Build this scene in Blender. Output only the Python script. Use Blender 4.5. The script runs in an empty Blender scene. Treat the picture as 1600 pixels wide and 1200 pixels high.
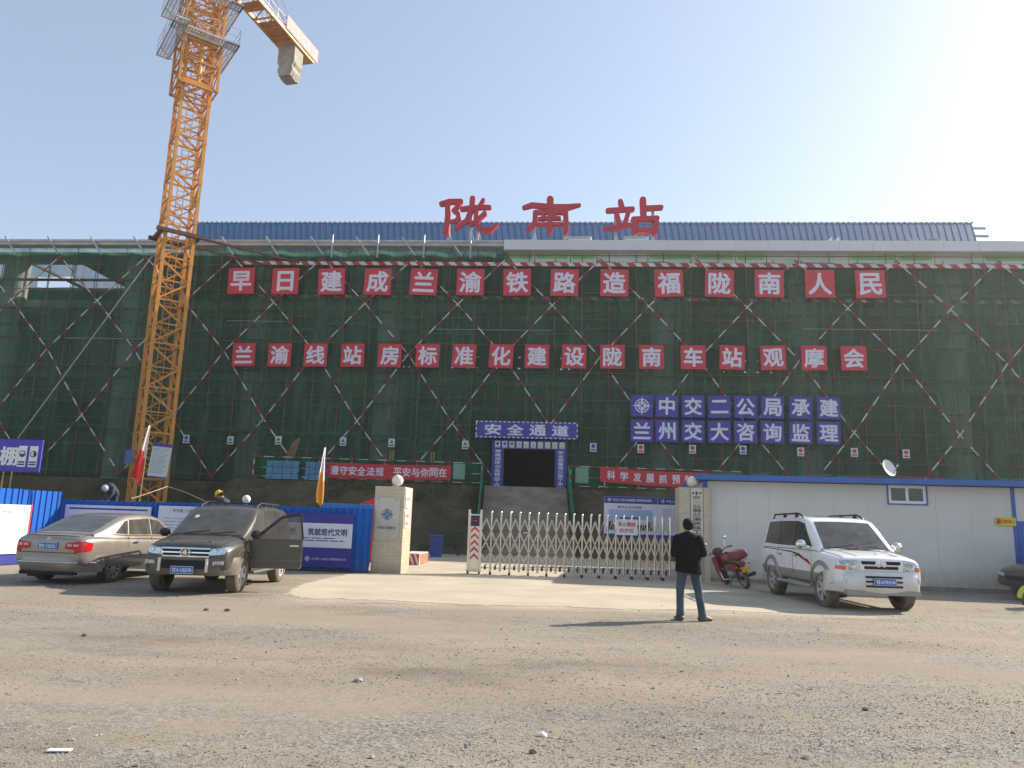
import bpy, bmesh, math, random
from mathutils import Vector as V, Matrix as M
from mathutils.bvhtree import BVHTree
from math import radians as R, sin, cos, pi
random.seed(7)
S = bpy.context.scene
COL = S.collection

# ---------------------------------------------------------------- camera
FPX, EYE = 1180.0, 1.6
PITCH, ROLL = math.atan(214.4 / FPX), 0.032
cF = V((0, cos(PITCH), sin(PITCH)))
cU0 = V((0, -sin(PITCH), cos(PITCH)))
cR = V((1, 0, 0)) * cos(ROLL) + cU0 * sin(ROLL)
cU = cU0 * cos(ROLL) - V((1, 0, 0)) * sin(ROLL)
cam = bpy.data.cameras.new('camera')
cam.sensor_width = 36.0
cam.lens = 36.0 * FPX / 1600.0
cam.clip_start, cam.clip_end = 0.1, 3000
camo = bpy.data.objects.new('camera', cam)
COL.objects.link(camo)
m3 = M((cR, cU, -cF)).transposed()
camo.matrix_world = M.Translation((0, 0, EYE)) @ m3.to_4x4()
S.camera = camo

# ---------------------------------------------------------------- sky, sun, exposure
SUN_EL, SUN_AZ = R(32), R(62)           # azimuth measured from +Y towards +X
w = bpy.data.worlds.new('World')
S.world = w
w.use_nodes = True
nt = w.node_tree
sky = nt.nodes.new('ShaderNodeTexSky')
sky.sky_type = 'NISHITA'
sky.sun_disc = False
sky.sun_elevation = SUN_EL
sky.sun_rotation = SUN_AZ
sky.altitude = 900
sky.air_density = 1.1
sky.dust_density = 2.0
sky.ozone_density = 1.6
bgn = nt.nodes['Background']
bgn.inputs['Strength'].default_value = 0.095
hs = nt.nodes.new('ShaderNodeHueSaturation')
hs.inputs['Saturation'].default_value = .8
nt.links.new(sky.outputs['Color'], hs.inputs['Color'])
hz = nt.nodes.new('ShaderNodeMix')          # hazy air: the clear sky veiled by an even pale blue
hz.data_type = 'RGBA'
hz.inputs['Factor'].default_value = .36
hz.inputs['B'].default_value = (2.2, 2.7, 3.5, 1)
nt.links.new(hs.outputs['Color'], hz.inputs['A'])
nt.links.new(hz.outputs['Result'], bgn.inputs['Color'])
sl = bpy.data.lights.new('sun', 'SUN')
sl.energy = 3.6
sl.angle = R(0.6)
sl.color = (1.0, 0.90, 0.76)
so = bpy.data.objects.new('sun', sl)
COL.objects.link(so)
sdir = V((cos(SUN_EL) * sin(SUN_AZ), cos(SUN_EL) * cos(SUN_AZ), sin(SUN_EL)))
so.location = sdir * 100
so.rotation_euler = sdir.to_track_quat('Z', 'Y').to_euler()
S.view_settings.view_transform = 'Standard'
S.view_settings.look = 'None'
S.view_settings.gamma = 1
S.view_settings.exposure = 1.28
S.cycles.transparent_max_bounces = 16
S.cycles.max_bounces = 8

# ---------------------------------------------------------------- helpers: survey of the site
def ray(px, py):
    return cF * FPX + cR * (px - 800) + cU * (600 - py)
CAM = V((0, 0, EYE))
def at(px, py, Y):
    d = ray(px, py); return CAM + d * (Y / d.y)
def gnd(px, py, z=0.0):
    d = ray(px, py); return CAM + d * ((z - EYE) / d.z)
FA = R(4.6)
FO = V((0, 47, 0))
FT, FN = V((cos(FA), -sin(FA), 0)), V((-sin(FA), -cos(FA), 0))
def fac(px, py, off=0.0):
    """facade coordinates (along the facade, height) of a sight line, off metres in front of the facade"""
    d = ray(px, py); q = FO + FN * off
    P = CAM + d * ((q - CAM).dot(FN) / d.dot(FN))
    return (P - FO).dot(FT), P.z
def facw(u, z, off=0.0):
    return FO + FT * u + FN * off + V((0, 0, z))

# ---------------------------------------------------------------- helpers: materials
def srgb(r, g, b):
    f = lambda c: (c / 255 / 12.92) if c / 255 <= .04045 else ((c / 255 + .055) / 1.055) ** 2.4
    return (f(r), f(g), f(b))
MATS = {}
def mat(name, col, rough=.6, metal=0.0, var=.18, scale=2.0, bump=0.0, bscale=60.0, coat=0.0, dust=0.0, spec=.5, dustcol=(.33, .26, .18)):
    if name in MATS: return MATS[name]
    m = bpy.data.materials.new(name); m.use_nodes = True
    t = m.node_tree; b = t.nodes['Principled BSDF']
    b.inputs['Roughness'].default_value = rough
    b.inputs['Metallic'].default_value = metal
    b.inputs['Specular IOR Level'].default_value = spec
    b.inputs['Coat Weight'].default_value = coat
    tc = t.nodes.new('ShaderNodeTexCoord')
    nz = t.nodes.new('ShaderNodeTexNoise'); nz.inputs['Scale'].default_value = scale; nz.inputs['Detail'].default_value = 6
    t.links.new(tc.outputs['Object'], nz.inputs['Vector'])
    rp = t.nodes.new('ShaderNodeValToRGB')
    rp.color_ramp.elements[0].position = .3; rp.color_ramp.elements[1].position = .7
    lo = [max(0, c * (1 - var)) for c in col]; hi = [min(1, c * (1 + var)) for c in col]
    rp.color_ramp.elements[0].color = (*lo, 1); rp.color_ramp.elements[1].color = (*hi, 1)
    t.links.new(nz.outputs['Fac'], rp.inputs['Fac'])
    out = rp.outputs['Color']
    if dust:
        n2 = t.nodes.new('ShaderNodeTexNoise'); n2.inputs['Scale'].default_value = scale * 2.7; n2.inputs['Detail'].default_value = 8
        t.links.new(tc.outputs['Object'], n2.inputs['Vector'])
        mr = t.nodes.new('ShaderNodeMapRange'); mr.inputs['From Min'].default_value = .35; mr.inputs['From Max'].default_value = .75
        mr.inputs['To Min'].default_value = dust * .5; mr.inputs['To Max'].default_value = min(1, dust * 1.5)
        t.links.new(n2.outputs['Fac'], mr.inputs['Value'])
        mx = t.nodes.new('ShaderNodeMix'); mx.data_type = 'RGBA'
        t.links.new(mr.outputs['Result'], mx.inputs['Factor']); t.links.new(out, mx.inputs['A'])
        mx.inputs['B'].default_value = (*dustcol, 1)
        out = mx.outputs['Result']
        ra = t.nodes.new('ShaderNodeMath'); ra.operation = 'MULTIPLY_ADD'
        ra.inputs[1].default_value = .6; ra.inputs[2].default_value = rough
        ra.use_clamp = True
        t.links.new(mr.outputs['Result'], ra.inputs[0]); t.links.new(ra.outputs[0], b.inputs['Roughness'])
    t.links.new(out, b.inputs['Base Color'])
    if bump:
        n3 = t.nodes.new('ShaderNodeTexNoise'); n3.inputs['Scale'].default_value = bscale; n3.inputs['Detail'].default_value = 5
        t.links.new(tc.outputs['Object'], n3.inputs['Vector'])
        bp = t.nodes.new('ShaderNodeBump'); bp.inputs['Strength'].default_value = bump; bp.inputs['Distance'].default_value = .02
        t.links.new(n3.outputs['Fac'], bp.inputs['Height']); t.links.new(bp.outputs['Normal'], b.inputs['Normal'])
    MATS[name] = m
    return m

# ---------------------------------------------------------------- helpers: meshes
class MB:
    def __init__(s): s.v = []; s.f = []; s.m = []; s.cur = 0; s.T = None
    def add(s, vs, fs, mi=None):
        n = len(s.v)
        for p in vs:
            p = V(p)
            s.v.append(s.T @ p if s.T else p)
        for f in fs:
            s.f.append([n + i for i in f]); s.m.append(s.cur if mi is None else mi)
        return s
    def box(s, x0, y0, z0, x1, y1, z1, mi=None):
        vs = [(x0, y0, z0), (x1, y0, z0), (x1, y1, z0), (x0, y1, z0), (x0, y0, z1), (x1, y0, z1), (x1, y1, z1), (x0, y1, z1)]
        return s.add(vs, [(0, 3, 2, 1), (4, 5, 6, 7), (0, 1, 5, 4), (1, 2, 6, 5), (2, 3, 7, 6), (3, 0, 4, 7)], mi)
    def frame_of(s, p, q):
        d = (V(q) - V(p)); L = d.length; d.normalize()
        a = V((0, 0, 1)) if abs(d.z) < .95 else V((0, 1, 0))
        x = d.cross(a).normalized(); y = x.cross(d)
        return d, x, y, L
    def bar(s, p, q, wx, wy=None, mi=None):
        wy = wx if wy is None else wy
        d, x, y, L = s.frame_of(p, q); p = V(p); q = V(q)
        c = [(-1, -1), (1, -1), (1, 1), (-1, 1)]
        vs = [p + x * (a * wx / 2) + y * (b * wy / 2) for a, b in c] + [q + x * (a * wx / 2) + y * (b * wy / 2) for a, b in c]
        return s.add(vs, [(3, 2, 1, 0), (4, 5, 6, 7), (0, 1, 5, 4), (1, 2, 6, 5), (2, 3, 7, 6), (3, 0, 4, 7)], mi)
    def tube(s, p, q, r, r2=None, n=8, mi=None, cap=True):
        r2 = r if r2 is None else r2
        d, x, y, L = s.frame_of(p, q); p = V(p); q = V(q)
        A = [2 * pi * i / n for i in range(n)]
        vs = [p + (x * cos(a) + y * sin(a)) * r for a in A] + [q + (x * cos(a) + y * sin(a)) * r2 for a in A]
        fs = [(i, (i + 1) % n, n + (i + 1) % n, n + i) for i in range(n)]
        if cap: fs += [tuple(range(n))[::-1], tuple(range(n, 2 * n))]
        return s.add(vs, fs, mi)
    def pipe(s, pts, r, n=8, mi=None):
        for a, b in zip(pts, pts[1:]): s.tube(a, b, r, None, n, mi)
        for a in pts[1:-1]: s.ball(a, r * 1.0, n, max(4, n // 2), mi)
        return s
    def lathe(s, prof, n=24, T=None, mi=None, closed=False):
        """profile of (radius, height) turned about the local z axis"""
        T = T or M.Identity(4); vs = []; fs = []; k = len(prof)
        for i in range(n):
            a = 2 * pi * i / n
            for r, z in prof: vs.append(T @ V((r * cos(a), r * sin(a), z)))
        for i in range(n):
            j = (i + 1) % n
            for q in range(k if closed else k - 1):
                q2 = (q + 1) % k
                fs.append((i * k + q, j * k + q, j * k + q2, i * k + q2))
        return s.add(vs, fs, mi)
    def ball(s, c, r, n=12, k=8, mi=None, sc=(1, 1, 1), T=None):
        vs = []; fs = []; c = V(c)
        for j in range(k + 1):
            th = pi * j / k
            for i in range(n):
                a = 2 * pi * i / n
                p = V((sin(th) * cos(a) * r * sc[0], sin(th) * sin(a) * r * sc[1], cos(th) * r * sc[2]))
                vs.append(c + (T @ p if T else p))
        for j in range(k):
            for i in range(n):
                fs.append((j * n + i, (j + 1) * n + i, (j + 1) * n + (i + 1) % n, j * n + (i + 1) % n))
        return s.add(vs, fs, mi)
    def prism(s, poly, y0, y1, mi=None, plane='xz'):
        k = len(poly)
        f = (lambda a, b, c: (a, c, b)) if plane == 'xz' else ((lambda a, b, c: (c, a, b)) if plane == 'yz' else (lambda a, b, c: (a, b, c)))
        vs = [f(a, b, y0) for a, b in poly] + [f(a, b, y1) for a, b in poly]
        fs = [tuple(range(k)), tuple(range(k, 2 * k))[::-1]] + [(i, k + i, k + (i + 1) % k, (i + 1) % k) for i in range(k)]
        return s.add(vs, fs, mi)
    def rings(s, rs, closed=True, caps=True, mi=None):
        k = len(rs[0]); vs = [p for r in rs for p in r]; fs = []
        for a in range(len(rs) - 1):
            for i in range(k if closed else k - 1):
                j = (i + 1) % k
                fs.append((a * k + i, a * k + j, (a + 1) * k + j, (a + 1) * k + i))
        if caps: fs += [tuple(range(k))[::-1], tuple((len(rs) - 1) * k + i for i in range(k))]
        return s.add(vs, fs, mi)
    def mesh(s, name, fix=True):
        me = bpy.data.meshes.new(name)
        me.from_pydata([tuple(p) for p in s.v], [], s.f)
        me.polygons.foreach_set('material_index', s.m)
        if fix:
            bm = bmesh.new(); bm.from_mesh(me); bmesh.ops.recalc_face_normals(bm, faces=bm.faces); bm.to_mesh(me); bm.free()
        me.update()
        return me
    def build(s, name, mats, parent=None, smooth=None, bevel=0, fix=True):
        me = s.mesh(name, fix)
        for m in (mats if isinstance(mats, (list, tuple)) else [mats]): me.materials.append(m)
        if smooth:
            me.polygons.foreach_set('use_smooth', [True] * len(me.polygons)); me.set_sharp_from_angle(angle=R(smooth))
        o = bpy.data.objects.new(name, me); COL.objects.link(o)
        if parent: o.parent = parent
        if bevel:
            b = o.modifiers.new('edge', 'BEVEL'); b.width = bevel; b.segments = 2; b.limit_method = 'ANGLE'
        return o

def tag(o, label=None, cat=None, group=None, kind=None):
    if label: o['label'] = label
    if cat: o['category'] = cat
    if group: o['group'] = group
    if kind: o['kind'] = kind
    return o
def thing(name, label, cat, loc=(0, 0, 0), rz=0.0, group=None):
    o = bpy.data.objects.new(name, None); COL.objects.link(o)
    o.location = loc; o.rotation_euler = (0, 0, rz); o.empty_display_size = .2
    return tag(o, label, cat, group)
def copy_tree(o, parent=None):
    c = o.copy(); COL.objects.link(c)
    if parent: c.parent = parent
    for ch in list(o.children): copy_tree(ch, c)
    return c
def bake(o):
    """apply an object's modifiers to its mesh"""
    dg = bpy.context.evaluated_depsgraph_get(); dg.update()
    me = bpy.data.meshes.new_from_object(o.evaluated_get(dg))
    o.modifiers.clear(); old = o.data; o.data = me; bpy.data.meshes.remove(old)
    return o

TXT = {}
def text_geo(s, bold=0.0):
    """flat outline geometry of a string, one unit high, centred on its own bounds"""
    k = (s, bold)
    if k in TXT: return TXT[k]
    cu = bpy.data.curves.new('t', 'FONT'); cu.body = s; cu.size = 1; cu.resolution_u = 3; cu.fill_mode = 'FRONT'
    cu.space_line = 1.1
    cu.align_x = 'CENTER'
    o = bpy.data.objects.new('t', cu); COL.objects.link(o)
    dg = bpy.context.evaluated_depsgraph_get(); dg.update()
    me = bpy.data.meshes.new_from_object(o.evaluated_get(dg))
    vs = [v.co.copy() for v in me.vertices]; fs = [list(p.vertices) for p in me.polygons]
    bpy.data.objects.remove(o); bpy.data.curves.remove(cu); bpy.data.meshes.remove(me)
    if vs:
        x0, x1 = min(v.x for v in vs), max(v.x for v in vs); y0, y1 = min(v.y for v in vs), max(v.y for v in vs)
        for v in vs: v.x -= (x0 + x1) / 2; v.y -= (y0 + y1) / 2
        if bold:                                     # heavier strokes: the glyph laid over itself, each layer a little deeper
            bv, bf = list(vs), list(fs); n = len(bv); vs, fs = [], []
            for q, (dx, dy) in enumerate(((0, 0), (1, 0), (-1, 0), (0, 1), (0, -1), (.7, .7), (-.7, .7), (.7, -.7), (-.7, -.7))):
                fs += [[i + len(vs) for i in f] for f in bf]
                vs += [V((v.x + dx * bold, v.y + dy * bold, q)) for v in bv]
            x0 -= bold; x1 += bold; y0 -= bold; y1 += bold
        TXT[k] = (vs, fs, x1 - x0, y1 - y0)
    else: TXT[k] = ([], [], 1, 1)
    return TXT[k]
def put_text(mb, s, cx, y, cz, h=None, w=None, bold=.02, T=None, mi=None):
    """write a string on a board that faces local -y; h or w (or both) fix its size"""
    vs, fs, tw, th = text_geo(s, bold)
    kx = (w / tw) if w else (h / th); kz = (h / th) if h else kx
    pts = [V((cx + v.x * kx, y + v.z * .0004, cz + v.y * kz)) for v in vs]
    if T: pts = [T @ p for p in pts]
    mb.add(pts, fs, mi)
def stroke_poly(pts, ws):
    """outline of a brush stroke through pts with half widths ws"""
    P = [V((a, b)) for a, b in pts]; n = len(P); L = []; Rr = []
    for i in range(n):
        d = (P[min(i + 1, n - 1)] - P[max(i - 1, 0)]).normalized(); nn = V((-d.y, d.x))
        L.append(P[i] + nn * ws[i]); Rr.append(P[i] - nn * ws[i])
    d0 = (P[0] - P[1]).normalized(); d1 = (P[-1] - P[-2]).normalized()
    def cap(c, d, r):
        a0 = math.atan2(d.y, d.x); return [c + V((cos(a0 + t), sin(a0 + t))) * r for t in (-1.0, -.5, 0, .5, 1.0)]
    return [tuple(p) for p in L + cap(P[-1], d1, ws[-1])[::-1] + Rr[::-1] + cap(P[0], d0, ws[0])[::-1]]
# ================================================================ setting
def node_ground(name, concrete=False):
    m = bpy.data.materials.new(name); m.use_nodes = True
    t = m.node_tree; b = t.nodes['Principled BSDF']; N = t.nodes.new; L = t.links.new
    b.inputs['Roughness'].default_value = .95; b.inputs['Specular IOR Level'].default_value = .15
    tc = N('ShaderNodeTexCoord')
    def noise(scale, det=6, sx=1, sy=1, rough=.55, off=0):
        mp = N('ShaderNodeMapping'); mp.inputs['Scale'].default_value = (sx, sy, 1); mp.inputs['Location'].default_value = (off, off * .7, 0)
        mp.inputs['Rotation'].default_value = (0, 0, R(-7))
        L(tc.outputs['Object'], mp.inputs['Vector'])
        n = N('ShaderNodeTexNoise'); n.inputs['Scale'].default_value = scale; n.inputs['Detail'].default_value = det; n.inputs['Roughness'].default_value = rough
        L(mp.outputs['Vector'], n.inputs['Vector']); return n.outputs['Fac']
    def ramp(src, a, c, lo=(0, 0, 0), hi=(1, 1, 1)):
        r = N('ShaderNodeValToRGB'); r.color_ramp.elements[0].position = a; r.color_ramp.elements[1].position = c
        r.color_ramp.elements[0].color = (*lo, 1); r.color_ramp.elements[1].color = (*hi, 1); L(src, r.inputs['Fac']); return r.outputs['Color']
    def mix(f, a, c, mode='MIX'):
        x = N('ShaderNodeMix'); x.data_type = 'RGBA'; x.blend_type = mode
        for sock, v in ((x.inputs['Factor'], f), (x.inputs['A'], a), (x.inputs['B'], c)):
            if isinstance(v, (float, int)): sock.default_value = v
            elif isinstance(v, tuple): sock.default_value = (*v, 1)
            else: L(v, sock)
        return x.outputs['Result']
    if concrete:
        base = ramp(noise(.7, 8), .3, .72, (.42, .365, .275), (.56, .49, .375))
        base = mix(ramp(noise(.35, 6, .3, 1, off=3), .52, .78), base, (.33, .275, .20))
        base = mix(ramp(noise(60, 3), .35, .7), base, mix(.75, (.2, .17, .13), base))
        bump_src = noise(45, 5); st = .25
    else:
        dust = ramp(noise(.45, 8, .5, 1.2), .3, .7, (.275, .228, .170), (.395, .336, .256))
        vo = N('ShaderNodeTexVoronoi'); vo.inputs['Scale'].default_value = 42
        L(tc.outputs['Object'], vo.inputs['Vector'])
        sep = N('ShaderNodeSeparateColor'); L(vo.outputs['Color'], sep.inputs['Color'])
        grav = ramp(sep.outputs['Red'], .0, 1.0, (.10, .094, .085), (.39, .372, .338))
        pa = ramp(noise(.36, 8, .4, 1.25, .62, 11), .42, .58)
        pb = ramp(noise(1.6, 6, .4, 1.3, .6, 4), .35, .68)
        msk = mix(1.0, pa, pb, 'MULTIPLY')
        msk2 = mix(ramp(noise(9, 4), .42, .6), msk, mix(.55, msk, (1, 1, 1)))
        msk3 = mix(.5, msk, msk2)
        base = mix(msk3, dust, grav)
        trk = ramp(noise(.9, 7, .3, 1.3, .6, 21), .5, .68)
        base = mix(mix(.45, (0, 0, 0), trk), base, (.37, .315, .24))
        drk = ramp(noise(.55, 9, .55, 1.0, .66, 33), .54, .72)
        base = mix(mix(.7, (0, 0, 0), drk), base, (.15, .122, .092))
        base = mix(1.0, base, ramp(noise(95, 4, rough=.7), .3, .7, (.52, .52, .52), (1.28, 1.28, 1.28)), 'MULTIPLY')
        # dust carried off the apron fades into the gravel
        sep2 = N('ShaderNodeSeparateXYZ'); L(tc.outputs['Object'], sep2.inputs[0])
        def mrange(src, a, c, lo, hi):
            r = N('ShaderNodeMapRange'); r.interpolation_type = 'SMOOTHSTEP'
            for k_, v_ in zip(('From Min', 'From Max', 'To Min', 'To Max'), (a, c, lo, hi)): r.inputs[k_].default_value = v_
            L(src, r.inputs['Value']); return r.outputs['Result']
        def mul(a, c):
            x = N('ShaderNodeMath'); x.operation = 'MULTIPLY'; L(a, x.inputs[0]); L(c, x.inputs[1]); return x.outputs[0]
        f1 = mul(mrange(sep2.outputs['Y'], 13.9, 15.5, 0, 1), mul(mrange(sep2.outputs['X'], -5.2, -3.2, 0, 1), mrange(sep2.outputs['X'], 6.0, 9.5, 1, 0)))
        f1 = mul(f1, mrange(noise(1.3, 6, .5, 1.2, off=8), .3, .62, .1, 1))
        base = mix(f1, base, (.49, .425, .32))
        bump_src = noise(70, 6, rough=.75); st = .45
    L(base, b.inputs['Base Color'])
    bp = N('ShaderNodeBump'); bp.inputs['Strength'].default_value = st; bp.inputs['Distance'].default_value = .03
    L(bump_src, bp.inputs['Height']); L(bp.outputs['Normal'], b.inputs['Normal'])
    return m
M_GROUND = node_ground('dusty_gravel'); M_APRON = node_ground('dusty_concrete', True)
M_SOIL = mat('bank_soil', (.088, .064, .034), .95, var=.6, scale=.9, dust=.45, dustcol=(.035, .042, .014), bump=.8, bscale=9)
M_CONC = mat('raw_concrete', (.34, .325, .30), .9, var=.2, scale=1.0, bump=.2)
M_STEP = mat('stair_concrete', (.30, .26, .205), .9, var=.25, scale=1.6, bump=.2)
M_WHITE = mat('white_paint', (.78, .78, .76), .55, var=.05)
M_OFFW = mat('white_panel', (.70, .71, .70), .5, var=.07, scale=.6)
M_RED = mat('red_paint', (.55, .03, .035), .6, var=.12)
M_BLACK = mat('black_plastic', (.015, .015, .016), .5, var=.2)
M_STEEL = mat('bare_steel', (.55, .54, .52), .3, 1.0, var=.15)
M_RUST = mat('rusty_tube', (.17, .09, .042), .75, var=.5, scale=1.2)
M_GALV = mat('galvanised', (.42, .43, .44), .5, .6, var=.2)

random.seed(3)
mb = MB(); mb.add([(-600, -300, 0), (600, -300, 0), (600, 900, 0), (-600, 900, 0)], [(0, 1, 2, 3)])
tag(mb.build('ground', M_GROUND), kind='structure')

# concrete apron in front of the gate and the site road behind it
edge = [(-4.3, 22.45), (-4.6, 20.2), (-4.75, 18.0), (-4.5, 15.9), (-3.9, 15.25), (-2.6, 15.3), (-.8, 15.0), (1.0, 15.2), (2.6, 15.1), (3.9, 15.5), (5.2, 15.3), (6.4, 15.9), (7.0, 16.6)]
jag = []
for (x0, y0), (x1, y1) in zip(edge, edge[1:]):
    for k in range(9):
        f = k / 9; jag.append((x0 + (x1 - x0) * f + random.uniform(-.07, .07), y0 + (y1 - y0) * f + random.uniform(-.11, .11)))
poly = jag + [(7.0, 16.6), (6.6, 19.5), (6.2, 22.6), (6.2, 26), (8, 36.5), (-14, 36.5), (-14, 26), (-4.3, 26)]
mb = MB(); mb.prism(poly, -.2, .006, plane='xy')
tag(mb.build('pavement', M_APRON), kind='structure')

# embankment and terrace
def facY(x): return 47 - math.tan(FA) * x
TZ = 3.45
def bank_edges(x):
    s = min(1, max(0, (x + 18.0) / 4.0)); s = s * s * (3 - 2 * s)
    return 45.2 + (36.4 - 45.2) * s, 46.4 + (41.0 - 46.4) * s     # foot, brow
mb = MB(); NX, NY = 160, 26; vs = []; fs = []
rb = random.Random(5)
for i in range(NX + 1):
    x = -48 + 96 * i / NX
    f, t = bank_edges(x)
    for j in range(NY + 1):
        v = j / NY
        if v < .7: u = v / .7; y = f - .8 + (t - f + .8) * u; z = -.25 + (TZ + .25) * max(0, u) ** .95
        else: u = (v - .7) / .3; y = t + (facY(x) + 16 - t) * u; z = TZ
        if -1.5 < x < 3.3 and v <= .72: z -= .45
        elif 0 < v < .69: z += rb.uniform(-.10, .10); y += rb.uniform(-.05, .05)
        vs.append((x, y, z))
for i in range(NX):
    for j in range(NY):
        a = i * (NY + 1) + j; fs.append((a, a + NY + 1, a + NY + 2, a + 1))
mb.add(vs, fs)
tag(mb.build('embankment_terrain', M_SOIL, smooth=60), kind='structure')

M_GRASS = mat('dry_grass', (.075, .085, .026), .9, var=.55, scale=.8)
mb = MB(); rg = random.Random(11)
for _ in range(26000):
    x = rg.uniform(-15.5, 16)
    if -1.7 < x < 3.5: continue
    f, t = bank_edges(x); u = rg.random() ** .6; y = f + (t - f) * u; z = TZ * u ** .95 - .03
    if sin(x * 1.3) + sin(x * .47 + 2 + y) + sin(y * 2.1) < rg.uniform(-1.4, 1.6): continue
    h = rg.uniform(.08, .28); a = rg.uniform(0, 2 * pi); wv = .03 * rg.uniform(.5, 1.4)
    lx, ly = rg.uniform(-.1, .1), rg.uniform(-.12, .06)
    mb.add([(x - cos(a) * wv, y - sin(a) * wv, z), (x + cos(a) * wv, y + sin(a) * wv, z), (x + lx, y + ly, z + h)], [(0, 1, 2)])
tag(mb.build('grass', M_GRASS, fix=False), 'dry brown green grass tufts on the earth bank', 'grass', kind='stuff')

# pebbles strewn over the gravel yard
M_PEB = mat('grey_pebble', (.27, .255, .23), .85, var=.6, scale=3.0)
mb = MB(); rp = random.Random(23)
octf = [(0, 1, 2), (0, 2, 3), (0, 3, 4), (0, 4, 1), (5, 2, 1), (5, 3, 2), (5, 4, 3), (5, 1, 4)]
cnt = 0
while cnt < 75000:
    y = 4.6 + 15 * rp.random() ** 2.0; x = rp.uniform(-.72, .72) * y
    dens = .5 + .5 * sin(x * .55 + 1.3 * sin(y * .5)) * sin(y * 1.15 + .6 * sin(x * .7 + 2)) + rp.uniform(-.35, .35)
    if dens < .50: continue
    if y > 15.4 and -4.6 < x < 6.3 and rp.random() < .93: continue
    cnt += 1
    s = rp.choice((.004, .005, .006, .008, .010)) * rp.uniform(.7, 1.3)
    if rp.random() < .025: s *= rp.uniform(1.5, 2.6)
    a = rp.uniform(0, 6.28); ca, sa = cos(a) * s, sin(a) * s; e = rp.uniform(.6, 1)
    z = s * .15
    vs = [(x + s * .2, y, z + s * rp.uniform(.25, .6)), (x + ca, y + sa, z), (x - sa * e, y + ca * e, z + s * .1), (x - ca, y - sa, z), (x + sa * e, y - ca * e, z + s * .1), (x, y, z - s * .5)]
    mb.add(vs, octf)
tag(mb.build('gravel', M_PEB, fix=False), 'loose grey pebbles strewn over the dusty yard', 'gravel', kind='stuff')
# a few larger stones, and litter
def stone(name, x, y, r, m, label, cat, seed, sc=(1, .8, .6)):
    rs = random.Random(seed); b = MB(); b.ball((0, 0, 0), r, 9, 6, sc=sc)
    b.v = [v * rs.uniform(.82, 1.15) for v in b.v]
    o = b.build(name, m); o.location = (x, y, r * sc[2] * .55); return tag(o, label, cat)
stone('litter_lump', .32, 6.13, .035, M_WHITE, 'white crumpled lump lying on the gravel in front of the gate', 'litter', 1)
mb = MB(); mb.prism([(-.075, -.02), (.07, -.024), (.075, .018), (-.07, .022)], 0, .006, plane='xy')
o = mb.build('paper_scrap', M_WHITE); o.location = (-2.92, 5.38, .012); o.rotation_euler = (0.05, 0, .12)
tag(o, 'small white paper strip lying on the gravel at the lower left', 'litter')
dk = mat('dark_stone', (.13, .108, .085), .9)
for i, (px, py, r, lb) in enumerate([(832, 1177, .03, 'small dark stone on the gravel below the white lump'), (355, 955, .05, 'dark clod on the ground in front of the grey off-roader'), (322, 954, .045, 'dark clod on the ground left of another, below the off-roader'),
                                     (132, 994, .035, 'dark stone on bare dust below the parked sedan'), (1352, 1110, .03, 'dark stone on the gravel at the lower right'), (560, 1065, .045, 'pale grey stone lump in the gravel patch at centre left')]):
    p = gnd(px, py); stone('stone', p.x, p.y, r, dk if i != 5 else M_CONC, lb, 'stone', 40 + i)

# ---------------------------------------------------------------- station building (facade coordinates: x along, y into the building)
st = thing('station_building', 'large unfinished railway station with blue metal roof and white parapet behind green netting', 'building', FO, -FA)
M_DARKC = mat('dark_concrete', (.16, .15, .135), .9, var=.25, scale=.5)  # dark grey-brown concrete of the back wall and roof slab
mb = MB()
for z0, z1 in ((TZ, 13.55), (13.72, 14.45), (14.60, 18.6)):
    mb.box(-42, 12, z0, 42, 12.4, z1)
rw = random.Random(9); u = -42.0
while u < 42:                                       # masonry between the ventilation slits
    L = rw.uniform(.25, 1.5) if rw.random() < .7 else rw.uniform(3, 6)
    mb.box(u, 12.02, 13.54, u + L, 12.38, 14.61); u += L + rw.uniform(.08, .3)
mb.box(-42, 3, TZ, -41.6, 12, 18.6); mb.box(41.6, .6, TZ, 42, 12, 18.6)  # right end wall added out of view to keep sun off the netting
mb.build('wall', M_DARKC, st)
M_COLW = mat('column_render', (.45, .45, .43), .8, var=.12, scale=.6)
for k in range(9):
    b = MB(); u = -26.6 + 9.05 * k - 9.05
    if abs(u - .9) < 2: continue
    b.tube((u, 1.75, TZ), (u, 1.75, 18.6), .8, .8, 20)
    b.build('column', M_COLW, st, smooth=40)
M_FLOORC = mat('slab_edge', (.24, .23, .21), .9)
mb = MB()
mb.box(-42, 2.2, 10.4, 42, 3.0, 10.9); mb.box(-42, 6, 9.3, 42, 12, 9.6); mb.box(-42, 3.2, 15.6, 42, 3.7, 16.3)
mb.build('floor_beam', M_FLOORC, st)
# roof slab with one open bay over the left end
hcs = [gnd(a_, b_, 18.6) for a_ in (46, 130) for b_ in (414, 454)]
loc = lambda P: ((P - FO).dot(FT), -(P - FO).dot(FN))
hl_ = [loc(q) for q in hcs]
hx0, hx1, hy0, hy1 = min(q[0] for q in hl_), max(q[0] for q in hl_), min(q[1] for q in hl_), max(q[1] for q in hl_)
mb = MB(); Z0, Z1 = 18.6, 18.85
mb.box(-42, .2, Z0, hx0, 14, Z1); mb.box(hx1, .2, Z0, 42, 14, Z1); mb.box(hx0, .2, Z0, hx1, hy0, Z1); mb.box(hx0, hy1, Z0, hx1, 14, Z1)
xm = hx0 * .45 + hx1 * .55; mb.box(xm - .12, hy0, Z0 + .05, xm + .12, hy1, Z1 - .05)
mb.build('roof_slab', M_DARKC, st)
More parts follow.
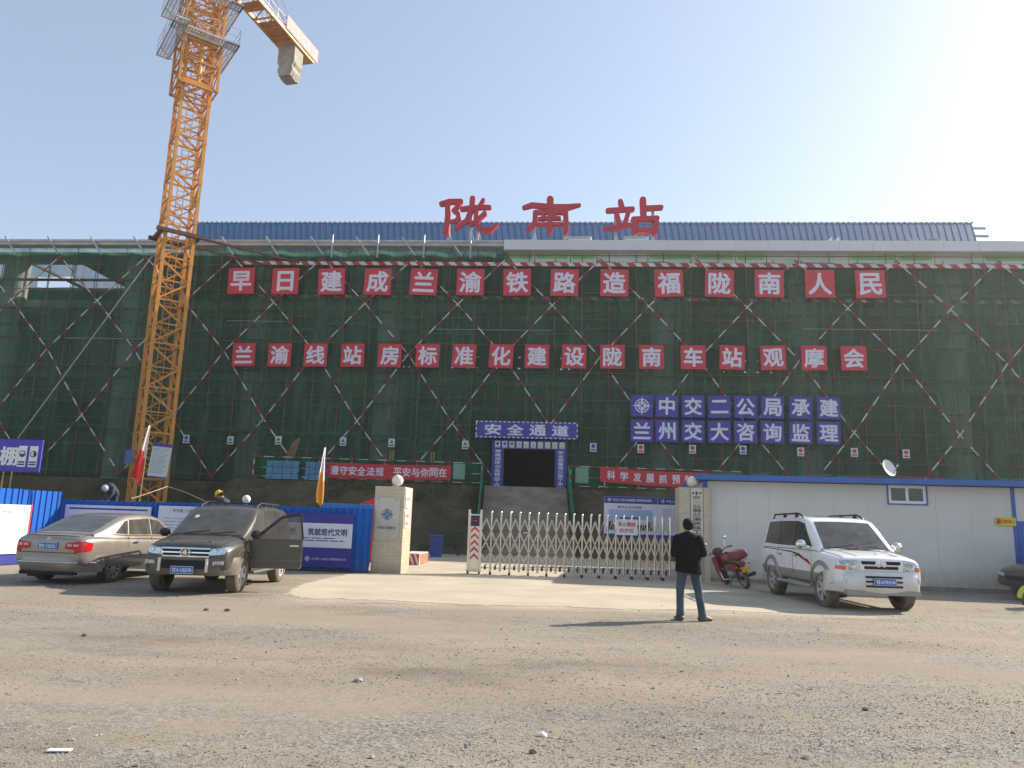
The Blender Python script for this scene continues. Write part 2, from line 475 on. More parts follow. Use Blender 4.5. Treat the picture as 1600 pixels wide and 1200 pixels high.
# parapet: finished white panels on the right, bare steel edge on the left
M_PARA = mat('parapet_panel', (.62, .63, .64), .45, var=.05, scale=.4)
u0p, _ = fac(787, 388, .6)
zt = 19.52
mb = MB(); u = u0p; i = 0
while u < 42:
    mb.box(u + .01, -.62 + .006 * (i % 2), 18.86, u + 2.09, -.3, zt - .012 * (i % 2)); u += 2.1; i += 1
mb.box(u0p, -.59, 18.84, 42, .2, zt - .05)
mb.build('parapet', M_PARA, st)
M_MINT = mat('mint_fascia', (.50, .60, .52), .6, var=.10, scale=.35)
M_MINT2 = mat('green_film', (.22, .48, .20), .6, var=.2, scale=.35)
mb = MB(); u = u0p; rm = random.Random(4)
while u < 42:
    L = rm.uniform(1.6, 3.4); mb.box(u, .0, 18.08, min(u + L - .05, 42), .2, 18.83); 
    if rm.random() < .75: mb.box(u + .1, -.012, 18.45, min(u + L - .2, 42), .0, 18.8, 1)
    u += L
mb.build('fascia', [M_MINT, M_MINT2], st)
M_STEELB = mat('weathered_steel', (.42, .40, .37), .7, .1, var=.25, scale=.8)
mb = MB(); mb.box(-42, -.5, 19.12, u0p - .02, .2, 19.42); mb.box(-42, -.56, 19.36, u0p - .03, -.5, 19.50, 1)
u = -41.0
while u < u0p - .6:                                  # bracing posts and slanting stubs along the bare edge
    mb.tube((u, -.75, 19.62), (u + .95, -.75, 18.35), .06, n=6, mi=1)
    if u > -15: mb.tube((u + 1.5, -.8, 18.2), (u + 1.5, -.8, 19.75), .05, n=6, mi=1)
    u += 3.05
mb.build('edge_beam', [M_STEELB, M_GALV], st)
# blue metal roof
M_BLUE = mat('blue_roof_sheet', srgb(0, 66, 112), .55, .0, var=.10, scale=.25, spec=.3)
def fz(px, py, off): return fac(px, py, off)
rl = fz(303, 346, -16)[0]; rr = fz(1518, 355, -16)[0]; zr = fz(900, 349, -16)[1]
el = fz(303, 384, -3)[0]; er = fz(1534, 388, -3)[0]
mb = MB(); n = 120
a0 = V((el, 3, 19.3)); a1 = V((er, 3, 19.3)); b0 = V((rl, 16, zr)); b1 = V((rr, 16, zr))
mb.add([a0, a1, b1, b0, a0 - V((0, 0, .15)), a1 - V((0, 0, .15)), b1 - V((0, 0, .15)), b0 - V((0, 0, .15))], [(0, 1, 2, 3), (7, 6, 5, 4), (0, 4, 5, 1), (1, 5, 6, 2), (2, 6, 7, 3), (3, 7, 4, 0)])
for i in range(n + 1):
    f = i / n; p = a0.lerp(a1, f) + V((0, 0, .03)); q = b0.lerp(b1, f) + V((0, 0, .03)); mb.bar(p, q, .05, .035)
mb.add([b0 + V((0, .02, -.02)), b1 + V((0, .02, -.02)), b1 + V((0, 13, -3)), b0 + V((0, 13, -3))], [(0, 1, 2, 3)])
rf = mb.build('roof', M_BLUE, st)
mb = MB()
for i in range(150):
    u = rl + (rr - rl) * i / 149; mb.box(u - .11, 15.85, zr + .02, u + .11, 16.1, zr + .10)
mb.box(rl, 15.9, zr - .05, rr, 16.05, zr + .05)
mb.build('ridge_cap', mat('ridge_steel', (.33, .38, .46), .5, .3), rf)
for k in range(4):
    mb = MB(); p = a1.lerp(b1, .2 + .22 * k); mb.bar(p, p + V((1.0, 0, -.02)), .12, .18); mb.build('purlin_end', M_GALV, rf)

def on_roof(name, label, cat, px, py, off, group=None):
    u, z = fac(px, py, off); return thing(name, label, cat, facw(u, z, off), -FA, group)
for i, (px, lb) in enumerate(((905, 'white ventilator box on the parapet beside the post of the character 南'), (993, 'white ventilator box on the parapet below the character 站'))):
    o = on_roof('roof_ventilator', lb, 'ventilator', px, 381, .2, 'roof ventilator boxes'); 
    b = MB(); b.box(-.72, -.4, 0, .72, .4, .22); b.box(-.62, -.3, .1, .62, .3, .26); b.build('casing', M_OFFW, o)
    b = MB(); b.box(-.8, -.46, .262, .8, .46, .31); b.build('lid', M_WHITE, o)
for i, (px, lb) in enumerate(((1296, 'left one of two small white triangular sheets on the parapet'), (1307, 'right one of two small white triangular sheets on the parapet'))):
    u, z = fac(px, 384, .3); b = MB(); b.prism([(-.22, 0), (.22, 0), (.16, .36)], -.02, .02); o = b.build('triangular_sheet', M_WHITE)
    o.location = facw(u, 19.52, .3); o.rotation_euler = (0, 0, -FA); tag(o, lb, 'metal sheet', 'triangular roof sheets')
u, z = fac(1452, 386, .3); b = MB(); rs = random.Random(8)
for k in range(26):
    x, y, zz = rs.uniform(-.8, .8), rs.uniform(-.2, .3), rs.uniform(0, .25); b.bar((x, y, zz), (x + rs.uniform(-.5, .5), y + .1, zz + rs.uniform(-.1, .2)), .08, .05)
o = b.build('scrap_pile', M_STEELB); o.location = facw(u, 19.52, .3); o.rotation_euler = (0, 0, -FA)
tag(o, 'heap of brown scrap on the white parapet near the right roof end', 'scrap heap')

# big red roof letters, traced as brush strokes (crop pixels -> facade)
M_LETTER = mat('red_letter_sheet', (.50, .022, .035), .45, var=.08, scale=.8)
ST = {
 '陇': [([(172, 132), (215, 120), (278, 118)], [13, 14, 13]), ([(205, 128), (207, 200), (196, 288)], [14, 15, 15]), ([(272, 122), (256, 152), (238, 168)], [14, 12, 10]),
       ([(236, 168), (262, 185), (266, 212), (246, 228), (226, 226)], [9, 13, 14, 12, 8]),
       ([(284, 160), (340, 152), (434, 150)], [12, 12, 11]), ([(342, 104), (337, 160), (312, 222), (248, 270)], [15, 14, 14, 9]), ([(400, 112), (384, 140)], [10, 11]),
       ([(408, 184), (372, 218), (330, 246)], [12, 11, 9]), ([(362, 165), (360, 232), (384, 270), (438, 276), (476, 244)], [12, 13, 15, 16, 5])],
 '南': [([(622, 152), (664, 138), (770, 148), (860, 150), (924, 138)], [11, 14, 14, 16, 8]), ([(764, 108), (764, 178)], [19, 18]), ([(684, 180), (680, 235), (640, 276)], [14, 14, 10]),
       ([(684, 178), (770, 174), (850, 178)], [12, 12, 12]), ([(848, 180), (850, 240), (848, 285)], [14, 15, 14]), ([(724, 192), (738, 208)], [9, 10]), ([(792, 190), (778, 208)], [9, 10]),
       ([(706, 213), (814, 209)], [9, 9]), ([(696, 244), (826, 241)], [9, 9]), ([(763, 200), (760, 284)], [14, 15])],
 '站': [([(1146, 120), (1154, 150)], [14, 15]), ([(1078, 168), (1212, 160)], [13, 13]), ([(1126, 182), (1138, 228)], [11, 12]), ([(1190, 176), (1172, 232)], [13, 12]),
       ([(1062, 268), (1140, 258), (1232, 240)], [12, 12, 10]), ([(1268, 112), (1272, 208)], [18, 17]), ([(1284, 156), (1368, 151)], [13, 12]),
       ([(1216, 216), (1346, 211)], [13, 13]), ([(1222, 218), (1228, 286)], [14, 14]), ([(1342, 212), (1334, 288)], [15, 14]), ([(1230, 278), (1332, 276)], [13, 13])]}
def crop2fac(x, y): return fac(640 + x / 3.478, 280 + y / 3.478, .5)
posts = {'陇': (205, 325, 365), '南': (672, 842), '站': (1120, 1325)}
tops = {'陇': (230, 130, 200), '南': (160, 160), '站': (165, 160)}
for ch, strokes in ST.items():
    cx = sum(p[0] for s_ in strokes for p in s_[0]) / sum(len(s_[0]) for s_ in strokes)
    uc, _ = crop2fac(cx, 200)
    o = thing('roof_letter', 'huge red character %s standing on white posts above the parapet' % ch, 'sign letter', facw(uc, 19.52, .3), -FA, 'red station name letters')
    b = MB()
    for k, (pts, ws) in enumerate(strokes):
        poly = []
        for x, y in stroke_poly(pts, ws):
            uu, zz = crop2fac(x, y); poly.append((uu - uc, zz - 19.52))
        b.prism(poly, -.2 - .005 * k, .05 + .004 * k)
    b.build('character', M_LETTER, o)
    for x, yt in zip(posts[ch], tops[ch]):
        uu, _ = crop2fac(x, 320); _, zt_ = crop2fac(x, yt)
        b = MB(); b.box(uu - uc - .09, .1, -.1, uu - uc + .09, .22, zt_ - 19.52); b.tube((uu - uc, .2, .9), (uu - uc + .3, 1.2, -.2), .05, n=6)
        b.build('support_post', M_GALV, o)
    b = MB(); l = [crop2fac(x, 200)[0] - uc for x in posts[ch]]; b.bar((l[0], .3, 1.55), (l[-1], .3, 1.55), .05); b.build('crossbar', M_GALV, o)
# ================================================================ scaffolding with safety netting
def net_mat(name, col, alpha, tr=.5):
    m = bpy.data.materials.new(name); m.use_nodes = True; t = m.node_tree; N = t.nodes.new; L = t.links.new
    t.nodes.remove(t.nodes['Principled BSDF']); out = t.nodes['Material Output']
    tc = N('ShaderNodeTexCoord')
    def noise(sc, v=(1, 1, 1), det=5):
        mp = N('ShaderNodeMapping'); mp.inputs['Scale'].default_value = v; L(tc.outputs['Object'], mp.inputs['Vector'])
        n = N('ShaderNodeTexNoise'); n.inputs['Scale'].default_value = sc; n.inputs['Detail'].default_value = det; L(mp.outputs['Vector'], n.inputs['Vector']); return n.outputs['Fac']
    r = N('ShaderNodeValToRGB'); r.color_ramp.elements[0].position = .3; r.color_ramp.elements[1].position = .72
    r.color_ramp.elements[0].color = (*[c * .72 for c in col], 1); r.color_ramp.elements[1].color = (*[c * 1.3 for c in col], 1)
    oi = N('ShaderNodeObjectInfo'); ad = N('ShaderNodeMath'); ad.operation = 'MULTIPLY_ADD'; ad.inputs[1].default_value = .22; L(oi.outputs['Random'], ad.inputs[0])
    sb = N('ShaderNodeMath'); sb.operation = 'SUBTRACT'; sb.inputs[1].default_value = .11; L(noise(1.2, (2.6, 1, .22)), sb.inputs[0]); L(sb.outputs[0], ad.inputs[2]); L(ad.outputs[0], r.inputs['Fac'])
    d = N('ShaderNodeBsdfDiffuse'); tl = N('ShaderNodeBsdfTranslucent'); tp = N('ShaderNodeBsdfTransparent')
    L(r.outputs['Color'], d.inputs['Color']); L(r.outputs['Color'], tl.inputs['Color'])
    a = N('ShaderNodeMixShader'); a.inputs[0].default_value = tr; L(d.outputs[0], a.inputs[1]); L(tl.outputs[0], a.inputs[2])
    mr = N('ShaderNodeMapRange'); mr.inputs['From Min'].default_value = .3; mr.inputs['From Max'].default_value = .7
    mr.inputs['To Min'].default_value = alpha - .08; mr.inputs['To Max'].default_value = min(1, alpha + .08)
    L(noise(.9, (2.2, 1, .5), 7), mr.inputs['Value'])
    b = N('ShaderNodeMixShader'); L(mr.outputs['Result'], b.inputs[0]); L(tp.outputs[0], b.inputs[1]); L(a.outputs[0], b.inputs[2])
    L(b.outputs[0], out.inputs['Surface']); return m
M_NET = net_mat('green_safety_net', (.10, .23, .145), .64)
M_NETB = net_mat('bright_green_net', (.02, .16, .075), .86)
M_STRIPE_R = mat('tube_red', (.34, .03, .03), .6, var=.3); M_STRIPE_W = mat('tube_white', (.56, .54, .51), .6, var=.2)
sc = thing('scaffolding', 'tall tube scaffolding with green safety netting and red and white diagonal braces before the station', 'scaffolding', FO, -FA)
U0, U1 = -40.4, 41.4
PU = 1.72
rn = random.Random(31)
def wavy(u, z): return .09 * sin(u * 1.9 + z * .7) + .06 * sin(z * 1.7 + u * .6) + .05 * sin(u * 3.6 - z * .9)
def in_gate(ua, ub, za, zb): return ub > -.95 and ua < 3.35 and za < 6.35
k = 0; u = U0
while u < U1 - .1:                                   # one netting strip per scaffold bay pair
    ub = min(u + 2 * PU, U1); b = MB(); nx, nz = 8, 22
    zlo, zhi = TZ + .15, 18.25 if u > u0p else 19.1
    for i in range(nx):
        for j in range(nz):
            a0, a1 = u + (ub - u) * i / nx, u + (ub - u) * (i + 1) / nx; c0, c1 = zlo + (zhi - zlo) * j / nz, zlo + (zhi - zlo) * (j + 1) / nz
            if in_gate(a0, a1, c0, c1): continue
            if a1 > -32.6 and a0 < -30.4 and c0 > 16.0 and c1 < 17.5: continue
            q = [(a0, c0), (a1, c0), (a1, c1), (a0, c1)]
            b.add([(x, wavy(x, z), z) for x, z in q], [(0, 1, 2, 3)])
    for zs_ in (6.5, 10.0, 13.5):                     # lapped seams where two lengths of net meet
        zs_ += rn.uniform(-.3, .3)
        if not in_gate(u, ub, zs_, zs_ + .1): b.add([(u, wavy(u, zs_) - .03, zs_), (ub, wavy(ub, zs_) - .03, zs_ + rn.uniform(-.08, .08)), (ub, wavy(ub, zs_) - .03, zs_ + .22), (u, wavy(u, zs_) - .03, zs_ + .20)], [(0, 1, 2, 3)])
    b.add([(u, -.035 + wavy(u, 5), TZ + 3.0), (u + .16, -.035 + wavy(u, 5), TZ + 3.0), (u + .10, -.035 + wavy(u, 18), zhi), (u, -.035 + wavy(u, 18), zhi)], [(0, 1, 2, 3)])
    b.build('safety_net', M_NET, sc, smooth=80, fix=False); u = ub
u = U0
while u < U1:
    b = MB(); top = 18.4 + (rn.uniform(.0, .9) if rn.random() < .55 else 0)
    z0 = 6.4 if -.9 < u < 3.3 else TZ
    b.tube((u, -.1, z0), (u, -.1, top), .028, n=6); b.build('standard', M_RUST, sc); u += PU
for i in range(9):
    z = 3.95 + 1.74 * i; b = MB()
    if z < 6.3: b.tube((U0, -.14, z), (-1.0, -.14, z), .024, n=6); b.tube((3.4, -.14, z), (U1, -.14, z), .024, n=6)
    else: b.tube((U0, -.14, z), (U1, -.14, z), .024, n=6)
    b.build('ledger', M_RUST, sc)
b = MB(); b.tube((u0p, -.2, 18.62), (U1, -.2, 18.62), .03, n=6); b.build('ledger', M_RUST, sc)
u = U0 + .8
while u < U1:
    b = MB(); b.tube((u, 1.0, TZ if not -1.2 < u < 3.6 else 6.6), (u, 1.0, 18.3), .026, n=5); b.build('standard', M_RUST, sc); u += PU
for i in range(6):                                   # inner row of ledgers and standards, seen through the net
    b = MB(); b.tube((U0, .95, 6.8 + 2.05 * i), (U1, .95, 6.8 + 2.05 * i), .026, n=5); b.box(U0, .35, 6.72 + 2.05 * i, U1, .85, 6.76 + 2.05 * i); b.build('ledger', M_RUST, sc)
# diagonal braces, zig-zag lattice, painted in red and white lengths
LZ = [18.35, 15.25, 11.9, 7.5, 3.75]; HU = 3.05; C0 = -3.65
def node(kc, lev): return V((C0 + HU * kc, -.2, LZ[lev]))
def brace(pts, off):
    b = MB(); ph = rn.uniform(0, .5); done = 0
    for p, q in zip(pts, pts[1:]):
        L = (q - p).length; s = 0; d = (q - p) / L
        while s < L - 1e-6:
            e = min(L, s + .62 - ((done + ph) % .62)); e = max(e, s + .02) if e < L else L
            b.tube(p + d * s + V((0, off, 0)), p + d * e + V((0, off, 0)), .042, n=6, mi=int((done + ph) / .62 + 1e-6) % 2)
            done += e - s; s = e
    b.build('brace', [M_STRIPE_R, M_STRIPE_W], sc)
for kc in range(-17, 20, 2):
    for sgn in (1, -1):
        pts = []
        for lev in range(5):
            p = node(kc + sgn * lev, lev)
            if lev == 4 and pts and -1.9 < (p.x + pts[-1].x) / 2 < 4.2: continue       # nothing crosses the portal
            if U0 - .5 < p.x < U1 + .5: pts.append(p)
        if len(pts) > 1: brace(pts, 0 if sgn > 0 else -.1)
# striped toe boards
def toe(ua, ub, z, y, mw, per=.86, h=.26):
    b = MB(); b.box(ua, y, z, ub, y + .04, z + h); bo = b.build('toe_board', M_STRIPE_R, sc)
    b = MB(); u = ua + .1
    while u < ub - .6:
        b.prism([(u, z + h - .01), (u + .40, z + h - .01), (u + .62, z + .01), (u + .22, z + .01)], y - .012, y - .004); u += per * rn.uniform(.96, 1.04)
    b.build('stripe', mw, bo)
toe(-18.3, 41.2, 17.86, -.26, M_STRIPE_W); toe(-18.3, 41.2, 15.72, .14, M_STRIPE_W, 1.0, .22)
for ua, ub, z in ((-30, -23, 12.7), (-19, -15, 14), (-5, 2.5, 13.6), (18, 26, 13.9)):
    b = MB(); b.tube((ua, -.2, z), (ub, -.2, z), .02, n=5); b.build('ledger', M_GALV, sc)

# ---------------------------------------------------------------- slogan boards
M_SRED = mat('slogan_red', (.56, .030, .045), .55, var=.12, scale=1.1, bump=.5, bscale=2.2); M_SBLUE = mat('slogan_blue', (.050, .045, .30), .55, var=.14, scale=1.1, bump=.5, bscale=2.2)
M_TXT = mat('slogan_white', (.66, .66, .74), .6, var=.08, scale=1.3); M_INK = mat('black_ink', (.02, .02, .025), .6); M_NAVY = mat('navy_ink', (.02, .03, .14), .6)
def fac_board(px, py, side_px, ch, m, label, group, tilt=0, name='slogan_board'):
    u, z = fac(px, py, .45); s = side_px
    o = thing(name, label, 'sign board', facw(u, z, .45), -FA, group); o.rotation_euler = (0, tilt, -FA)
    b = MB(); b.box(-s / 2, -.02, -s / 2, s / 2, .02, s / 2); b.build('panel', m, o, bevel=.006)
    b = MB()
    if ch == '*': compass(b, 0, -.026, 0, s * .40)
    else:
        vs, fs, tw, th = text_geo(ch, .028); kk = s * .80 / max(tw, th)
        if ch in '兰二日': kk = s * .78 / max(tw, th)
        b.add([(v.x * kk, -.026 + v.z * .0005, v.y * kk) for v in vs], fs)
    b.build('lettering', M_TXT, o)
    b = MB(); b.bar((-s * .3, .02, s * .3), (-s * .3, .42, s * .3), .03); b.bar((s * .3, .02, s * .3), (s * .3, .42, s * .3), .03); b.build('tie_wire', M_GALV, o)
    return o
def compass(b, cx, y, cz, r, mi=None):
    n = 28
    for ra, rb_ in ((.80, .68), (.52, .44)):
        for i in range(n):
            a0, a1 = 2 * pi * i / n, 2 * pi * (i + 1) / n
            b.add([(cx + cos(a) * q * r, y, cz + sin(a) * q * r) for a, q in ((a0, ra), (a0, rb_), (a1, rb_), (a1, ra))], [(0, 1, 2, 3)], mi)
    for i in range(4):
        a = pi / 2 * i; d = V((cos(a), 0, sin(a))); p = V((-sin(a), 0, cos(a))); c = V((cx, y - .003, cz))
        b.add([c + d * r * 1.12, c + d * r * .2 + p * r * .16, c + d * r * .1, c + d * r * .2 - p * r * .16], [(0, 1, 2, 3)], mi)
        d2 = (d + p).normalized(); 
        b.add([c + d2 * r * .68, c + d2 * r * .3 + (p - d) * r * .05, c + d2 * r * .3 - (p - d) * r * .05], [(0, 1, 2)], mi)
def row(chars, xs, ys, sides, m, rowname, group, colour):
    for i, ch in enumerate(chars):
        pv = chars[i - 1] if i else None; nx_ = chars[i + 1] if i + 1 < len(chars) else None
        if pv and nx_: wh = 'between %s and %s' % (pv, nx_)
        elif nx_: wh = 'first of its row, before %s' % nx_
        else: wh = 'last of its row, after %s' % pv
        what = 'white character %s' % ch if ch != '*' else 'white compass emblem'
        lb = '%s square board with %s, %s, %s' % (colour, what, wh.replace('*', 'the emblem'), rowname)
        fac_board(xs[i], ys[i], sides[i], ch, m, lb, group, tilt=rn.uniform(-.034, .034))
x1 = [377, 446, 518, 590, 662, 735, 808, 882, 960, 1045, 1124, 1202, 1281, 1360]
row('早日建成兰渝铁路造福陇南人民', x1, [439 + (x - 377) * .005 for x in x1], [1.78] * 14, M_SRED, 'upper slogan row', 'upper row of red slogan boards', 'red')
x2 = [381, 437, 493, 551, 609, 668, 725, 783, 839, 897, 957, 1018, 1083, 1144, 1208, 1272, 1334]
row('兰渝线站房标准化建设陇南车站观摩会', x2, [554 + (x - 381) * .006 for x in x2], [1.52] * 17, M_SRED, 'lower slogan row', 'lower row of red slogan boards', 'red')
x3 = [1003, 1042, 1083, 1124, 1165, 1207, 1251, 1295]
row('*中交二公局承建', x3, [634 + (x - 1003) * .012 for x in x3], [1.36] * 8, M_SBLUE, 'upper blue row', 'upper row of blue contractor boards', 'blue')
row('兰州交大咨询监理', x3, [673 + (x - 1003) * .013 for x in x3], [1.36] * 8, M_SBLUE, 'lower blue row', 'lower row of blue contractor boards', 'blue')

# small safety placards tied along the netting
M_GRN = mat('sign_green', (.03, .16, .06), .6); M_SR = mat('sign_red', (.5, .04, .05), .6); M_SB = mat('sign_blue', (.03, .06, .3), .6); M_YEL = mat('sign_yellow', (.60, .44, .03), .6); M_PW = mat('placard_white', (.62, .64, .62), .6, var=.06)
plac = [(291, 686, 2, 'just right of the yellow crane mast'), (360, 688, 0, 'second to the right of the crane mast'), (435, 688, 0, 'above the blue crates on the terrace'), (536, 690, 0, 'above the left end of the red banner'),
        (612, 692, 0, 'above the middle of the red banner'), (727, 695, 0, 'left of the blue safe passage portal'), (927, 699, 2, 'right of the blue safe passage portal'), (1001, 701, 1, 'under the blue board 兰'),
        (1082, 702, 1, 'under the blue board 交'), (1161, 703, 2, 'under the blue board 咨'), (1251, 706, 1, 'under the blue board 监'), (1335, 707, 1, 'just past the last blue board'), (1416, 709, 1, 'above the satellite dish, last of its line')]
names = ['green pictogram', 'red pictogram', 'blue round pictogram']
for px, py, kd, wh in plac:
    u, z = fac(px, py, .4)
    o = thing('safety_placard', 'small white placard with %s %s' % (names[kd], wh), 'placard', facw(u, z, .4), -FA, 'safety placards on the netting')
    b = MB(); b.box(-.2, -.012, -.26, .2, .012, .26); b.build('plate', M_PW, o)
    b = MB()
    if kd == 0: b.add([(-.13, -.018, -.02), (.13, -.018, -.02), (0, -.018, .2)], [(0, 1, 2)]); 
    else: b.prism([(.13 * cos(a * pi / 6), .08 + .13 * sin(a * pi / 6)) for a in range(12)], -.018, -.013)
    b.box(-.15, -.018, -.2, .15, -.013, -.10); b.build('pictogram', [M_GRN, M_SR, M_SB][kd], o)
    b = MB(); b.bar((0, .012, .2), (0, .3, .22), .015); b.build('tie_wire', M_GALV, o)

# ---------------------------------------------------------------- safe passage: portal, sign, stairs
u0, z0 = fac(770, 688, .5); u1, _ = fac(886, 688, .5)
o = thing('passage_portal', 'blue portal of the safe passage with white vertical slogans and a row of placards', 'portal', facw((u0 + u1) / 2, TZ, .5), -FA)
W = u1 - u0; HZ = 3.05; M_PBLUE = mat('portal_blue', (.045, .05, .26), .55, var=.1)
for sx, txt in ((-1, '精雕细琢创造精品工程'), (1, '安全质量责任重于泰山')):
    xa = sx * (W / 2 - .36); b = MB(); b.box(xa - .36, -.1, 0, xa + .36, .1, HZ - .52); c = b.build('side_panel', M_PBLUE, o)
    b = MB()
    for i, ch in enumerate(txt): put_text(b, ch, xa, -.106, HZ - .68 - i * .238, h=.21, w=.36, bold=.02)
    b.build('lettering', M_TXT, c)
b = MB(); b.box(-W / 2, -.1, HZ - .515, W / 2, .1, HZ); top = b.build('top_panel', M_PBLUE, o)
for i in range(10):
    x = -W / 2 + .32 + i * (W - .62) / 9; b = MB(); b.box(x - .15, -.114, HZ - .45, x + .15, -.102, HZ - .06); 
    b.box(x - .12, -.12, HZ - .43, x + .12, -.115, HZ - .35, 2)
    if i < 3: b.prism([(x + .1 * cos(a * pi / 6), HZ - .21 + .1 * sin(a * pi / 6)) for a in range(12)], -.12, -.115, mi=1)
    else: b.prism([(x - .11, HZ - .31), (x + .11, HZ - .31), (x, HZ - .1)], -.12, -.115, mi=1)
    b.build('placard', [M_PW, [M_SB, M_SB, M_SR][i] if i < 3 else M_YEL, M_GALV], top)
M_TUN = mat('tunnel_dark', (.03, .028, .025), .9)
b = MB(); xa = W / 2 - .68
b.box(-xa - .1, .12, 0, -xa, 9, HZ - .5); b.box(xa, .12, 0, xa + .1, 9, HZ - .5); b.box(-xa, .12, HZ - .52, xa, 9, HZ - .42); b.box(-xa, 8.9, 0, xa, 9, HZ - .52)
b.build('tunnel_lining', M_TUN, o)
ua, za = fac(744, 657, .7); ub, zb = fac(903, 660, .7); _, zc = fac(823, 685, .7)
o = thing('passage_sign', 'long blue sign reading 安全通道 with a dashed white border above the portal', 'sign', facw((ua + ub) / 2, zc, .7), -FA)
W2 = ub - ua; H2 = (za + zb) / 2 - zc - .02
b = MB(); b.box(-W2 / 2, -.04, 0, W2 / 2, .04, H2); b.build('panel', M_SBLUE, o)
b = MB()
for i, ch in enumerate('安全通道'): put_text(b, ch, -W2 / 2 + W2 * (.17 + .22 * i), -.046, H2 / 2, h=H2 * .66, w=W2 * .165, bold=.03)
b.build('lettering', M_TXT, o)
b = MB(); n = 22
for i in range(n):
    x = -W2 / 2 + W2 * i / n
    b.box(x, -.048, H2 - .07, x + W2 / n * .5, -.041, H2 - .002); b.box(x, -.048, .002, x + W2 / n * .5, -.041, .07)
for x in (-W2 / 2, W2 / 2 - .07):
    for k in range(3): b.box(x + .002, -.0485, .12 + k * .33, x + .068, -.041, .12 + k * .33 + .17)
b.build('border', M_TXT, o)
b = MB(); b.bar((-2.2, .05, .5), (-2.2, .6, .5), .05); b.bar((2.2, .05, .5), (2.2, .6, .5), .05); b.build('bracket', M_RUST, o)

sw0, sw1 = -1.3, 3.1; NS = 20; b = MB()
for i in range(NS):
    y = 36.2 + i * .25; z = TZ * (i + 1) / NS; b.box(sw0, y, -.1 if i < 2 else z - .5, sw1, y + .25 if i < NS - 1 else y + 5.2, z); b.box(sw0 + .01, y - .035, z - .04, sw1 - .01, y, z - .002)
o = b.build('stairway', M_STEP); tag(o, 'wide concrete stairs climbing the bank to the dark passage portal', 'stairs')
b = MB(); b.box(-.17, 0, 0, .17, .02, .07); o = b.build('step_label', M_PW); o.location = (.95, 37.42, 1.04); tag(o, 'tiny white plate on the riser of the stairs', 'plate')
for x, wh in ((sw0 - .15, 'left'), (sw1 + .12, 'right')):
    o = thing('stair_railing', 'green netted stair railing on the %s side of the concrete stairs' % wh, 'railing', (x, 36.2, 0), 0, 'stair railings')
    for i in range(4):
        b = MB(); y = .1 + i * 1.65; z = TZ * (y / 5); z = min(z, TZ); b.tube((0, y, z - .1), (0, y, z + 1.25), .035, n=6); b.build('post', mat('green_paint', (.02, .20, .09), .5), o)
    b = MB(); pts = [(0, .1, .07), (0, 5.05, TZ)]
    for dz in (1.2, .6): b.tube((0, .1, dz + .07), (0, 5.05, TZ + dz), .028, n=6)
    b.build('rail', MATS['green_paint'], o)
    b = MB(); b.add([(.02, .1, .07), (.02, 5.05, TZ), (.02, 5.05, TZ + 1.2), (.02, .1, 1.27)], [(0, 1, 2, 3)]); b.build('netting', M_NETB, o, fix=False)

# guard fences on the terrace brow, banners, crates
def guard(x0, x1, label):
    y = 41.3; o = thing('guard_fence', label, 'fence', (x0, y, TZ), 0); L = x1 - x0; n = max(2, round(L / 1.9))
    for i in range(n + 1):
        b = MB(); x = L * i / n
        for k in range(5): b.tube((x, 0, k * .27 - .05), (x, 0, k * .27 + .22), .03, n=6, mi=k % 2)
        b.build('post', [M_STRIPE_R, M_STRIPE_W], o)
    for z in (.14, .62, 1.2):
        b = MB(); m = int(L / .5)
        for k in range(m): b.tube((L * k / m, -.03, z), (L * (k + 1) / m, -.03, z), .022, n=6, mi=k % 2)
        b.build('rail', [M_STRIPE_R, M_STRIPE_W], o)
    b = MB(); m = 24
    for k in range(m):
        xa, xb = L * k / m, L * (k + 1) / m; f = lambda x: .03 + .03 * sin(x * 2.2)
        b.add([(xa, f(xa), .2), (xb, f(xb), .2), (xb, f(xb), 1.22), (xa, f(xa), 1.22)], [(0, 1, 2, 3)])
    b.build('netting', M_NETB, o, fix=False); return o
gl = guard(-13.9, -1.5, 'green netted guard fence on the bank brow left of the stairs')
gr = guard(3.35, 12.6, 'green netted guard fence on the bank brow right of the stairs')
M_PALE = mat('pale_green_sheet', (.17, .30, .22), .6, var=.1)
for o, x0, x1, in ((gl, 10.85, 11.5), (gr, .25, .95)):
    b = MB(); b.box(x0, -.08, .3, x1, -.06, 1.14); b.build('sheet', M_PALE, o)
M_BANN = mat('banner_red', (.50, .022, .03), .6, var=.08, scale=1.2)
def banner(px0, py0, px1, py1, hh, txt, label, frac=1.0, sag=.05):
    A = at(px0, py0, 41.15); B = at(px1, py1, 41.15); L = B.x - A.x
    o = thing('banner', label, 'banner', (A.x, 41.15, A.z), 0); b = MB(); n = 30; vs = []; fs = []
    fz_ = lambda x: (B.z - A.z) * x / L - sag * sin(pi * x / L); fy = lambda x: .03 * sin(x * 2.3) 
    for i in range(n + 1):
        x = L * i / n; y = fy(x); vs += [(x, y, fz_(x)), (x, y, fz_(x) - hh), (x, y + .012, fz_(x) - hh), (x, y + .012, fz_(x))]
    for i in range(n):
        for k in range(4): fs.append((i * 4 + k, i * 4 + (k + 1) % 4, i * 4 + 4 + (k + 1) % 4, i * 4 + 4 + k))
    b.add(vs, fs); b.build('cloth', M_BANN, o, smooth=40)
    b = MB(); step = L * frac * .93 / len(txt)
    for i, ch in enumerate(txt):
        if ch == ' ': continue
        x = L * .04 + step * (i + .5); put_text(b, ch, x, fy(x) - .02, fz_(x) - hh / 2, h=hh * .60, w=hh * .55, bold=.02)
    b.build('lettering', M_TXT, o)
    return o
banner(509, 722, 705, 727, .80, '遵守安全法规 平安与你同在', 'long red banner reading 遵守安全法规 平安与你同在 on the left guard fence')
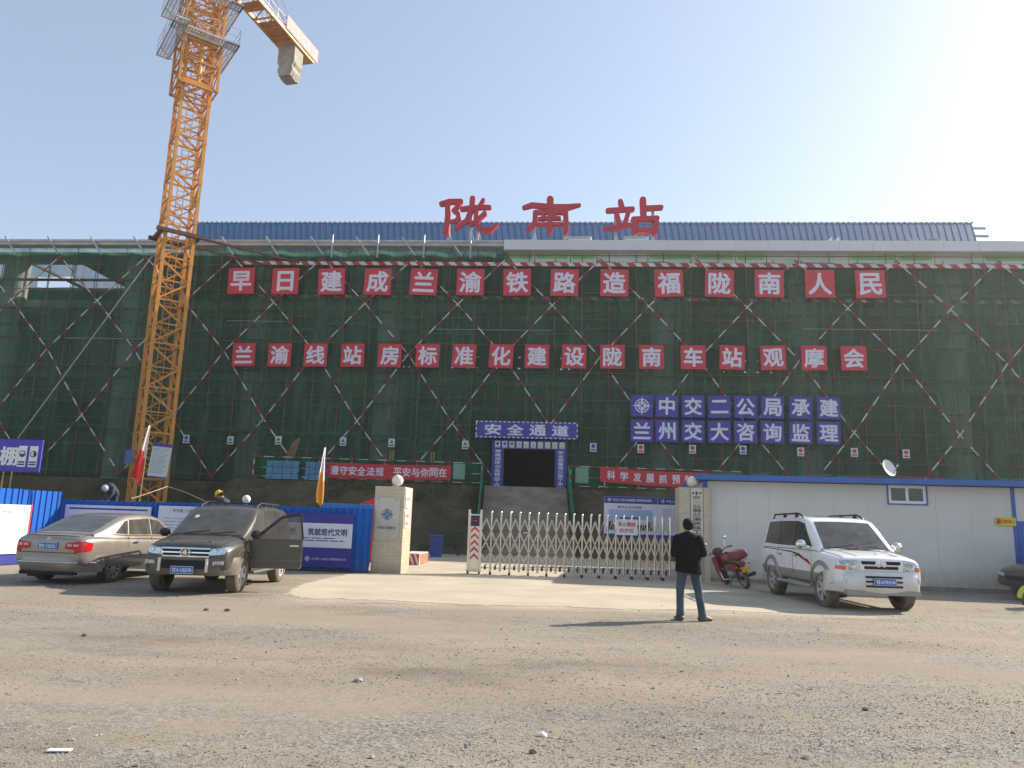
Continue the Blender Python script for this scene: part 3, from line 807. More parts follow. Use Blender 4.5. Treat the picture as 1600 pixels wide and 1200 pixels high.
banner(938, 729, 1112, 739, .80, '科学发展抓预防规', 'red banner reading 科学发展抓预防 on the right guard fence', sag=.08)
M_CRATE = mat('blue_sheet', (.08, .22, .36), .5, var=.2)
for px0, px1, wh in ((417, 465, 'left of the two'), (478, 508, 'beside the red banner')):
    A = at(px0, 723, 41.0); B = at(px1, 757, 41.0); o = thing('sheet_bundle', 'light blue wired sheet bundle on the terrace brow, %s' % wh, 'bundle', (A.x, 40.95, TZ), 0, 'blue sheet bundles')
    L = B.x - A.x; b = MB()
    for k in range(7): b.box(0 + .02 * (k % 2), 0, k * .14, L - .02 * (k % 3), .6, k * .14 + .13)
    b.build('sheets', M_CRATE, o); b = MB()
    for x in (L * .2, L * .5, L * .8): b.box(x - .012, -.01, 0, x + .012, .61, .99)
    for z in (.3, .65): b.box(-.01, -.012, z - .01, L + .01, .0, z + .01)
    b.build('strap', M_BLACK, o)
mb = MB(); c = at(452, 705, 41.9)
for k in range(4): mb.bar((c.x - .5 + .13 * k, 42.0, TZ), (c.x + .05 + .1 * k, 42.4, TZ + 2.1 + .1 * k), .16, .03)
tag(mb.build('timber_boards', mat('old_timber', (.16, .09, .045), .8, var=.3)), 'brown timber boards leaning on the scaffolding behind the blue bundles', 'boards')
for px, wh in ((612, 'left'), (676, 'right')):
    c = at(px, 712, 41.7); mb = MB(); mb.box(c.x - .1, 41.7, TZ, c.x - .03, 41.76, TZ + 1.75); mb.box(c.x + .03, 41.7, TZ, c.x + .1, 41.76, TZ + 1.8)
    tag(mb.build('timber_post', mat('pale_timber', (.30, .20, .10), .8, var=.2)), 'pale double timber post behind the red banner, the %s one' % wh, 'post', 'timber posts behind the banner')
# ================================================================ tower crane
M_CRANE = mat('crane_yellow', (.62, .25, .018), .5, var=.14, scale=1.2, dust=.12); M_CRANEG = mat('crane_grey', (.42, .43, .45), .6, .1, var=.2)
CX, CY, CROT = -20.62, 43.6, R(37)
cr = thing('tower_crane', 'tall yellow lattice tower crane with grey platforms and a counter jib carrying concrete weights', 'crane', (CX, CY, 0), CROT)
HW = .80; SEC = 2.6; ZB = .6
C4 = [(-HW, -HW), (HW, -HW), (HW, HW), (-HW, HW)]
b = MB(); b.box(-2, -2, -1.0, 2, 2, ZB); b.build('footing', M_CONC, cr)
def mast_mesh(hw, H, chord=.19, lace=.10):
    b = MB(); c4 = [(-hw, -hw), (hw, -hw), (hw, hw), (-hw, hw)]
    for x, y in c4: b.box(x - chord / 2, y - chord / 2, 0, x + chord / 2, y + chord / 2, H)
    for x, y in c4: b.box(x - .11, y - .11, H - .14, x + .11, y + .11, H - .0); b.box(x - .11, y - .11, .0, x + .11, y + .11, .13)
    for i in range(4):
        (ax, ay), (bx, by) = c4[i], c4[(i + 1) % 4]
        A = lambda z: V((ax, ay, z)); B = lambda z: V((bx, by, z))
        b.bar(A(.12), B(.12), lace, lace); b.bar(A(H * .5), B(H * .5), lace * .7, lace * .7)
        b.bar(A(.15), B(H * .5), lace); b.bar(B(H * .5), A(H - .1), lace)
        b.bar(A(H * .5), V((ax + bx, ay + by, 0)) / 2 + V((0, 0, H * .25)), lace * .5)
    return b
sm = None
zz = ZB
while zz < 36.4:
    if sm is None: sm = mast_mesh(HW, SEC).build('mast_section', M_CRANE, cr); o = sm
    else: o = sm.copy(); COL.objects.link(o); o.parent = cr
    o.location = (0, 0, zz); zz += SEC
b = MB()
for x in (-.2, .2): b.bar((x, .35, ZB), (x, .35, 36), .04)
z = ZB
while z < 36: b.bar((-.2, .35, z), (.2, .35, z), .025); z += .3
b.build('ladder', M_CRANE, cr)
# tie collar to the building
b = MB(); zc = 17.75
for s_ in (-1, 1): b.box(-1.35, s_ * 1.05 - .1, zc, 1.35, s_ * 1.05 + .1, zc + .22); b.box(s_ * 1.05 - .1, -.95, zc, s_ * 1.05 + .1, .95, zc + .22)
rot = M.Rotation(-CROT, 4, 'Z'); 
b.bar((1.1, -.9, zc + .1), rot @ V((6.6, 3.2, zc - .1)), .12); b.bar((1.1, .9, zc + .1), rot @ V((4.4, 4.0, zc - .1)), .12)
b.build('tie_collar', mat('dark_rust', (.10, .04, .03), .7, var=.3), cr)
# climbing frame with platforms
b = MB(); zf0, zf1 = 27.4, 33.9; hw = 1.12
for x, y in [(-hw, -hw), (hw, -hw), (hw, hw), (-hw, hw)]: b.box(x - .07, y - .07, zf0, x + .07, y + .07, zf1)
n = 4
for i in range(4):
    c = [(-hw, -hw), (hw, -hw), (hw, hw), (-hw, hw)]; (ax, ay), (bx, by) = c[i], c[(i + 1) % 4]
    for k in range(n):
        za = zf0 + (zf1 - zf0) * k / n; zb_ = zf0 + (zf1 - zf0) * (k + 1) / n
        b.bar((ax, ay, za), (bx, by, za), .09); b.bar((ax, ay, za), (bx, by, zb_), .06); b.bar((bx, by, za), (ax, ay, zb_), .06)
    b.bar((ax, ay, zf1), (bx, by, zf1), .12)
b.build('climbing_frame', M_CRANE, cr)
for zp, sides in ((30.6, (0, 1, 3)), (33.4, (0, 1, 3))):      # open grating walkways round the climbing frame
    e0, e1 = 1.2, 1.95; pf = None
    for k in sides:
        b = MB(); b.T = M.Rotation(pi / 2 * k, 4, 'Z'); L_ = e1 + (.55 if k == 3 else .0)
        for y in (-e1, -e0): b.bar((-L_, y, zp), (L_, y, zp), .07, .12)
        for x in (-L_, L_): b.bar((x, -e1, zp), (x, -e0, zp), .07, .12)
        n = int(2 * L_ / .16)
        for i in range(n): x = -L_ + 2 * L_ * i / n; b.bar((x, -e1, zp + .03), (x, -e0, zp + .03), .035, .03)
        for y in (-e1 + .2, -e1 + .4, -e1 + .6): b.bar((-L_, y, zp + .01), (L_, y, zp + .01), .03, .03)
        for x in (-L_ * .6, L_ * .6): b.bar((x, -e1, zp), (x * .9, -e0, zp - .7), .05)
        pf = b.build('platform', M_CRANEG, cr)
        b = MB(); b.T = M.Rotation(pi / 2 * k, 4, 'Z')
        for hz_ in (.55, 1.05): b.bar((-L_, -e1, zp + hz_), (L_, -e1, zp + hz_), .025)
        for f in (-1, -.33, .33, 1): b.bar((L_ * f, -e1, zp), (L_ * f, -e1, zp + 1.05), .025)
        b.build('handrail', M_CRANEG, pf)
b = MB()                                                      # hydraulic jack and inner frame of the climbing cage
b.tube((0, -1.0, 27.6), (0, -1.0, 30.4), .14, n=10); b.box(-.9, -1.14, 30.3, .9, -.96, 30.6); b.box(-.9, -1.14, 27.4, .9, -.96, 27.7)
for z in (28.4, 29.6, 31.4, 32.6):
    for s_ in (-1, 1): b.bar((-1.1, s_ * .6, z), (1.1, s_ * .6, z + .5), .06); b.bar((s_ * .6, -1.1, z), (s_ * .6, 1.1, z + .5), .06)
b.build('climbing_gear', M_CRANE, cr)
# slewing unit, cab, cathead, counter jib and jib (turned frame: x along the counter jib)
JA = math.atan2(.966, .26) - CROT
JT = M.Rotation(JA, 4, 'Z')
def jb(): q = MB(); q.T = JT; return q
b = jb(); b.T = None; b.lathe([(0, 36.3), (1.3, 36.3), (1.3, 37.0), (1.0, 37.0), (1.0, 37.4), (0, 37.4)], 20); b.build('slewing_ring', M_CRANE, cr)
b = jb(); b.box(-3.0, -2.0, 36.9, -1.3, -.8, 39.0); b.build('cab', M_OFFW, cr, bevel=.05)
b = jb()
for y in (-.7, .7): b.bar((-.7, y, 37.4), (0, y * .3, 44.5), .16); b.bar((.7, y, 37.4), (0, y * .3, 44.5), .16)
for k in range(6): z = 38 + k; f = 1 - k / 7.5; b.bar((-.7 * f, -.7 * f, z), (-.7 * f, .7 * f, z), .07); b.bar((.7 * f, -.7 * f, z), (.7 * f, .7 * f, z), .07)
b.build('cathead', M_CRANE, cr)
b = jb(); Lc = 12.0; wj = .78; zj = 37.1
for y in (-wj, wj): b.box(.8, y - .09, zj, Lc, y + .09, zj + .3)
k = 0; x = .8
while x < 9.0: b.bar((x, -wj, zj + .12), (x, wj, zj + .12), .1); b.bar((x, -wj, zj + .12), (x + 1.1, wj, zj + .12), .07); x += 1.1
for xa, xb in ((1, 3.2), (4.6, 5.6), (6.8, 9.2)): b.box(xa, -wj + .1, zj + .2, xb, wj - .1, zj + .24)
b.box(9.0, -wj + .1, zj + .02, 9.3, wj - .1, zj + .28); b.box(10.7, -wj + .1, zj + .02, 12.0, wj - .1, zj + .28)
cj = b.build('counter_jib', M_CRANE, cr)
b = jb()
for y in (-wj, wj):
    for hz in (.6, 1.15): b.bar((.8, y, zj + hz), (9.2, y, zj + hz), .035)
    x = .8
    while x < 9.3: b.bar((x, y, zj + .3), (x, y, zj + 1.15), .035); x += 1.2
b.build('handrail', M_CRANEG, cj)
for k in range(4):
    b = jb(); x = 9.45 + k * .3; d = (2.5, 2.6, 2.62, 2.55)[k]
    b.prism([(-.72, zj + .25), (.72, zj + .25), (.72, zj - d * .55), (.55, zj - d * .66), (.66, zj - d * .8), (.5, zj - d), (-.5, zj - d), (-.66, zj - d * .8), (-.55, zj - d * .66), (-.72, zj - d * .55)], x, x + .285, plane='yz')
    b.build('counterweight', mat('weight_concrete', (.34, .31, .25), .9, var=.2), cr)
b = jb(); b.box(7.8, wj + .12, zj + .25, 12.4, wj + .16, zj + 1.35); b.box(7.8, -wj - .16, zj + .25, 12.4, -wj - .12, zj + 1.35)
sgn = b.build('sign_panel', mat('faded_red_sheet', (.48, .10, .10), .6, var=.2), cr)
b = jb(); rs = random.Random(2)
for k in range(5):
    x0 = 8.1 + k * .86
    for q in range(4): xx = x0 + rs.uniform(0, .4); b.box(xx, -wj - .175, zj + .42 + q * .2, xx + rs.uniform(.15, .35), -wj - .162, zj + .50 + q * .2)
b.build('lettering', M_PW, sgn)
b = jb()
for y in (-.6, .6): b.tube((0, y * .3, 44.5), (8.6, y, zj + .3), .045, n=6); b.tube((0, y * .3, 44.5), (11, y, zj + .3), .035, n=6)
b.build('pendant', M_CRANEG, cr)
b = jb()
for y in (-.6, .6): b.bar((-1, y, 37.6), (-30, y, 38.2), .12)
b.bar((-1, 0, 38.8), (-30, 0, 39.3), .12)
for k in range(24):
    x = -1 - k * 1.2
    for y in (-.6, .6): b.bar((x, y, 37.6 - x * .02), (x - .6, 0, 38.8 - x * .017), .05); b.bar((x - .6, 0, 38.8 - x * .017), (x - 1.2, y, 37.6 - x * .02), .05)
b.build('jib', M_CRANE, cr)
b = MB(); p = V((-2.2, -1.4, 16.8)); 
A = M.Rotation(-CROT, 4, 'Z') @ (at(238, 400, 43.0) - V((CX, CY, 0))); B_ = M.Rotation(-CROT, 4, 'Z') @ (at(28, 685, 44.0) - V((CX, CY, 0)))
b.tube(A, B_, .035, n=6); b.build('guy_wire', M_GALV, cr)
# boards hanging on the mast
n0 = at(236, 692, 41.9); n1 = at(262, 694, 41.9); n2 = at(250, 744, 41.9)
o = thing('notice_board', 'white notice board with blue header hanging on the foot of the crane', 'notice board', (n0.x, 41.9, n2.z), R(6)); o.rotation_euler = (0, R(4), R(6))
Wd, Hd = n1.x - n0.x + .1, n0.z - n2.z
b = MB(); b.box(0, -.02, 0, Wd, .02, Hd); b.build('panel', M_PW, o)
b = MB(); b.box(-.01, -.03, Hd - .16, Wd + .01, -.021, Hd + .02); b.build('header', M_SBLUE, o); b = MB(); b.box(-.01, -.03, -.04, Wd + .01, -.021, .02); b.build('footer', M_SBLUE, o)
b = MB()
for k in range(14): b.box(.08, -.026, Hd - .3 - k * .1, Wd - .1 - .1 * (k % 3), -.0215, Hd - .275 - k * .1)
b.build('lettering', mat('grey_ink', (.25, .26, .3), .6), o)
c0 = at(197, 702, 42.0); mb = MB(); mb.box(0, -.02, 0, .42, .02, .82); o = mb.build('site_plate', mat('plate_blue', (.06, .12, .30), .5)); o.location = (c0.x, 42.0, c0.z - .82); tag(o, 'small blue plate on the left foot of the crane behind the flag', 'plate')

# ================================================================ site fences, boards, flags
M_FBLUE = mat('fence_blue', (.005, .098, .42), .6, .0, var=.14, scale=.7, spec=.25); M_FRAIL = mat('fence_rail', (.01, .06, .20), .5)
M_SKYB = mat('corrugated_light_blue', (.05, .20, .55), .4, var=.1)
def corr_fence(name, label, P, Q, h, pitch=.22, parts=None):
    P = V((*P, 0)); Q = V((*Q, 0)); L = (Q - P).length; rz = math.atan2(Q.y - P.y, Q.x - P.x)
    o = thing(name, label, 'fence', P, rz); n = int(L / pitch); nb = 3.0; x = 0; k = 0
    while x < L - .01:
        x1 = min(L, x + nb); b = MB(); pr = []; q = x
        while q < x1 - .01:
            e = min(pitch, x1 - q); pr += [(q, 0), (q + e * .55, 0), (q + e * .62, .03), (q + e * .93, .03)]; q += pitch
        pr.append((x1, 0)); top = h + (.012 if k % 2 else 0)
        vs = [(a, c, .02) for a, c in pr] + [(a, c, top) for a, c in pr] + [(a, c + .004, .02) for a, c in pr] + [(a, c + .004, top) for a, c in pr]; m = len(pr)
        fs = [(i, i + 1, m + i + 1, m + i) for i in range(m - 1)] + [(2 * m + i, 3 * m + i, 3 * m + i + 1, 2 * m + i + 1) for i in range(m - 1)] + [(m + i, m + i + 1, 3 * m + i + 1, 3 * m + i) for i in range(m - 1)]
        b.add(vs, fs); b.build('sheet', M_FBLUE, o); x = x1; k += 1
    b = MB()
    for z in (.25, h - .25): b.box(0, .04, z - .03, L, .09, z + .03)
    b.build('rail', M_FRAIL, o)
    x = .1
    while x < L: b = MB(); b.box(x - .04, .095, 0, x + .04, .17, h - .05); b.build('post', M_FRAIL, o); x += 3.0
    b = MB(); b.box(0, -.03, -.05, L, .04, .06); b.build('plinth', mat('fence_foot', (.05, .05, .06), .9), o)
    return o
# long fence beside the gate: runs left from the gate pillar, then the side fence comes towards the road
FX0, FY0, FX1, FY1 = -13.35, 22.95, -3.95, 22.35
corr_fence('site_fence', 'long shaded blue corrugated fence behind the two parked cars', (FX0, FY0), (FX1, FY1), 1.82)
corr_fence('side_fence', 'sunlit blue corrugated fence carrying a white board at the left edge', (-14.6, 15.5), (-13.3, 22.85), 2.04)
fdir = (V((FX1 - FX0, FY1 - FY0, 0))).normalized(); frz = math.atan2(fdir.y, fdir.x); fnrm = V((fdir.y, -fdir.x, 0))
def on_fence(px, off=.05):
    """point on the long fence seen at column px (at mid height)"""
    d = ray(px, 840); P0 = V((FX0, FY0, 0)) + fnrm * off; s_ = (P0 - CAM).dot(fnrm) / d.dot(fnrm); P = CAM + d * s_; P.z = 0; return P
mb = MB(); A = on_fence(500, -.15); Bq = on_fence(576, -.15); L = (Bq - A).length; pr = []; q = 0
while q < L: pr += [(q, 0), (q + .06, 0), (q + .08, .03), (q + .12, .03)]; q += .14
m = len(pr); mb.add([(a, c, 1.1) for a, c in pr] + [(a, c, 1.96 - .0 * a) for a, c in pr], [(i, i + 1, m + i + 1, m + i) for i in range(m - 1)])
mb.box(0, .031, 0, L, .08, 1.93)
o = mb.build('corrugated_sheets', M_SKYB); o.location = (A.x, A.y, 0); o.rotation_euler = (0, 0, frz); tag(o, 'light blue corrugated sheets stacked upright behind the fence beside the gate pillar', 'roof sheets')
def fence_board(name, label, px0, px1, z0, z1, cat='board'):
    A = on_fence(px0, .05); Bq = on_fence(px1, .05); o = thing(name, label, cat, (A.x, A.y, 0), frz); return o, (Bq - A).length
M_PURP = mat('board_navy', (.03, .035, .26), .5, var=.08); M_BWH = mat('board_white', (.62, .63, .72), .5, var=.05); M_INKG = mat('faint_ink', (.30, .31, .36), .6)
def lines(b, x0, x1, z0, z1, n, y=-.016, rs=random.Random(6)):
    for k in range(n):
        z = z1 - (z1 - z0) * (k + .5) / n; x = x0; e = x1 - (x1 - x0) * rs.uniform(0, .25)
        while x < e: l = rs.uniform(.1, .4); b.box(x, y, z - .012, min(e, x + l), y + .004, z + .012); x += l + .05
o, L = fence_board('fence_board', 'white framed notice board on the fence behind the parked sedan', 97, 232, .2, 1.7)
b = MB(); b.box(0, -.03, .15, L, 0, 1.68); b.build('panel', M_BWH, o)
b = MB(); b.box(.12, -.042, .25, L - .12, -.034, 1.55); b.box(.12, -.042, 1.552, L - .1, -.034, 1.6, 1); b.build('sheet', [M_BWH, M_PURP], o)
b = MB(); lines(b, .35, L - .3, .3, 1.4, 10, -.048); b.build('lettering', M_INKG, o)
o, L = fence_board('fence_board', 'white notice board with a line of black writing behind the grey off-roader', 244, 372, .2, 1.75)
b = MB(); b.box(0, -.03, .15, L, 0, 1.73); b.build('panel', M_BWH, o)
b = MB(); put_text(b, '中交第二公路工程局', .9, -.034, 1.6, h=.1, bold=.01); b.build('heading', M_NAVY, o)
b = MB(); lines(b, .2, L - .2, .3, 1.42, 12, -.036); b.build('lettering', M_INKG, o)
o, L = fence_board('fence_poster', 'large blue poster with a white band reading 筑就现代文明 beside the gate pillar', 396, 551, .1, 1.7, 'poster')
b = MB(); b.box(0, -.03, .12, L, 0, 1.66); b.build('panel', M_PURP, o)
b = MB(); b.box(.01, -.036, .68, L - .01, -.031, 1.37); b.build('band', M_BWH, o)
b = MB(); put_text(b, '筑就现代文明', L - .74, -.042, 1.12, h=.21, w=1.16, bold=.025); put_text(b, '筑桥品质', L - 2.1, -.042, 1.12, h=.21, w=.85, bold=.025)
lines(b, L - 1.5, L - .2, .84, .98, 2, -.042); b.build('slogan', M_NAVY, o)
b = MB(); compass(b, L - 1.28, -.04, .36, .085); put_text(b, '中交第二公路工程局有限公司', L - .66, -.036, .36, h=.065, w=1.0, bold=.01); b.build('emblem', M_BWH, o)
# white board on the sunlit side fence
sd = V((1.3, 7.35, 0)).normalized(); srz = math.atan2(sd.y, sd.x)
o = thing('side_board', 'big sunlit white board with a red edge on the side fence at the left edge', 'board', (-14.27, 17.2, 0), srz)
b = MB(); b.box(0, -.06, .3, 4.5, -.01, 1.62); b.build('panel', mat('lit_white_board', (.74, .74, .75), .5, var=.03), o)
b = MB(); b.box(4.5, -.065, .28, 4.56, -.005, 1.64); b.build('edge_strip', M_RED, o)
b = MB(); put_text(b, '安全文明施工', 3.55, -.066, 1.42, h=.07, w=1.0, bold=0); b.build('lettering', M_INKG, o)
b = MB(); b.box(0, -.05, .02, 4.6, -.012, .27); b.build('skirting', M_PURP, o)
# blue sign on posts behind the side fence
bz = 26.5; s0 = at(68, 690, bz); s1 = at(57, 735, bz); zt_, zb_ = s0.z, s1.z - .06
o = thing('workshop_sign', 'purple blue sign with white characters and two round pictograms on posts at the left edge', 'sign', (s0.x, bz, 0), R(-3)); o.rotation_euler = (0, 0, R(-3))
b = MB(); b.box(-4.2, -.03, zb_, 0, .03, zt_ + .05); b.build('panel', mat('sign_violet', (.06, .045, .42), .5, var=.06), o)
hh = zt_ - zb_; b = MB()
for i, ch in enumerate('加工棚'): put_text(b, ch, -3.0 + i * .93 - .02, -.036, zb_ + hh * .5, h=hh * .62, w=hh * .62, bold=.03)
b.build('lettering', M_WHITE, o)
for i in range(2):
    x = -.62 + i * .40 - .05; b = MB(); b.box(x - .15, -.036, zb_ + hh * .16, x + .15, -.031, zb_ + hh * .84)
    b.prism([(x + .115 * cos(a * pi / 8), zb_ + hh * .58 + .115 * sin(a * pi / 8)) for a in range(16)], -.042, -.037, mi=1)
    b.prism([(x + .085 * cos(a * pi / 8), zb_ + hh * .58 + .085 * sin(a * pi / 8)) for a in range(0 if i == 0 else 4, 9 if i == 0 else 13)], -.047, -.043, mi=0)
    b.box(x - .12, -.042, zb_ + hh * .21, x + .12, -.037, zb_ + hh * .26, 1); b.box(x - .12, -.042, zb_ + hh * .29, x + .12, -.037, zb_ + hh * .34, 1)
    b.build('pictogram', [M_WHITE, M_NAVY], o)
for x in (-1.35, -1.05, -3.6): b = MB(); b.tube((x, .08, 0), (x, .08, zt_), .03, n=6); b.build('post', M_RUST, o)
b = MB(); b.tube((-1.35, .08, 1.9), (-1.05, .08, 2.0), .02, n=5); b.build('strut', M_RUST, o)
# flags
def flag(px, ytop, ybot, cols, label, lean, seed):
    A = on_fence(px, -.2); zt_ = at(px, ytop, A.y).z; zb_ = at(px, ybot, A.y).z
    o = thing('flag', label, 'flag', (A.x, A.y, 1.0), 0, 'flags on the fence'); zt_ -= 1; zb_ -= 1
    b = MB(); b.tube((0, 0, -1), (lean, 0, zt_ + .02), .014, n=6); b.build('pole', mat('bamboo', (.35, .26, .12), .6), o)
    rs = random.Random(seed); b = MB(); nx, nz = 14, 22; vs = []; fs = []
    for j in range(nz + 1):
        v = j / nz; z = zt_ + (zb_ - zt_) * v; wd = (.02 + .25 * min(1, v * 1.25)) * (1 if v < .92 else .9)
        for i in range(nx + 1):
            u = i / nx; x = lean * (z / max(zt_, .1)) - (wd * u * (1 if lean > 0.03 else .8)) + .25 * wd * (lean < .03)
            y = -.02 - .07 * sin(u * 9 + v * 2 + seed) * min(1, v * 2) * (u ** .5) - .05 * u
            vs.append((x, y, z - .25 * u * (1 - u) * v - .05 * sin(u * 6) * v))
    for j in range(nz):
        for i in range(nx): a = j * (nx + 1) + i; fs.append((a, a + 1, a + nx + 2, a + nx + 1)); b.m.append(0)
    b.m = []; b.add(vs, fs); b.m = [(0 if (k // nx) < nz * .42 + (3 if (k % nx) < 4 else 0) else 1) for k in range(len(fs))]
    b.build('cloth', cols, o, smooth=80, fix=False)
mf1, mf2, mf3 = mat('flag_white', (.74, .66, .68), .7, var=.08), mat('flag_red', (.72, .03, .03), .6, var=.15, scale=6), mat('flag_orange', (.78, .34, .04), .6, var=.15, scale=5)
flag(208, 664, 748, [mf1, mf2], 'white and red flag hanging on a pole in front of the crane foot', .12, 2)
flag(497, 699, 786, [mf1, mf3], 'white and orange flag hanging on a pole above the blue fence', .02, 5)
A = on_fence(205, -.25); mb = MB(); pts = [at(205, 779, 22.8), at(225, 773, 23.5), at(262, 760, 26), at(290, 769, 25), at(320, 783, 23.0)]
mb.pipe(pts, .012, 5); tag(mb.build('rope', mat('rope', (.35, .30, .22), .8)), 'thin pale rope sagging over the blue fence right of the crane foot', 'rope')
# globe lamp on a post behind the off-roader
M_GLOBE = mat('milky_globe', (.78, .74, .62), .25, var=.04)
c = at(385, 780, 23.2); o = thing('globe_lamp', 'cream globe lamp on a thin post above the grey off-roader', 'lamp', (c.x, 23.2, 0))
b = MB(); b.ball((0, 0, c.z), .125, 18, 12); b.build('globe', M_GLOBE, o, smooth=60)
b = MB(); b.tube((0, 0, 0), (0, 0, c.z - .1), .04, n=8); b.build('post', M_GALV, o)

# ================================================================ gate pillars
def tile_mat():
    m = bpy.data.materials.new('cream_tile'); m.use_nodes = True; t = m.node_tree; N = t.nodes.new; L = t.links.new; b = t.nodes['Principled BSDF']
    tc = N('ShaderNodeTexCoord'); mp = N('ShaderNodeMapping'); mp.inputs['Rotation'].default_value = (R(90), 0, 0); L(tc.outputs['Object'], mp.inputs['Vector'])
    sx = N('ShaderNodeSeparateXYZ'); L(tc.outputs['Object'], sx.inputs[0]); ad = N('ShaderNodeMath'); L(sx.outputs['X'], ad.inputs[0]); L(sx.outputs['Y'], ad.inputs[1])
    cx = N('ShaderNodeCombineXYZ'); L(ad.outputs[0], cx.inputs['X']); L(sx.outputs['Z'], cx.inputs['Y'])
    br = N('ShaderNodeTexBrick'); br.inputs['Scale'].default_value = 1; br.inputs['Brick Width'].default_value = .3; br.inputs['Row Height'].default_value = .10; br.inputs['Mortar Size'].default_value = .006; br.inputs['Bias'].default_value = .1
    br.inputs['Color1'].default_value = (.56, .475, .345, 1); br.inputs['Color2'].default_value = (.53, .445, .32, 1); br.inputs['Mortar'].default_value = (.42, .35, .25, 1)
    L(cx.outputs[0], br.inputs['Vector']); nz = N('ShaderNodeTexNoise'); nz.inputs['Scale'].default_value = 3; nz.inputs['Detail'].default_value = 6; L(tc.outputs['Object'], nz.inputs['Vector'])
    mr = N('ShaderNodeMapRange'); mr.inputs['To Min'].default_value = .8; mr.inputs['To Max'].default_value = 1.15; L(nz.outputs['Fac'], mr.inputs['Value'])
    mx = N('ShaderNodeMix'); mx.data_type = 'RGBA'; mx.blend_type = 'MULTIPLY'; mx.inputs['Factor'].default_value = 1; L(br.outputs['Color'], mx.inputs['A']); L(mr.outputs['Result'], mx.inputs['B'])
    L(mx.outputs['Result'], b.inputs['Base Color']); b.inputs['Roughness'].default_value = .5; return m
M_TILE = tile_mat(); M_BRUSH = mat('brushed_plate', (.52, .49, .43), .36, .7, var=.1); M_PLBLUE = mat('plaque_blue', (.03, .10, .26), .5)
o = thing('gate_pillar', 'cream tiled gate pillar with a steel plaque and a globe lamp left of the gate', 'gate pillar', (-3.44, 23.0, 0), R(-6))
b = MB(); b.box(-.45, -.5, 0, .45, .5, 2.50); b.build('shaft', M_TILE, o, bevel=.01)
b = MB(); b.lathe([(0, 2.50), (.09, 2.50), (.07, 2.56), (0, 2.56)], 14); b.build('collar', M_GALV, o)
b = MB(); b.ball((.08, 0, 2.70), .175, 22, 14); b.build('globe', M_GLOBE, o, smooth=60)
b = MB(); b.box(-.42, -.525, .95, .33, -.502, 2.18); pl = b.build('plaque', M_BRUSH, o)
b = MB(); compass(b, -.04, -.53, 1.68, .19); put_text(b, '中国交通建设', -.05, -.53, 1.30, h=.085, w=.56, bold=.012); b.build('emblem', M_PLBLUE, pl)
b = MB()
for x in (-.32, .22): b.tube((x, -.54, 2.12), (x, -.524, 2.12), .018, n=8)
b.build('screw', M_RUST, pl)
b = MB(); b.box(.455, -.43, 1.88, .475, .05, 2.45); b.box(.455, -.43, 1.32, .475, .05, 1.80); pl = b.build('notice', M_PW, o)
b = MB(); Tq = M(((0, -1, 0, 0), (1, 0, 0, 0), (0, 0, 1, 0), (0, 0, 0, 1)))
for txt, z, in (('出入平安', 2.15),): put_text(b, txt, -.19, -.478, z, h=.1, w=.4, bold=.015, T=Tq)
for txt, z in (('进入现场', 1.66), ('注意安全', 1.44)): put_text(b, txt, -.19, -.478, z, h=.11, w=.4, bold=.015, T=Tq)
b.m = [1 if min(b.v[i].z for i in f) < 1.8 else 0 for f in b.f]
b.build('lettering', [M_NAVY, M_SR], pl)
o = thing('gate_pillar', 'cream tiled gate pillar with a vertical name board and a globe lamp right of the gate', 'gate pillar', (5.72, 23.75, 0), R(-4))
b = MB(); b.box(-.46, -.4, 0, -.13, .4, 2.80); b.build('shaft', M_TILE, o, bevel=.01)
b = MB(); b.box(.27, -.4, 0, .46, .4, 2.80); b.build('shaft', M_TILE, o, bevel=.01)
b = MB(); b.box(-.129, -.36, 0, .269, .4, 2.80); b.build('core', M_TILE, o)
b = MB(); b.box(-.11, -.415, .12, .25, -.365, 2.78); nb = b.build('name_board', M_BRUSH, o)
b = MB()
for i, ch in enumerate('中交二公局兰渝铁路工程项目经理部一分部'): put_text(b, ch, .07, -.42, 2.62 - i * .130, h=.115 if ch not in '二一' else (.06 if ch == '二' else .018), w=.27, bold=.022)
b.build('lettering', M_INK, nb)
b = MB(); b.ball((.02, 0, 2.98), .18, 22, 14); b.build('globe', M_GLOBE, o, smooth=60)

# ================================================================ retractable gate
M_CHROME = mat('stainless', (.64, .61, .57), .2, 1.0, var=.06); M_BRASSY = mat('dull_stainless', (.50, .43, .33), .34, .85, var=.12)
GA, GB = V((-1.20, 23.36, 0)), V((5.15, 23.2, 0)); GL = (GB - GA).length; grz = math.atan2(GB.y - GA.y, GB.x - GA.x)
o = thing('sliding_gate', 'shiny stainless retractable lattice gate with a chevron marked head post', 'gate', GA, grz)
b = MB(); HH = 1.92
for x in (.04, .40): b.box(x - .035, -.05, .07, x + .035, .05, HH); 
b.box(.075, -.03, .12, .365, .03, 1.78)
hd = b.build('head_post', M_CHROME, o, bevel=.006)
b = MB(); b.box(.09, -.042, 1.42, .35, -.032, 1.74)
b.prism([(.22 + .10 * cos(a * pi / 8), 1.58 + .10 * sin(a * pi / 8)) for a in range(16)], -.046, -.0435, mi=1); b.prism([(.22 + .088 * cos(a * pi / 8), 1.58 + .088 * sin(a * pi / 8)) for a in range(16)], -.05, -.047, mi=0); b.box(.15, -.055, 1.57, .29, -.051, 1.60, 2)
b.build('display', [M_BLACK, M_SB, M_RED], hd)
b = MB()
for i in range(5):
    z = .42 + i * .2; b.prism([(.10, z), (.22, z + .12), (.34, z), (.34, z + .08), (.22, z + .20), (.10, z + .08)], -.042, -.033, mi=0 if i > 1 else 1)
b.build('chevron', [mat('chevron_red', (.55, .06, .03), .5), mat('chevron_crimson', (.45, .03, .10), .5)], hd)
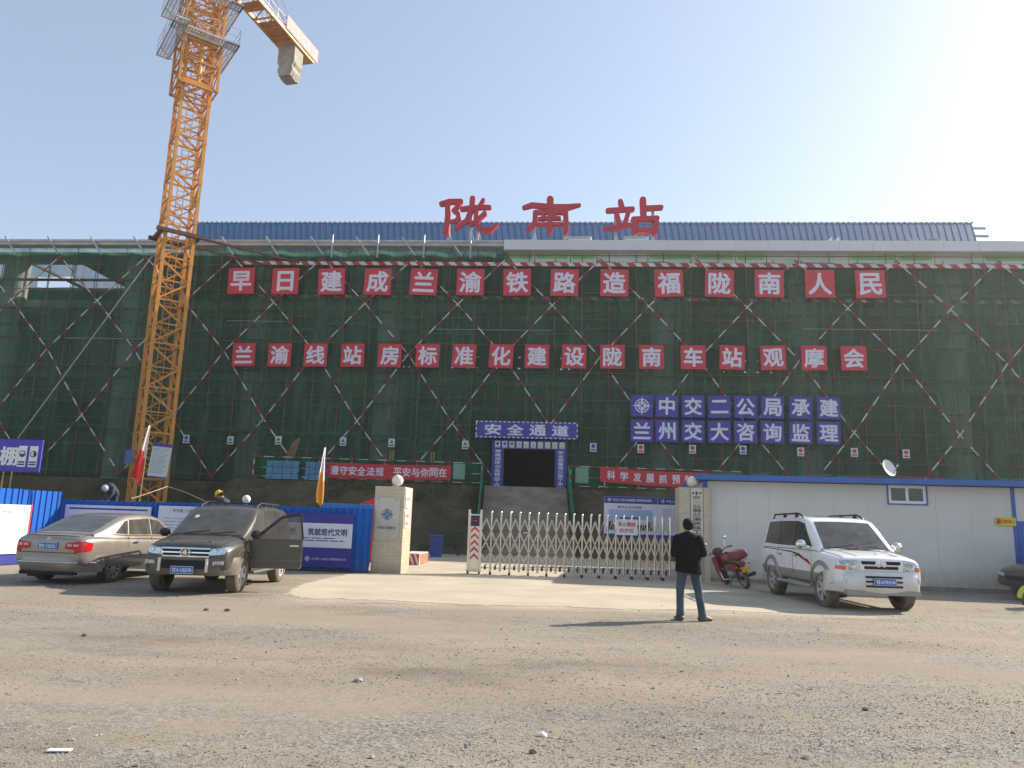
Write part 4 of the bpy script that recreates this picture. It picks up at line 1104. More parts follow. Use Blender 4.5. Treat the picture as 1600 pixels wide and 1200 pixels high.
b = MB()
for x in (.05, .39):
    for y in (-.1, .1): b.tube((x - .02, y, .055), (x + .02, y, .055), .055, n=12)
b.box(.0, -.13, .08, .44, .13, .14, 1); b.build('caster', [M_BLACK, M_STEEL], hd)
NP = 22; xs = []; x = .72; d = .305
for i in range(NP): xs.append(x); x += d * (1.0 - .0118 * i)
sc_ = (GL - .25 - .72) / (xs[-1] - .72); xs = [.72 + (q - .72) * sc_ for q in xs]
for i, x in enumerate(xs):
    b = MB(); b.tube((x, 0, .10), (x, 0, 1.86), .031, n=14); b.tube((x, 0, 1.86), (x, 0, 1.885), .034, .022, 14); b.tube((x, -.03, .9), (x, .03, .9), .02, n=8)
    if i % 2 == 0: b.box(x - .03, -.14, .09, x + .03, .14, .14)
    b.build('picket', M_CHROME, o, smooth=40)
    if i % 2 == 0:
        b = MB()
        for y in (-.12, .12): b.tube((x - .03, y, .05), (x + .03, y, .05), .052, n=12)
        b.build('caster', M_BLACK, o)
b = MB(); allx = [.40] + xs
for i in range(len(allx) - 1):
    a, c = allx[i], allx[i + 1]; m_ = (a + c) / 2
    for y in (-.042, .042):
        for q, f in ((a, 0), (c, .011)):               # stacked scissor arms: peak, picket, centre, picket, foot
            pts = [(m_, 1.66), (q, 1.28), (m_, .97), (q, .66), (m_, .40)]
            for (xa, za), (xb, zb__) in zip(pts, pts[1:]): b.bar((xa, y + f, za), (xb, y + f, zb__), .009, .040)
    for z in (1.66, .97, .40): b.tube((m_, -.06, z), (m_, .06, z), .016, n=6)
b.build('lattice', M_BRASSY, o)
b = MB()
for i in range(len(allx) - 1):
    a, c = allx[i], allx[i + 1]; b.bar((a, 0, .20), (c, 0, .20), .03); b.box((a + c) / 2 - .03, -.04, .15, (a + c) / 2 + .03, .04, .27, 1); b.bar(((a + c) / 2, -.02, .30), ((a + c) / 2 + .05, .02, .30), .03, mi=1)
b.build('link_rail', [M_STEEL, M_BLACK], o)
b = MB(); gx = GL - 1.55; b.box(gx - .32, -.075, 1.30, gx + .32, -.06, 1.74); sg = b.build('warning_sign', M_PW, o)
b = MB(); put_text(b, '禁止翻越', gx, -.08, 1.62, h=.13, w=.52, bold=.02); put_text(b, '防护栏', gx, -.08, 1.43, h=.13, w=.42, bold=.02); b.build('lettering', M_SR, sg)

# display boards behind the gate
M_PICS = mat('print_sky', (.30, .42, .60), .4, var=.15, scale=1.0); M_PICB = mat('print_navy', (.05, .06, .20), .4, var=.4, scale=2.5); M_PICL = mat('print_pale', (.55, .66, .75), .4, var=.1)
D0 = at(944, 775, 29.5); 
for i, (xo, W_, lb) in enumerate(((0, 2.06, 'display board with a blue header and a picture of the station behind the gate'), (2.07, 2.06, 'display board with a blue header and printed lists behind the right end of the gate'))):
    o = thing('display_board', lb, 'display board', (D0.x + xo, 29.5, 0), 0, 'display boards behind the gate')
    z0, z1 = 1.10, D0.z; b = MB(); b.box(0, -.02, z0, W_, .02, z1); b.build('panel', M_BWH, o)
    b = MB(); b.box(.005, -.027, z1 - .26, W_ - .005, -.021, z1 - .004); hdr = b.build('header', M_PURP, o); b = MB(); b.box(.005, -.027, z0 + .004, W_ - .005, -.021, z0 + .16); b.build('footer', M_PURP, o)
    b = MB(); compass(b, .2, -.033, z1 - .13, .08); put_text(b, '中交二公局兰渝铁路工程项目经理部', 1.08, -.033, z1 - .13, h=.10, w=1.5, bold=.02); b.build('lettering', M_PW, hdr)
    if i == 0:
        b = MB(); put_text(b, '建筑主体效果图', .98, -.024, z1 - .40, h=.10, w=.95, bold=.02); b.build('heading', M_SR, o)
        b = MB(); b.box(.18, -.028, z0 + .3, 1.86, -.022, z1 - .5); b.box(.18, -.033, z0 + .3, 1.86, -.029, z0 + .5, 1); b.box(.35, -.036, z0 + .52, 1.7, -.029, z0 + .72, 2); b.box(.62, -.039, z0 + .72, 1.4, -.029, z0 + .79, 1); b.box(.18, -.033, z0 + .40, 1.86, -.0285, z0 + .62, 1)
        b.build('picture', [M_PICS, M_PICB, M_PICL], o)
    else:
        b = MB(); lines(b, .15, 1.9, z0 + .3, z1 - .4, 12, -.027); b.build('lettering', M_INKG, o)
    for x in (.1, W_ - .1): b = MB(); b.box(x - .03, .025, 0, x + .03, .085, z1 - .1); b.build('post', M_GALV, o)

# striped block, blue bin, red canopy, plants inside the gate
M_BARW = mat('kerb_white', (.66, .62, .55), .7, var=.12); M_BARR = mat('kerb_red', (.50, .05, .035), .6, var=.15)
p = gnd(655, 881); o = thing('striped_block', 'concrete block with red and white slanted stripes behind the left gate pillar', 'barrier block', (-3.62, 26.8, 0), R(-4))
o.scale = (.82, .8, .95)
b = MB(); b.box(0, 0, 0, .75, 2.2, .42); b.build('block', M_BARW, o, bevel=.01)
b = MB()
for k in range(4):
    x = -.05 + k * .22; b.prism([(max(.003, x), .40), (max(.003, x + .11), .40), (min(.747, x + .28), .01), (min(.747, x + .17), .01)], -.012, -.004)
for k in range(8):
    y = .05 + k * .27; b.prism([(y, .40), (y + .13, .40), (min(2.19, y + .25), .01), (min(2.19, y + .12), .01)], .754, .762, plane='yz')
b.build('stripe', M_BARR, o)
p = gnd(682, 868); o = thing('blue_bin', 'blue plastic waste bin standing at the foot of the bank', 'bin', (at(682, 850, 33).x, 33, 0), 0)
b = MB(); b.rings([[(-.22, -.2, 0), (.22, -.2, 0), (.22, .2, 0), (-.22, .2, 0)], [(-.28, -.27, .85), (.28, -.27, .85), (.28, .27, .85), (-.28, .27, .85)]]); b.build('body', mat('bin_blue', (.03, .08, .28), .5), o, bevel=.02)
b = MB(); b.box(-.3, -.3, .855, .3, .3, .92); b.build('lid', mat('bin_blue_lid', (.035, .09, .30), .5), o, bevel=.02)
c = at(585, 790, 27.5); o = thing('red_shelter', 'small bright red gabled shelter peeking out behind the left gate pillar', 'shelter', (c.x, 27.5, 0), 0)
M_RSH = mat('shelter_red', (.55, .025, .02), .5, var=.1)
b = MB(); b.box(-.45, 0, 0, .5, 1.0, 1.95); b.build('wall', M_RSH, o)
b = MB(); b.prism([(-.8, 1.93), (.75, 1.93), (.1, 2.32)], -.15, 1.15); b.build('roof', M_RSH, o)
M_LEAF = mat('shrub_leaf', (.05, .085, .025), .7, var=.5, scale=6)
def shrub(px, Y, h, wd, n, label, seed):
    c = at(px, 850, Y); f, t = bank_edges(c.x); z = 0 if Y < f else TZ * min(1, (Y - f) / (t - f)); rs = random.Random(seed)
    o = thing('shrub', label, 'shrub', (c.x, Y, z), 0, 'shrubs at the foot of the bank'); b = MB()
    for k in range(7): a = rs.uniform(0, 6.28); b.tube((0, 0, -.1), (cos(a) * wd * .6, sin(a) * wd * .6, h * rs.uniform(.5, .9)), .012, .004, 5)
    b.build('stem', mat('twig', (.08, .05, .03), .8), o)
    b = MB(); cl = [(rs.uniform(-1, 1) * wd, rs.uniform(-1, 1) * wd, rs.uniform(.25, .95) * h) for _ in range(12)]
    for k in range(n):
        q = cl[k % 12]; x, y, zz = (q[0] + rs.gauss(0, wd * .22), q[1] + rs.gauss(0, wd * .22), max(.03, q[2] + rs.gauss(0, h * .12)))
        s = rs.uniform(.03, .065); a, e = rs.uniform(0, 6.28), rs.uniform(-1, 1); d = V((cos(a), sin(a), e)).normalized(); sd_ = d.cross(V((rs.uniform(-1, 1), rs.uniform(-1, 1), 1))).normalized()
        c_ = V((x, y, zz)); b.add([c_ - d * s, c_ + sd_ * s * .45, c_ + d * s, c_ - sd_ * s * .45], [(0, 1, 2, 3)])
    b.build('foliage', M_LEAF, o, fix=False)
shrub(716, 34.5, 1.0, .55, 900, 'bushy green shrub left of the gate head at the foot of the bank', 1)
shrub(748, 35.2, .7, .45, 500, 'low shrub just behind the head of the gate', 2)
shrub(662, 35.0, .6, .5, 450, 'low dull shrub right of the left gate pillar', 3)

# ================================================================ white prefab building
M_PREF = mat('prefab_panel', (.60, .595, .555), .55, var=.07, scale=.5, bump=.12, bscale=2.2)
def mud_splash(m, z0, z1, col, amount):
    """dried mud thrown up the foot of a panel"""
    t = m.node_tree; N = t.nodes.new; L = t.links.new; b = t.nodes['Principled BSDF']; src = b.inputs['Base Color'].links[0].from_socket
    tc = N('ShaderNodeTexCoord'); sp = N('ShaderNodeSeparateXYZ'); L(tc.outputs['Object'], sp.inputs[0])
    mp = N('ShaderNodeMapping'); mp.inputs['Scale'].default_value = (3, 3, 1.2); L(tc.outputs['Object'], mp.inputs['Vector'])
    n = N('ShaderNodeTexNoise'); n.inputs['Scale'].default_value = 1.6; n.inputs['Detail'].default_value = 9; L(mp.outputs['Vector'], n.inputs['Vector'])
    r = N('ShaderNodeMapRange'); r.inputs['From Min'].default_value = z1; r.inputs['From Max'].default_value = z0; L(sp.outputs['Z'], r.inputs['Value'])
    a = N('ShaderNodeMath'); a.operation = 'MULTIPLY'; L(r.outputs['Result'], a.inputs[0]); L(n.outputs['Fac'], a.inputs[1])
    c_ = N('ShaderNodeMapRange'); c_.inputs['From Min'].default_value = .12; c_.inputs['From Max'].default_value = .55; c_.inputs['To Max'].default_value = amount; L(a.outputs[0], c_.inputs['Value'])
    x = N('ShaderNodeMix'); x.data_type = 'RGBA'; L(c_.outputs['Result'], x.inputs['Factor']); L(src, x.inputs['A']); x.inputs['B'].default_value = (*col, 1); L(x.outputs['Result'], b.inputs['Base Color'])
mud_splash(M_PREF, .1, .95, (.33, .28, .21), .75); mud_splash(M_FBLUE, 0, .7, (.16, .15, .14), .35); mud_splash(M_TILE, 0, .5, (.30, .25, .18), .6); M_PBL = mat('prefab_blue', (.035, .12, .42), .5, var=.1)
WA, WB = V((6.05, 23.55, 0)), V((22.0, 21.05, 0)); WL = (WB - WA).length; wrz = math.atan2(WB.y - WA.y, WB.x - WA.x)
o = thing('prefab_building', 'low white prefabricated site office with a blue eave at the right', 'building', WA, wrz)
HW_ = 3.02; wx0, wx1, wz0, wz1 = 0, 0, 0, 0
def on_wall(px, py, off=0.0):
    nn = V((math.sin(wrz), -math.cos(wrz), 0)); d = ray(px, py); q = WA + nn * off; P = CAM + d * ((q - CAM).dot(nn) / d.dot(nn)); return (P - WA).dot((WB - WA).normalized()), P.z
wx0, wz1 = on_wall(1387, 758); wx1, _ = on_wall(1446, 760); _, wz0 = on_wall(1415, 787)
dx0, dz1 = on_wall(1588, 823); 
b = MB(); b.box(0, 0, .12, wx0, .08, HW_); b.box(wx1, 0, .12, WL, .08, HW_); b.box(wx0, 0, .12, wx1, .08, wz0); b.box(wx0, 0, wz1, wx1, .08, HW_)
b.box(0, .08, .12, .08, 5.9, HW_); b.box(WL - .08, .08, .12, WL, 5.9, HW_); b.box(0, 5.9, .12, WL, 6, HW_)
b.build('wall', M_PREF, o)
b = MB(); x = .95
while x < WL: 
    if not (wx0 - .1 < x < wx1 + .1): b.box(x - .006, -.004, .13, x + .006, .0, HW_ - .02)
    x += .95
b.build('panel_joint', mat('joint_grey', (.54, .535, .50), .6), o)
b = MB(); b.box(.0, -.06, -.1, WL, .1, .12); b.build('plinth', mat('prefab_base', (.22, .21, .19), .9, var=.25), o)
b = MB(); b.prism([(-.45, HW_ + .02), (-.45, HW_ + .18), (3, HW_ + .24), (6.4, HW_ + .18), (6.4, HW_ + .02)], -.25, WL + .2, plane='yz'); 
b.build('roof', M_PBL, o)
b = MB(); rs = random.Random(3)
for k in range(60): x = rs.uniform(0, WL); b.bar((x, -.44 + rs.uniform(0, .3), HW_ + .22), (x + rs.uniform(.2, .7), -.44 + rs.uniform(0, .3), HW_ + .24), .03, mi=k % 2)
b.build('eave_trim', [M_STRIPE_R, M_GRN], o)
b = MB(); b.box(-.03, -.02, .12, .10, -.0, HW_); b.build('trim_post', M_PBL, o); b = MB(); px_, _ = on_wall(1584, 800); b.box(px_ - .05, -.025, .12, px_ + .05, -.001, HW_); 
b.build('trim_post', M_PBL, o)
b = MB(); t_ = .038
b.box(wx0 - t_, -.03, wz0 - t_, wx0, .05, wz1 + t_); b.box(wx1, -.03, wz0 - t_, wx1 + t_, .05, wz1 + t_); b.box(wx0, -.03, wz1, wx1, .05, wz1 + t_); b.box(wx0, -.03, wz0 - t_, wx1, .05, wz0)
wf = b.build('window', M_PBL, o)
b = MB(); q = .08; xm = (wx0 + wx1) / 2
b.box(wx0, .0, wz0, wx0 + q, .06, wz1); b.box(wx1 - q, .0, wz0, wx1, .06, wz1); b.box(xm - .04, .0, wz0, xm + .04, .06, wz1)
b.box(wx0 + q, .0, wz0, xm - .04, .06, wz0 + q); b.box(xm + .04, .0, wz0, wx1 - q, .06, wz0 + q); b.box(wx0 + q, .0, wz1 - q, xm - .04, .06, wz1); b.box(xm + .04, .0, wz1 - q, wx1 - q, .06, wz1)
b.build('frame', M_WHITE, wf)
M_GLS = mat('window_glass', (.035, .045, .05), .08, var=.2, spec=.8)
b = MB(); b.box(wx0 + q, .03, wz0 + q, xm - .04, .04, wz1 - q); b.box(xm + .04, .03, wz0 + q, wx1 - q, .04, wz1 - q); b.build('pane', M_GLS, wf)
b = MB(); d0 = px_ + .06; b.box(d0, -.03, .12, d0 + .16, .0, dz1); b.box(d0 + 1.0, -.03, .12, d0 + 1.16, .0, dz1); b.box(d0, -.03, dz1, d0 + 1.16, .0, dz1 + .16); dr = b.build('door', M_PBL, o)
b = MB(); b.box(d0 + .16, -.012, .12, d0 + 1.0, -.002, dz1); b.build('leaf', M_WHITE, dr)
# yellow toilet sign, satellite dish on the eave
sx, sz = on_wall(1571, 815, .02); o2 = thing('toilet_sign', 'small yellow sign with red writing and an arrow on the white prefab wall', 'sign', WA + (WB - WA).normalized() * sx + V((0, 0, sz)), wrz)
b = MB(); b.box(-.27, -.04, -.12, .27, -.022, .12); b.build('plate', mat('sign_plate_yellow', (.72, .50, .02), .5, var=.08), o2)
b = MB(); b.box(-.24, -.046, -.07, -.13, -.041, .07); put_text(b, '卫生间→', .06, -.046, 0, h=.10, w=.34, bold=.03); b.build('lettering', M_SR, o2)
sx, sz = on_wall(1382, 737, .3); o2 = thing('satellite_dish', 'white satellite dish standing on the blue eave of the prefab office', 'satellite dish', WA + (WB - WA).normalized() * sx + V((.02, -.35, HW_ + .19)), 0)
Td = M.Translation((-.02, -.02, .30)) @ M.Rotation(R(118), 4, V((1, -.25, 0)).normalized()) @ M.Rotation(R(30), 4, 'Z')
Td = M.Translation((0, 0, .27)) @ V((.42, -.80, .34)).to_track_quat('Z', 'Y').to_matrix().to_4x4()
b = MB(); prof = [(r_, .35 * r_ * r_ / .34) for r_ in (0, .07, .14, .20, .26)]; b.lathe(prof + [(.265, .075), (.26, .06)] + [(r_, .35 * r_ * r_ / .34 - .012) for r_ in (.2, .14, .07, 0)], 26, Td); b.build('reflector', M_OFFW, o2, smooth=50)
b = MB(); hub = Td @ V((0, -.05, .32)); b.tube(Td @ V((0, -.25, .06)), hub, .012, n=6); b.ball(hub, .035, 8, 6); b.build('feed_arm', M_GALV, o2)
b = MB(); b.tube((0, .05, -.02), Td @ V((0, 0, -.02)), .02, n=8); b.tube((-.2, .2, 0), Td @ V((0, 0, -.02)), .015, n=6); b.tube((.2, .2, 0), Td @ V((0, 0, -.02)), .015, n=6); b.build('mount', M_RUST, o2)
# ================================================================ vehicles
M_GLASS = mat('car_glass', (.022, .025, .025), .06, var=.3, scale=1.5, spec=.7, dust=.24, dustcol=(.20, .178, .145))
M_TYRE = mat('tyre_rubber', (.035, .033, .03), .85, var=.2, dust=.55, dustcol=(.25, .21, .155)); M_RIM = mat('alloy_rim', (.56, .55, .52), .35, .35, var=.1, dust=.12)
M_UNDER = mat('underbody', (.015, .014, .013), .9); M_CHR = mat('chrome', (.75, .75, .74), .12, 1.0, var=.03); M_LAMP = mat('lamp_glass', (.50, .52, .55), .06, .75, var=.35, scale=18)
M_TAIL = mat('tail_lamp_red', (.48, .012, .015), .15, var=.25, scale=10); M_TAILW = mat('lamp_clear_red', (.72, .36, .36), .15); M_AMB = mat('lamp_amber', (.70, .16, .02), .15); M_PLB = mat('plate_blue_paint', (.04, .13, .44), .4, var=.1); M_PLW = mat('plate_white', (.75, .78, .82), .5)
def interp(tab, x):
    if x <= tab[0][0]: return tab[0][1:]
    for a, c in zip(tab, tab[1:]):
        if x <= c[0]:
            f = (x - a[0]) / (c[0] - a[0]); return tuple(a[i] + (c[i] - a[i]) * f for i in range(1, len(a)))
    return tab[-1][1:]
class Car:
    """car frame: x forward, y to the car's left, z up, origin on the ground under the middle of the wheelbase"""
    def __init__(s, name, label, loc, fwd, spec):
        s.o = thing(name, label, 'car', loc, math.atan2(fwd[1], fwd[0])); s.sp = spec
        st = spec['st']; paint = spec['paint']; low = spec.get('low')
        b = MB(); rings = []
        for x, zb, zs, zt, w_ in st:
            zm = zb + (zs - zb) * .52
            h = [(0, zb), (w_ * .80, zb), (w_ * .955, zb + .05), (w_ * .995, zb + (zs - zb) * .25), (w_, zm), (w_ * .985, zs - .05), (w_ * .95, zs), (w_ * .80, zt - (zt - zs) * .12), (w_ * .42, zt), (0, zt + .012)]
            rings.append([(x, -y, z) for y, z in h] + [(x, y, z) for y, z in h[-2:0:-1]])
        b.rings(rings)
        body = b.build('body', [paint, low or paint, M_UNDER], s.o, smooth=60)
        sub = body.modifiers.new('s', 'SUBSURF'); sub.levels = sub.render_levels = 2; bake(body)
        if low:
            for p in body.data.polygons:
                if p.center.z < spec['lowz'] and p.center.x < 1.72: p.material_index = 1
        # wheel wells
        R0 = spec['R']; wb = spec['wb']; tw = spec['tw']
        cb = MB(); cb.cur = 2
        for x in (-wb / 2, wb / 2):
            for sg in (-1, 1): cb.tube((x, sg * (tw - .20), R0 + .015), (x, sg * (tw + .4), R0 + .015), R0 + spec.get('gap', .06), n=40)
        cut = cb.build('cut', [paint, paint, M_UNDER])
        bo = body.modifiers.new('b', 'BOOLEAN'); bo.object = cut; bo.operation = 'DIFFERENCE'; bo.solver = 'EXACT'; bake(body)
        bpy.data.objects.remove(cut)
        body.data.polygons.foreach_set('use_smooth', [True] * len(body.data.polygons)); body.data.set_sharp_from_angle(angle=R(35))
        s.body = body
        # greenhouse
        gh = spec['gh']; k = spec['lean']; zb0 = spec['zbelt']; wb0 = spec['wbelt']
        b = MB(); rings = []
        for x, z in gh:
            zl = interp(zb0, x)[0] - .06; we = interp(wb0, x)[0]; wt = we - k * max(0, z - zl); r_ = min(.09, max(.004, (z - zl) * .4))
            h = [(we, zl), (wt + k * r_, z - r_), (wt - r_ * .10, z - r_ * .40), (wt - r_ * .45, z - r_ * .08), (wt - r_ * 1.3, z + .006), (wt * .5, z + .02), (0, z + .025)]
            rings.append([(x, -y, q) for y, q in h] + [(x, y, q) for y, q in h[-2::-1]])
        b.rings(rings)
        s.cabin = b.build('cabin', paint, s.o, smooth=38)
        vs, ps = [], []
        for ob in (body, s.cabin):
            n = len(vs); vs += [v.co.copy() for v in ob.data.vertices]; ps += [[n + i for i in p.vertices] for p in ob.data.polygons]
        s.tree = BVHTree.FromPolygons(vs, ps)
        nv = [v.co.copy() for v in s.cabin.data.vertices]; s.ctree = BVHTree.FromPolygons(nv, [list(p.vertices) for p in s.cabin.data.polygons])
        for i, x in enumerate((wb / 2, -wb / 2)):
            for sg in (-1, 1): s.wheel(x, sg * (tw - spec['tyw'] / 2), sg)
    def hit(s, axis, a, c):
        """outer surface point seen along an axis: F front, B back, L left side, R right side, T top"""
        o, d = {'F': (V((6, a, c)), V((-1, 0, 0))), 'B': (V((-6, a, c)), V((1, 0, 0))), 'L': (V((a, 4, c)), V((0, -1, 0))), 'R': (V((a, -4, c)), V((0, 1, 0))), 'T': (V((a, c, 5)), V((0, 0, -1)))}[axis]
        q = s.tree.ray_cast(o, d); return (q[0], -d) if q[0] is not None else (None, -d)
    def patch(s, b, axis, quad, n=8, m=6, off=.006, mi=None, thick=.012):
        """a panel laid on the car's skin; quad = 4 corners (first edge a->b bottom, then c,d top) as (u, v) along the axis view"""
        A, B, C_, D = [V(q) for q in quad]; g = []; ok = True; last = None
        for j in range(m + 1):
            for i in range(n + 1):
                f, h = i / n, j / m; p = A.lerp(B, f).lerp(D.lerp(C_, f), h); q, nn = s.hit(axis, p.x, p.y)
                if q is None: q = last if last is not None else V((0, 0, 0)); 
                last = q; g.append(q + nn * off)
        _, nn = s.hit(axis, A.x, A.y); W = n + 1; N = len(g)
        vs = g + [q - nn * thick for q in g]; fs = []
        for j in range(m):
            for i in range(n): a = j * W + i; fs += [(a, a + 1, a + W + 1, a + W), (N + a, N + a + W, N + a + W + 1, N + a + 1)]
        rim = [i for i in range(W)] + [j * W + n for j in range(1, m + 1)] + [m * W + i for i in range(n - 1, -1, -1)] + [j * W for j in range(m - 1, 0, -1)]
        for a, c in zip(rim, rim[1:] + rim[:1]): fs.append((a, c, N + c, N + a))
        b.add(vs, fs, mi)
    def strip(s, b, axis, pts, wd, off=.004, mi=None):
        for p, q in zip(pts, pts[1:]):
            p, q = V(p), V(q); d = (q - p).normalized(); nn = V((-d.y, d.x)) * wd / 2; n = max(2, int((q - p).length / .08))
            s.patch(b, axis, [p - nn, q - nn, q + nn, p + nn], n, 1, off, mi, .008)
    def poly(s, b, axis, pts, off=.008, mi=None):
        """side window with 4 or more corners: a fan of patches about its middle line (pts: bottom rear, bottom front, top front, top rear)"""
        s.patch(b, axis, pts, 8, 6, off, mi)
    def part(s, name, mats, fn, parent=None, smooth=40):
        b = MB(); fn(b); return b.build(name, mats, parent or s.o, smooth=smooth)
    def wheel(s, x, y, sg):
        R0, tw = s.sp['R'], s.sp['tyw']; rr = s.sp.get('rim', R0 * .66); T = M.Translation((x, y, R0)) @ M.Rotation(R(-90) * sg, 4, 'X')
        h = tw / 2
        b = MB(); b.lathe([(.05, -h * .6), (rr * .9, -h * .6), (rr * .9, h * .1), (.05, h * .1)], 24, T); w_ = b.build('wheel', M_UNDER, s.o, smooth=40)
        b = MB(); b.lathe([(rr, -h), (R0 - .05, -h), (R0 - .012, -h * .8), (R0, -h * .5), (R0, h * .5), (R0 - .012, h * .8), (R0 - .05, h), (rr, h), (rr * .97, h * .8), (rr * .97, -h * .8)], 40, T, closed=True)
        n = 44
        for i in range(n):
            a = 2 * pi * i / n
            for z0, z1 in ((-h * .75, -h * .1), (h * .1, h * .75)):
                aa = a + (.07 if z0 > 0 else 0); e = [T @ V((cos(aa + da) * r_, sin(aa + da) * r_, z)) for r_, da, z in ((R0 - .01, -.035, z0), (R0 - .01, .035, z0), (R0 - .01, .035, z1), (R0 - .01, -.035, z1), (R0 + .008, -.03, z0), (R0 + .008, .03, z0), (R0 + .008, .03, z1), (R0 + .008, -.03, z1))]
                b.add(e, [(4, 5, 6, 7), (0, 1, 5, 4), (1, 2, 6, 5), (2, 3, 7, 6), (3, 0, 4, 7)])
        b.build('tyre', M_TYRE, w_, smooth=35)
        b = MB(); b.lathe([(rr * .97, h * .78), (rr * .99, h * .86), (rr * .90, h * .80), (rr * .88, h * .35)], 36, T); b.lathe([(0, h * .72), (rr * .16, h * .70), (rr * .2, h * .5)], 16, T)
        ns = s.sp.get('spokes', 5)
        for i in range(ns):
            a = 2 * pi * i / ns + .3; sp = s.sp.get('spw', .34)
            for da in ((-.12, .12) if s.sp.get('twin') else (0,)):
                p0 = T @ V((cos(a + da * .3) * rr * .12, sin(a + da * .3) * rr * .12, h * .58)); p1 = T @ V((cos(a + da) * rr * .92, sin(a + da) * rr * .92, h * .66)); d, ex, ey, L = b.frame_of(p0, p1)
                b.bar(p0, p1, rr * sp if abs(ex.y) < .5 else .03, .03 if abs(ex.y) < .5 else rr * sp)
        b.build('rim', s.sp.get('rimm', M_RIM), w_, smooth=35)
    def plate(s, axis, cy, cz, txt, wd=.44, hg=.14, x=None, tilt=0):
        q, nn = s.hit(axis, cy, cz); x = q.x + nn.x * .02 if x is None else x; sg = 1 if axis == 'F' else -1
        # board frame: local x to the reader's right, y away from the reader
        T = M.Translation((x, cy, cz)) @ M.Rotation(R(90) if axis == 'F' else R(-90), 4, 'Z')
        b = MB(); b.T = T; b.box(-wd / 2, -.006, -hg / 2, wd / 2, .012, hg / 2); p = b.build('number_plate', M_PLB, s.o)
        b = MB(); put_text(b, txt, 0, -.012, 0, h=hg * .62, w=wd * .86, bold=.02, T=T)
        e = .006
        for x0, z0, x1, z1 in ((-wd / 2, -hg / 2, wd / 2, -hg / 2 + e), (-wd / 2, hg / 2 - e, wd / 2, hg / 2), (-wd / 2, -hg / 2, -wd / 2 + e, hg / 2), (wd / 2 - e, -hg / 2, wd / 2, hg / 2)):
            b.add([T @ V((x0, -.009, z0)), T @ V((x1, -.009, z0)), T @ V((x1, -.009, z1)), T @ V((x0, -.009, z1))], [(0, 1, 2, 3)])
        b.build('lettering', M_PLW, p)
    def mirror(s, x, y, z, m, sg, hs=(.07, .11, .085), arm=.10):
        b = MB(); b.ball((x, y + sg * (arm + hs[1]), z + .03), 1, 14, 8, sc=hs); b.bar((x, y - sg * .02, z - .03), (x, y + sg * (arm + .03), z), .05, .04); b.build('wing_mirror', m, s.o, smooth=60)
    def flare(s, m, tk=.05, out=.03, wd=.07):
        for x in (-s.sp['wb'] / 2, s.sp['wb'] / 2):
            for sg in (-1, 1):
                b = MB(); Rr = s.sp['R'] + s.sp.get('gap', .06); n = 26; rs_ = []
                for i in range(n + 1):
                    a = R(12 if x > 0 else -4) + R(172 if x > 0 else 172) * i / n; c_, s_ = cos(a), sin(a); xx = x + c_ * (Rr + wd * .5); zz = s.sp['R'] + .015 + s_ * (Rr + wd * .5)
                    q, _ = s.hit('L' if sg > 0 else 'R', xx + c_ * wd * .5, max(.42, zz + s_ * wd * .5)); y = (abs(q.y) if q is not None else s.sp['tw']); y = min(max(y, s.sp['tw'] - .04), s.sp['tw'] + .06)
                    rs_.append([(x + c_ * r_, sg * (y + yo), s.sp['R'] + .015 + s_ * r_) for r_, yo in ((Rr - .005, -.09), (Rr - .005, out * .8), (Rr + .02, out), (Rr + wd, out * .35), (Rr + wd, -.03))])
                b.rings(rs_); b.build('wheel_arch', m, s.o, smooth=50)

# ---------------------------------------------------------------- white off-roader
M_WPAINT = mat('white_car_paint', (.82, .81, .79), .25, var=.03, coat=.6, dust=.04, dustcol=(.46, .40, .32), scale=1.2); M_GLOW = mat('grey_lower_paint', (.30, .295, .285), .35, .3, var=.05, coat=.3, dust=.15)
M_SILV = mat('silver_bumper', (.68, .67, .64), .3, .3, var=.05, coat=.4, dust=.15)
spec = dict(wb=2.78, R=.385, tw=.905, tyw=.26, gap=.075, spokes=6, spw=.26, paint=M_WPAINT, low=M_GLOW, lowz=.70, lean=.20,
    st=[(-2.27, .56, .98, 1.02, .76), (-2.23, .48, 1.06, 1.13, .86), (-2.0, .44, 1.10, 1.16, .905), (-1.39, .42, 1.12, 1.17, .915), (-.4, .40, 1.13, 1.17, .92), (.5, .40, 1.12, 1.17, .92), (.95, .42, 1.10, 1.165, .915), (1.39, .44, 1.07, 1.145, .91), (1.75, .44, 1.02, 1.11, .895), (1.98, .44, .985, 1.075, .87), (2.08, .45, .95, 1.04, .83), (2.13, .50, .88, .97, .76)],
    zbelt=[(-2.3, 1.12), (.9, 1.17), (1.2, 1.13)], wbelt=[(-2.25, .84), (-1.6, .885), (.5, .89), (1.2, .82)],
    gh=[(-2.24, 1.16), (-2.18, 1.34), (-2.10, 1.62), (-2.02, 1.76), (-1.90, 1.815), (-1.2, 1.845), (-.4, 1.85), (.10, 1.83), (.30, 1.80), (.42, 1.755), (.60, 1.62), (.80, 1.46), (1.0, 1.30), (1.17, 1.155)])
cw = V((7.74, 16.85, 0)) - V((.02, -1, 0)).normalized() * 1.39
c = Car('offroad_car', 'white off-roader with grey lower body parked by the white wall, its nose to the road', cw, (.02, -1), spec)
c.o.scale = (1.04, 1.04, 1.04)
c.flare(M_GLOW, out=.045, wd=.085)
ws = c.part('windscreen', M_GLASS, lambda b: c.patch(b, 'T', [(1.13, -.70), (1.13, .70), (.46, .61), (.46, -.61)], 14, 10, .006))
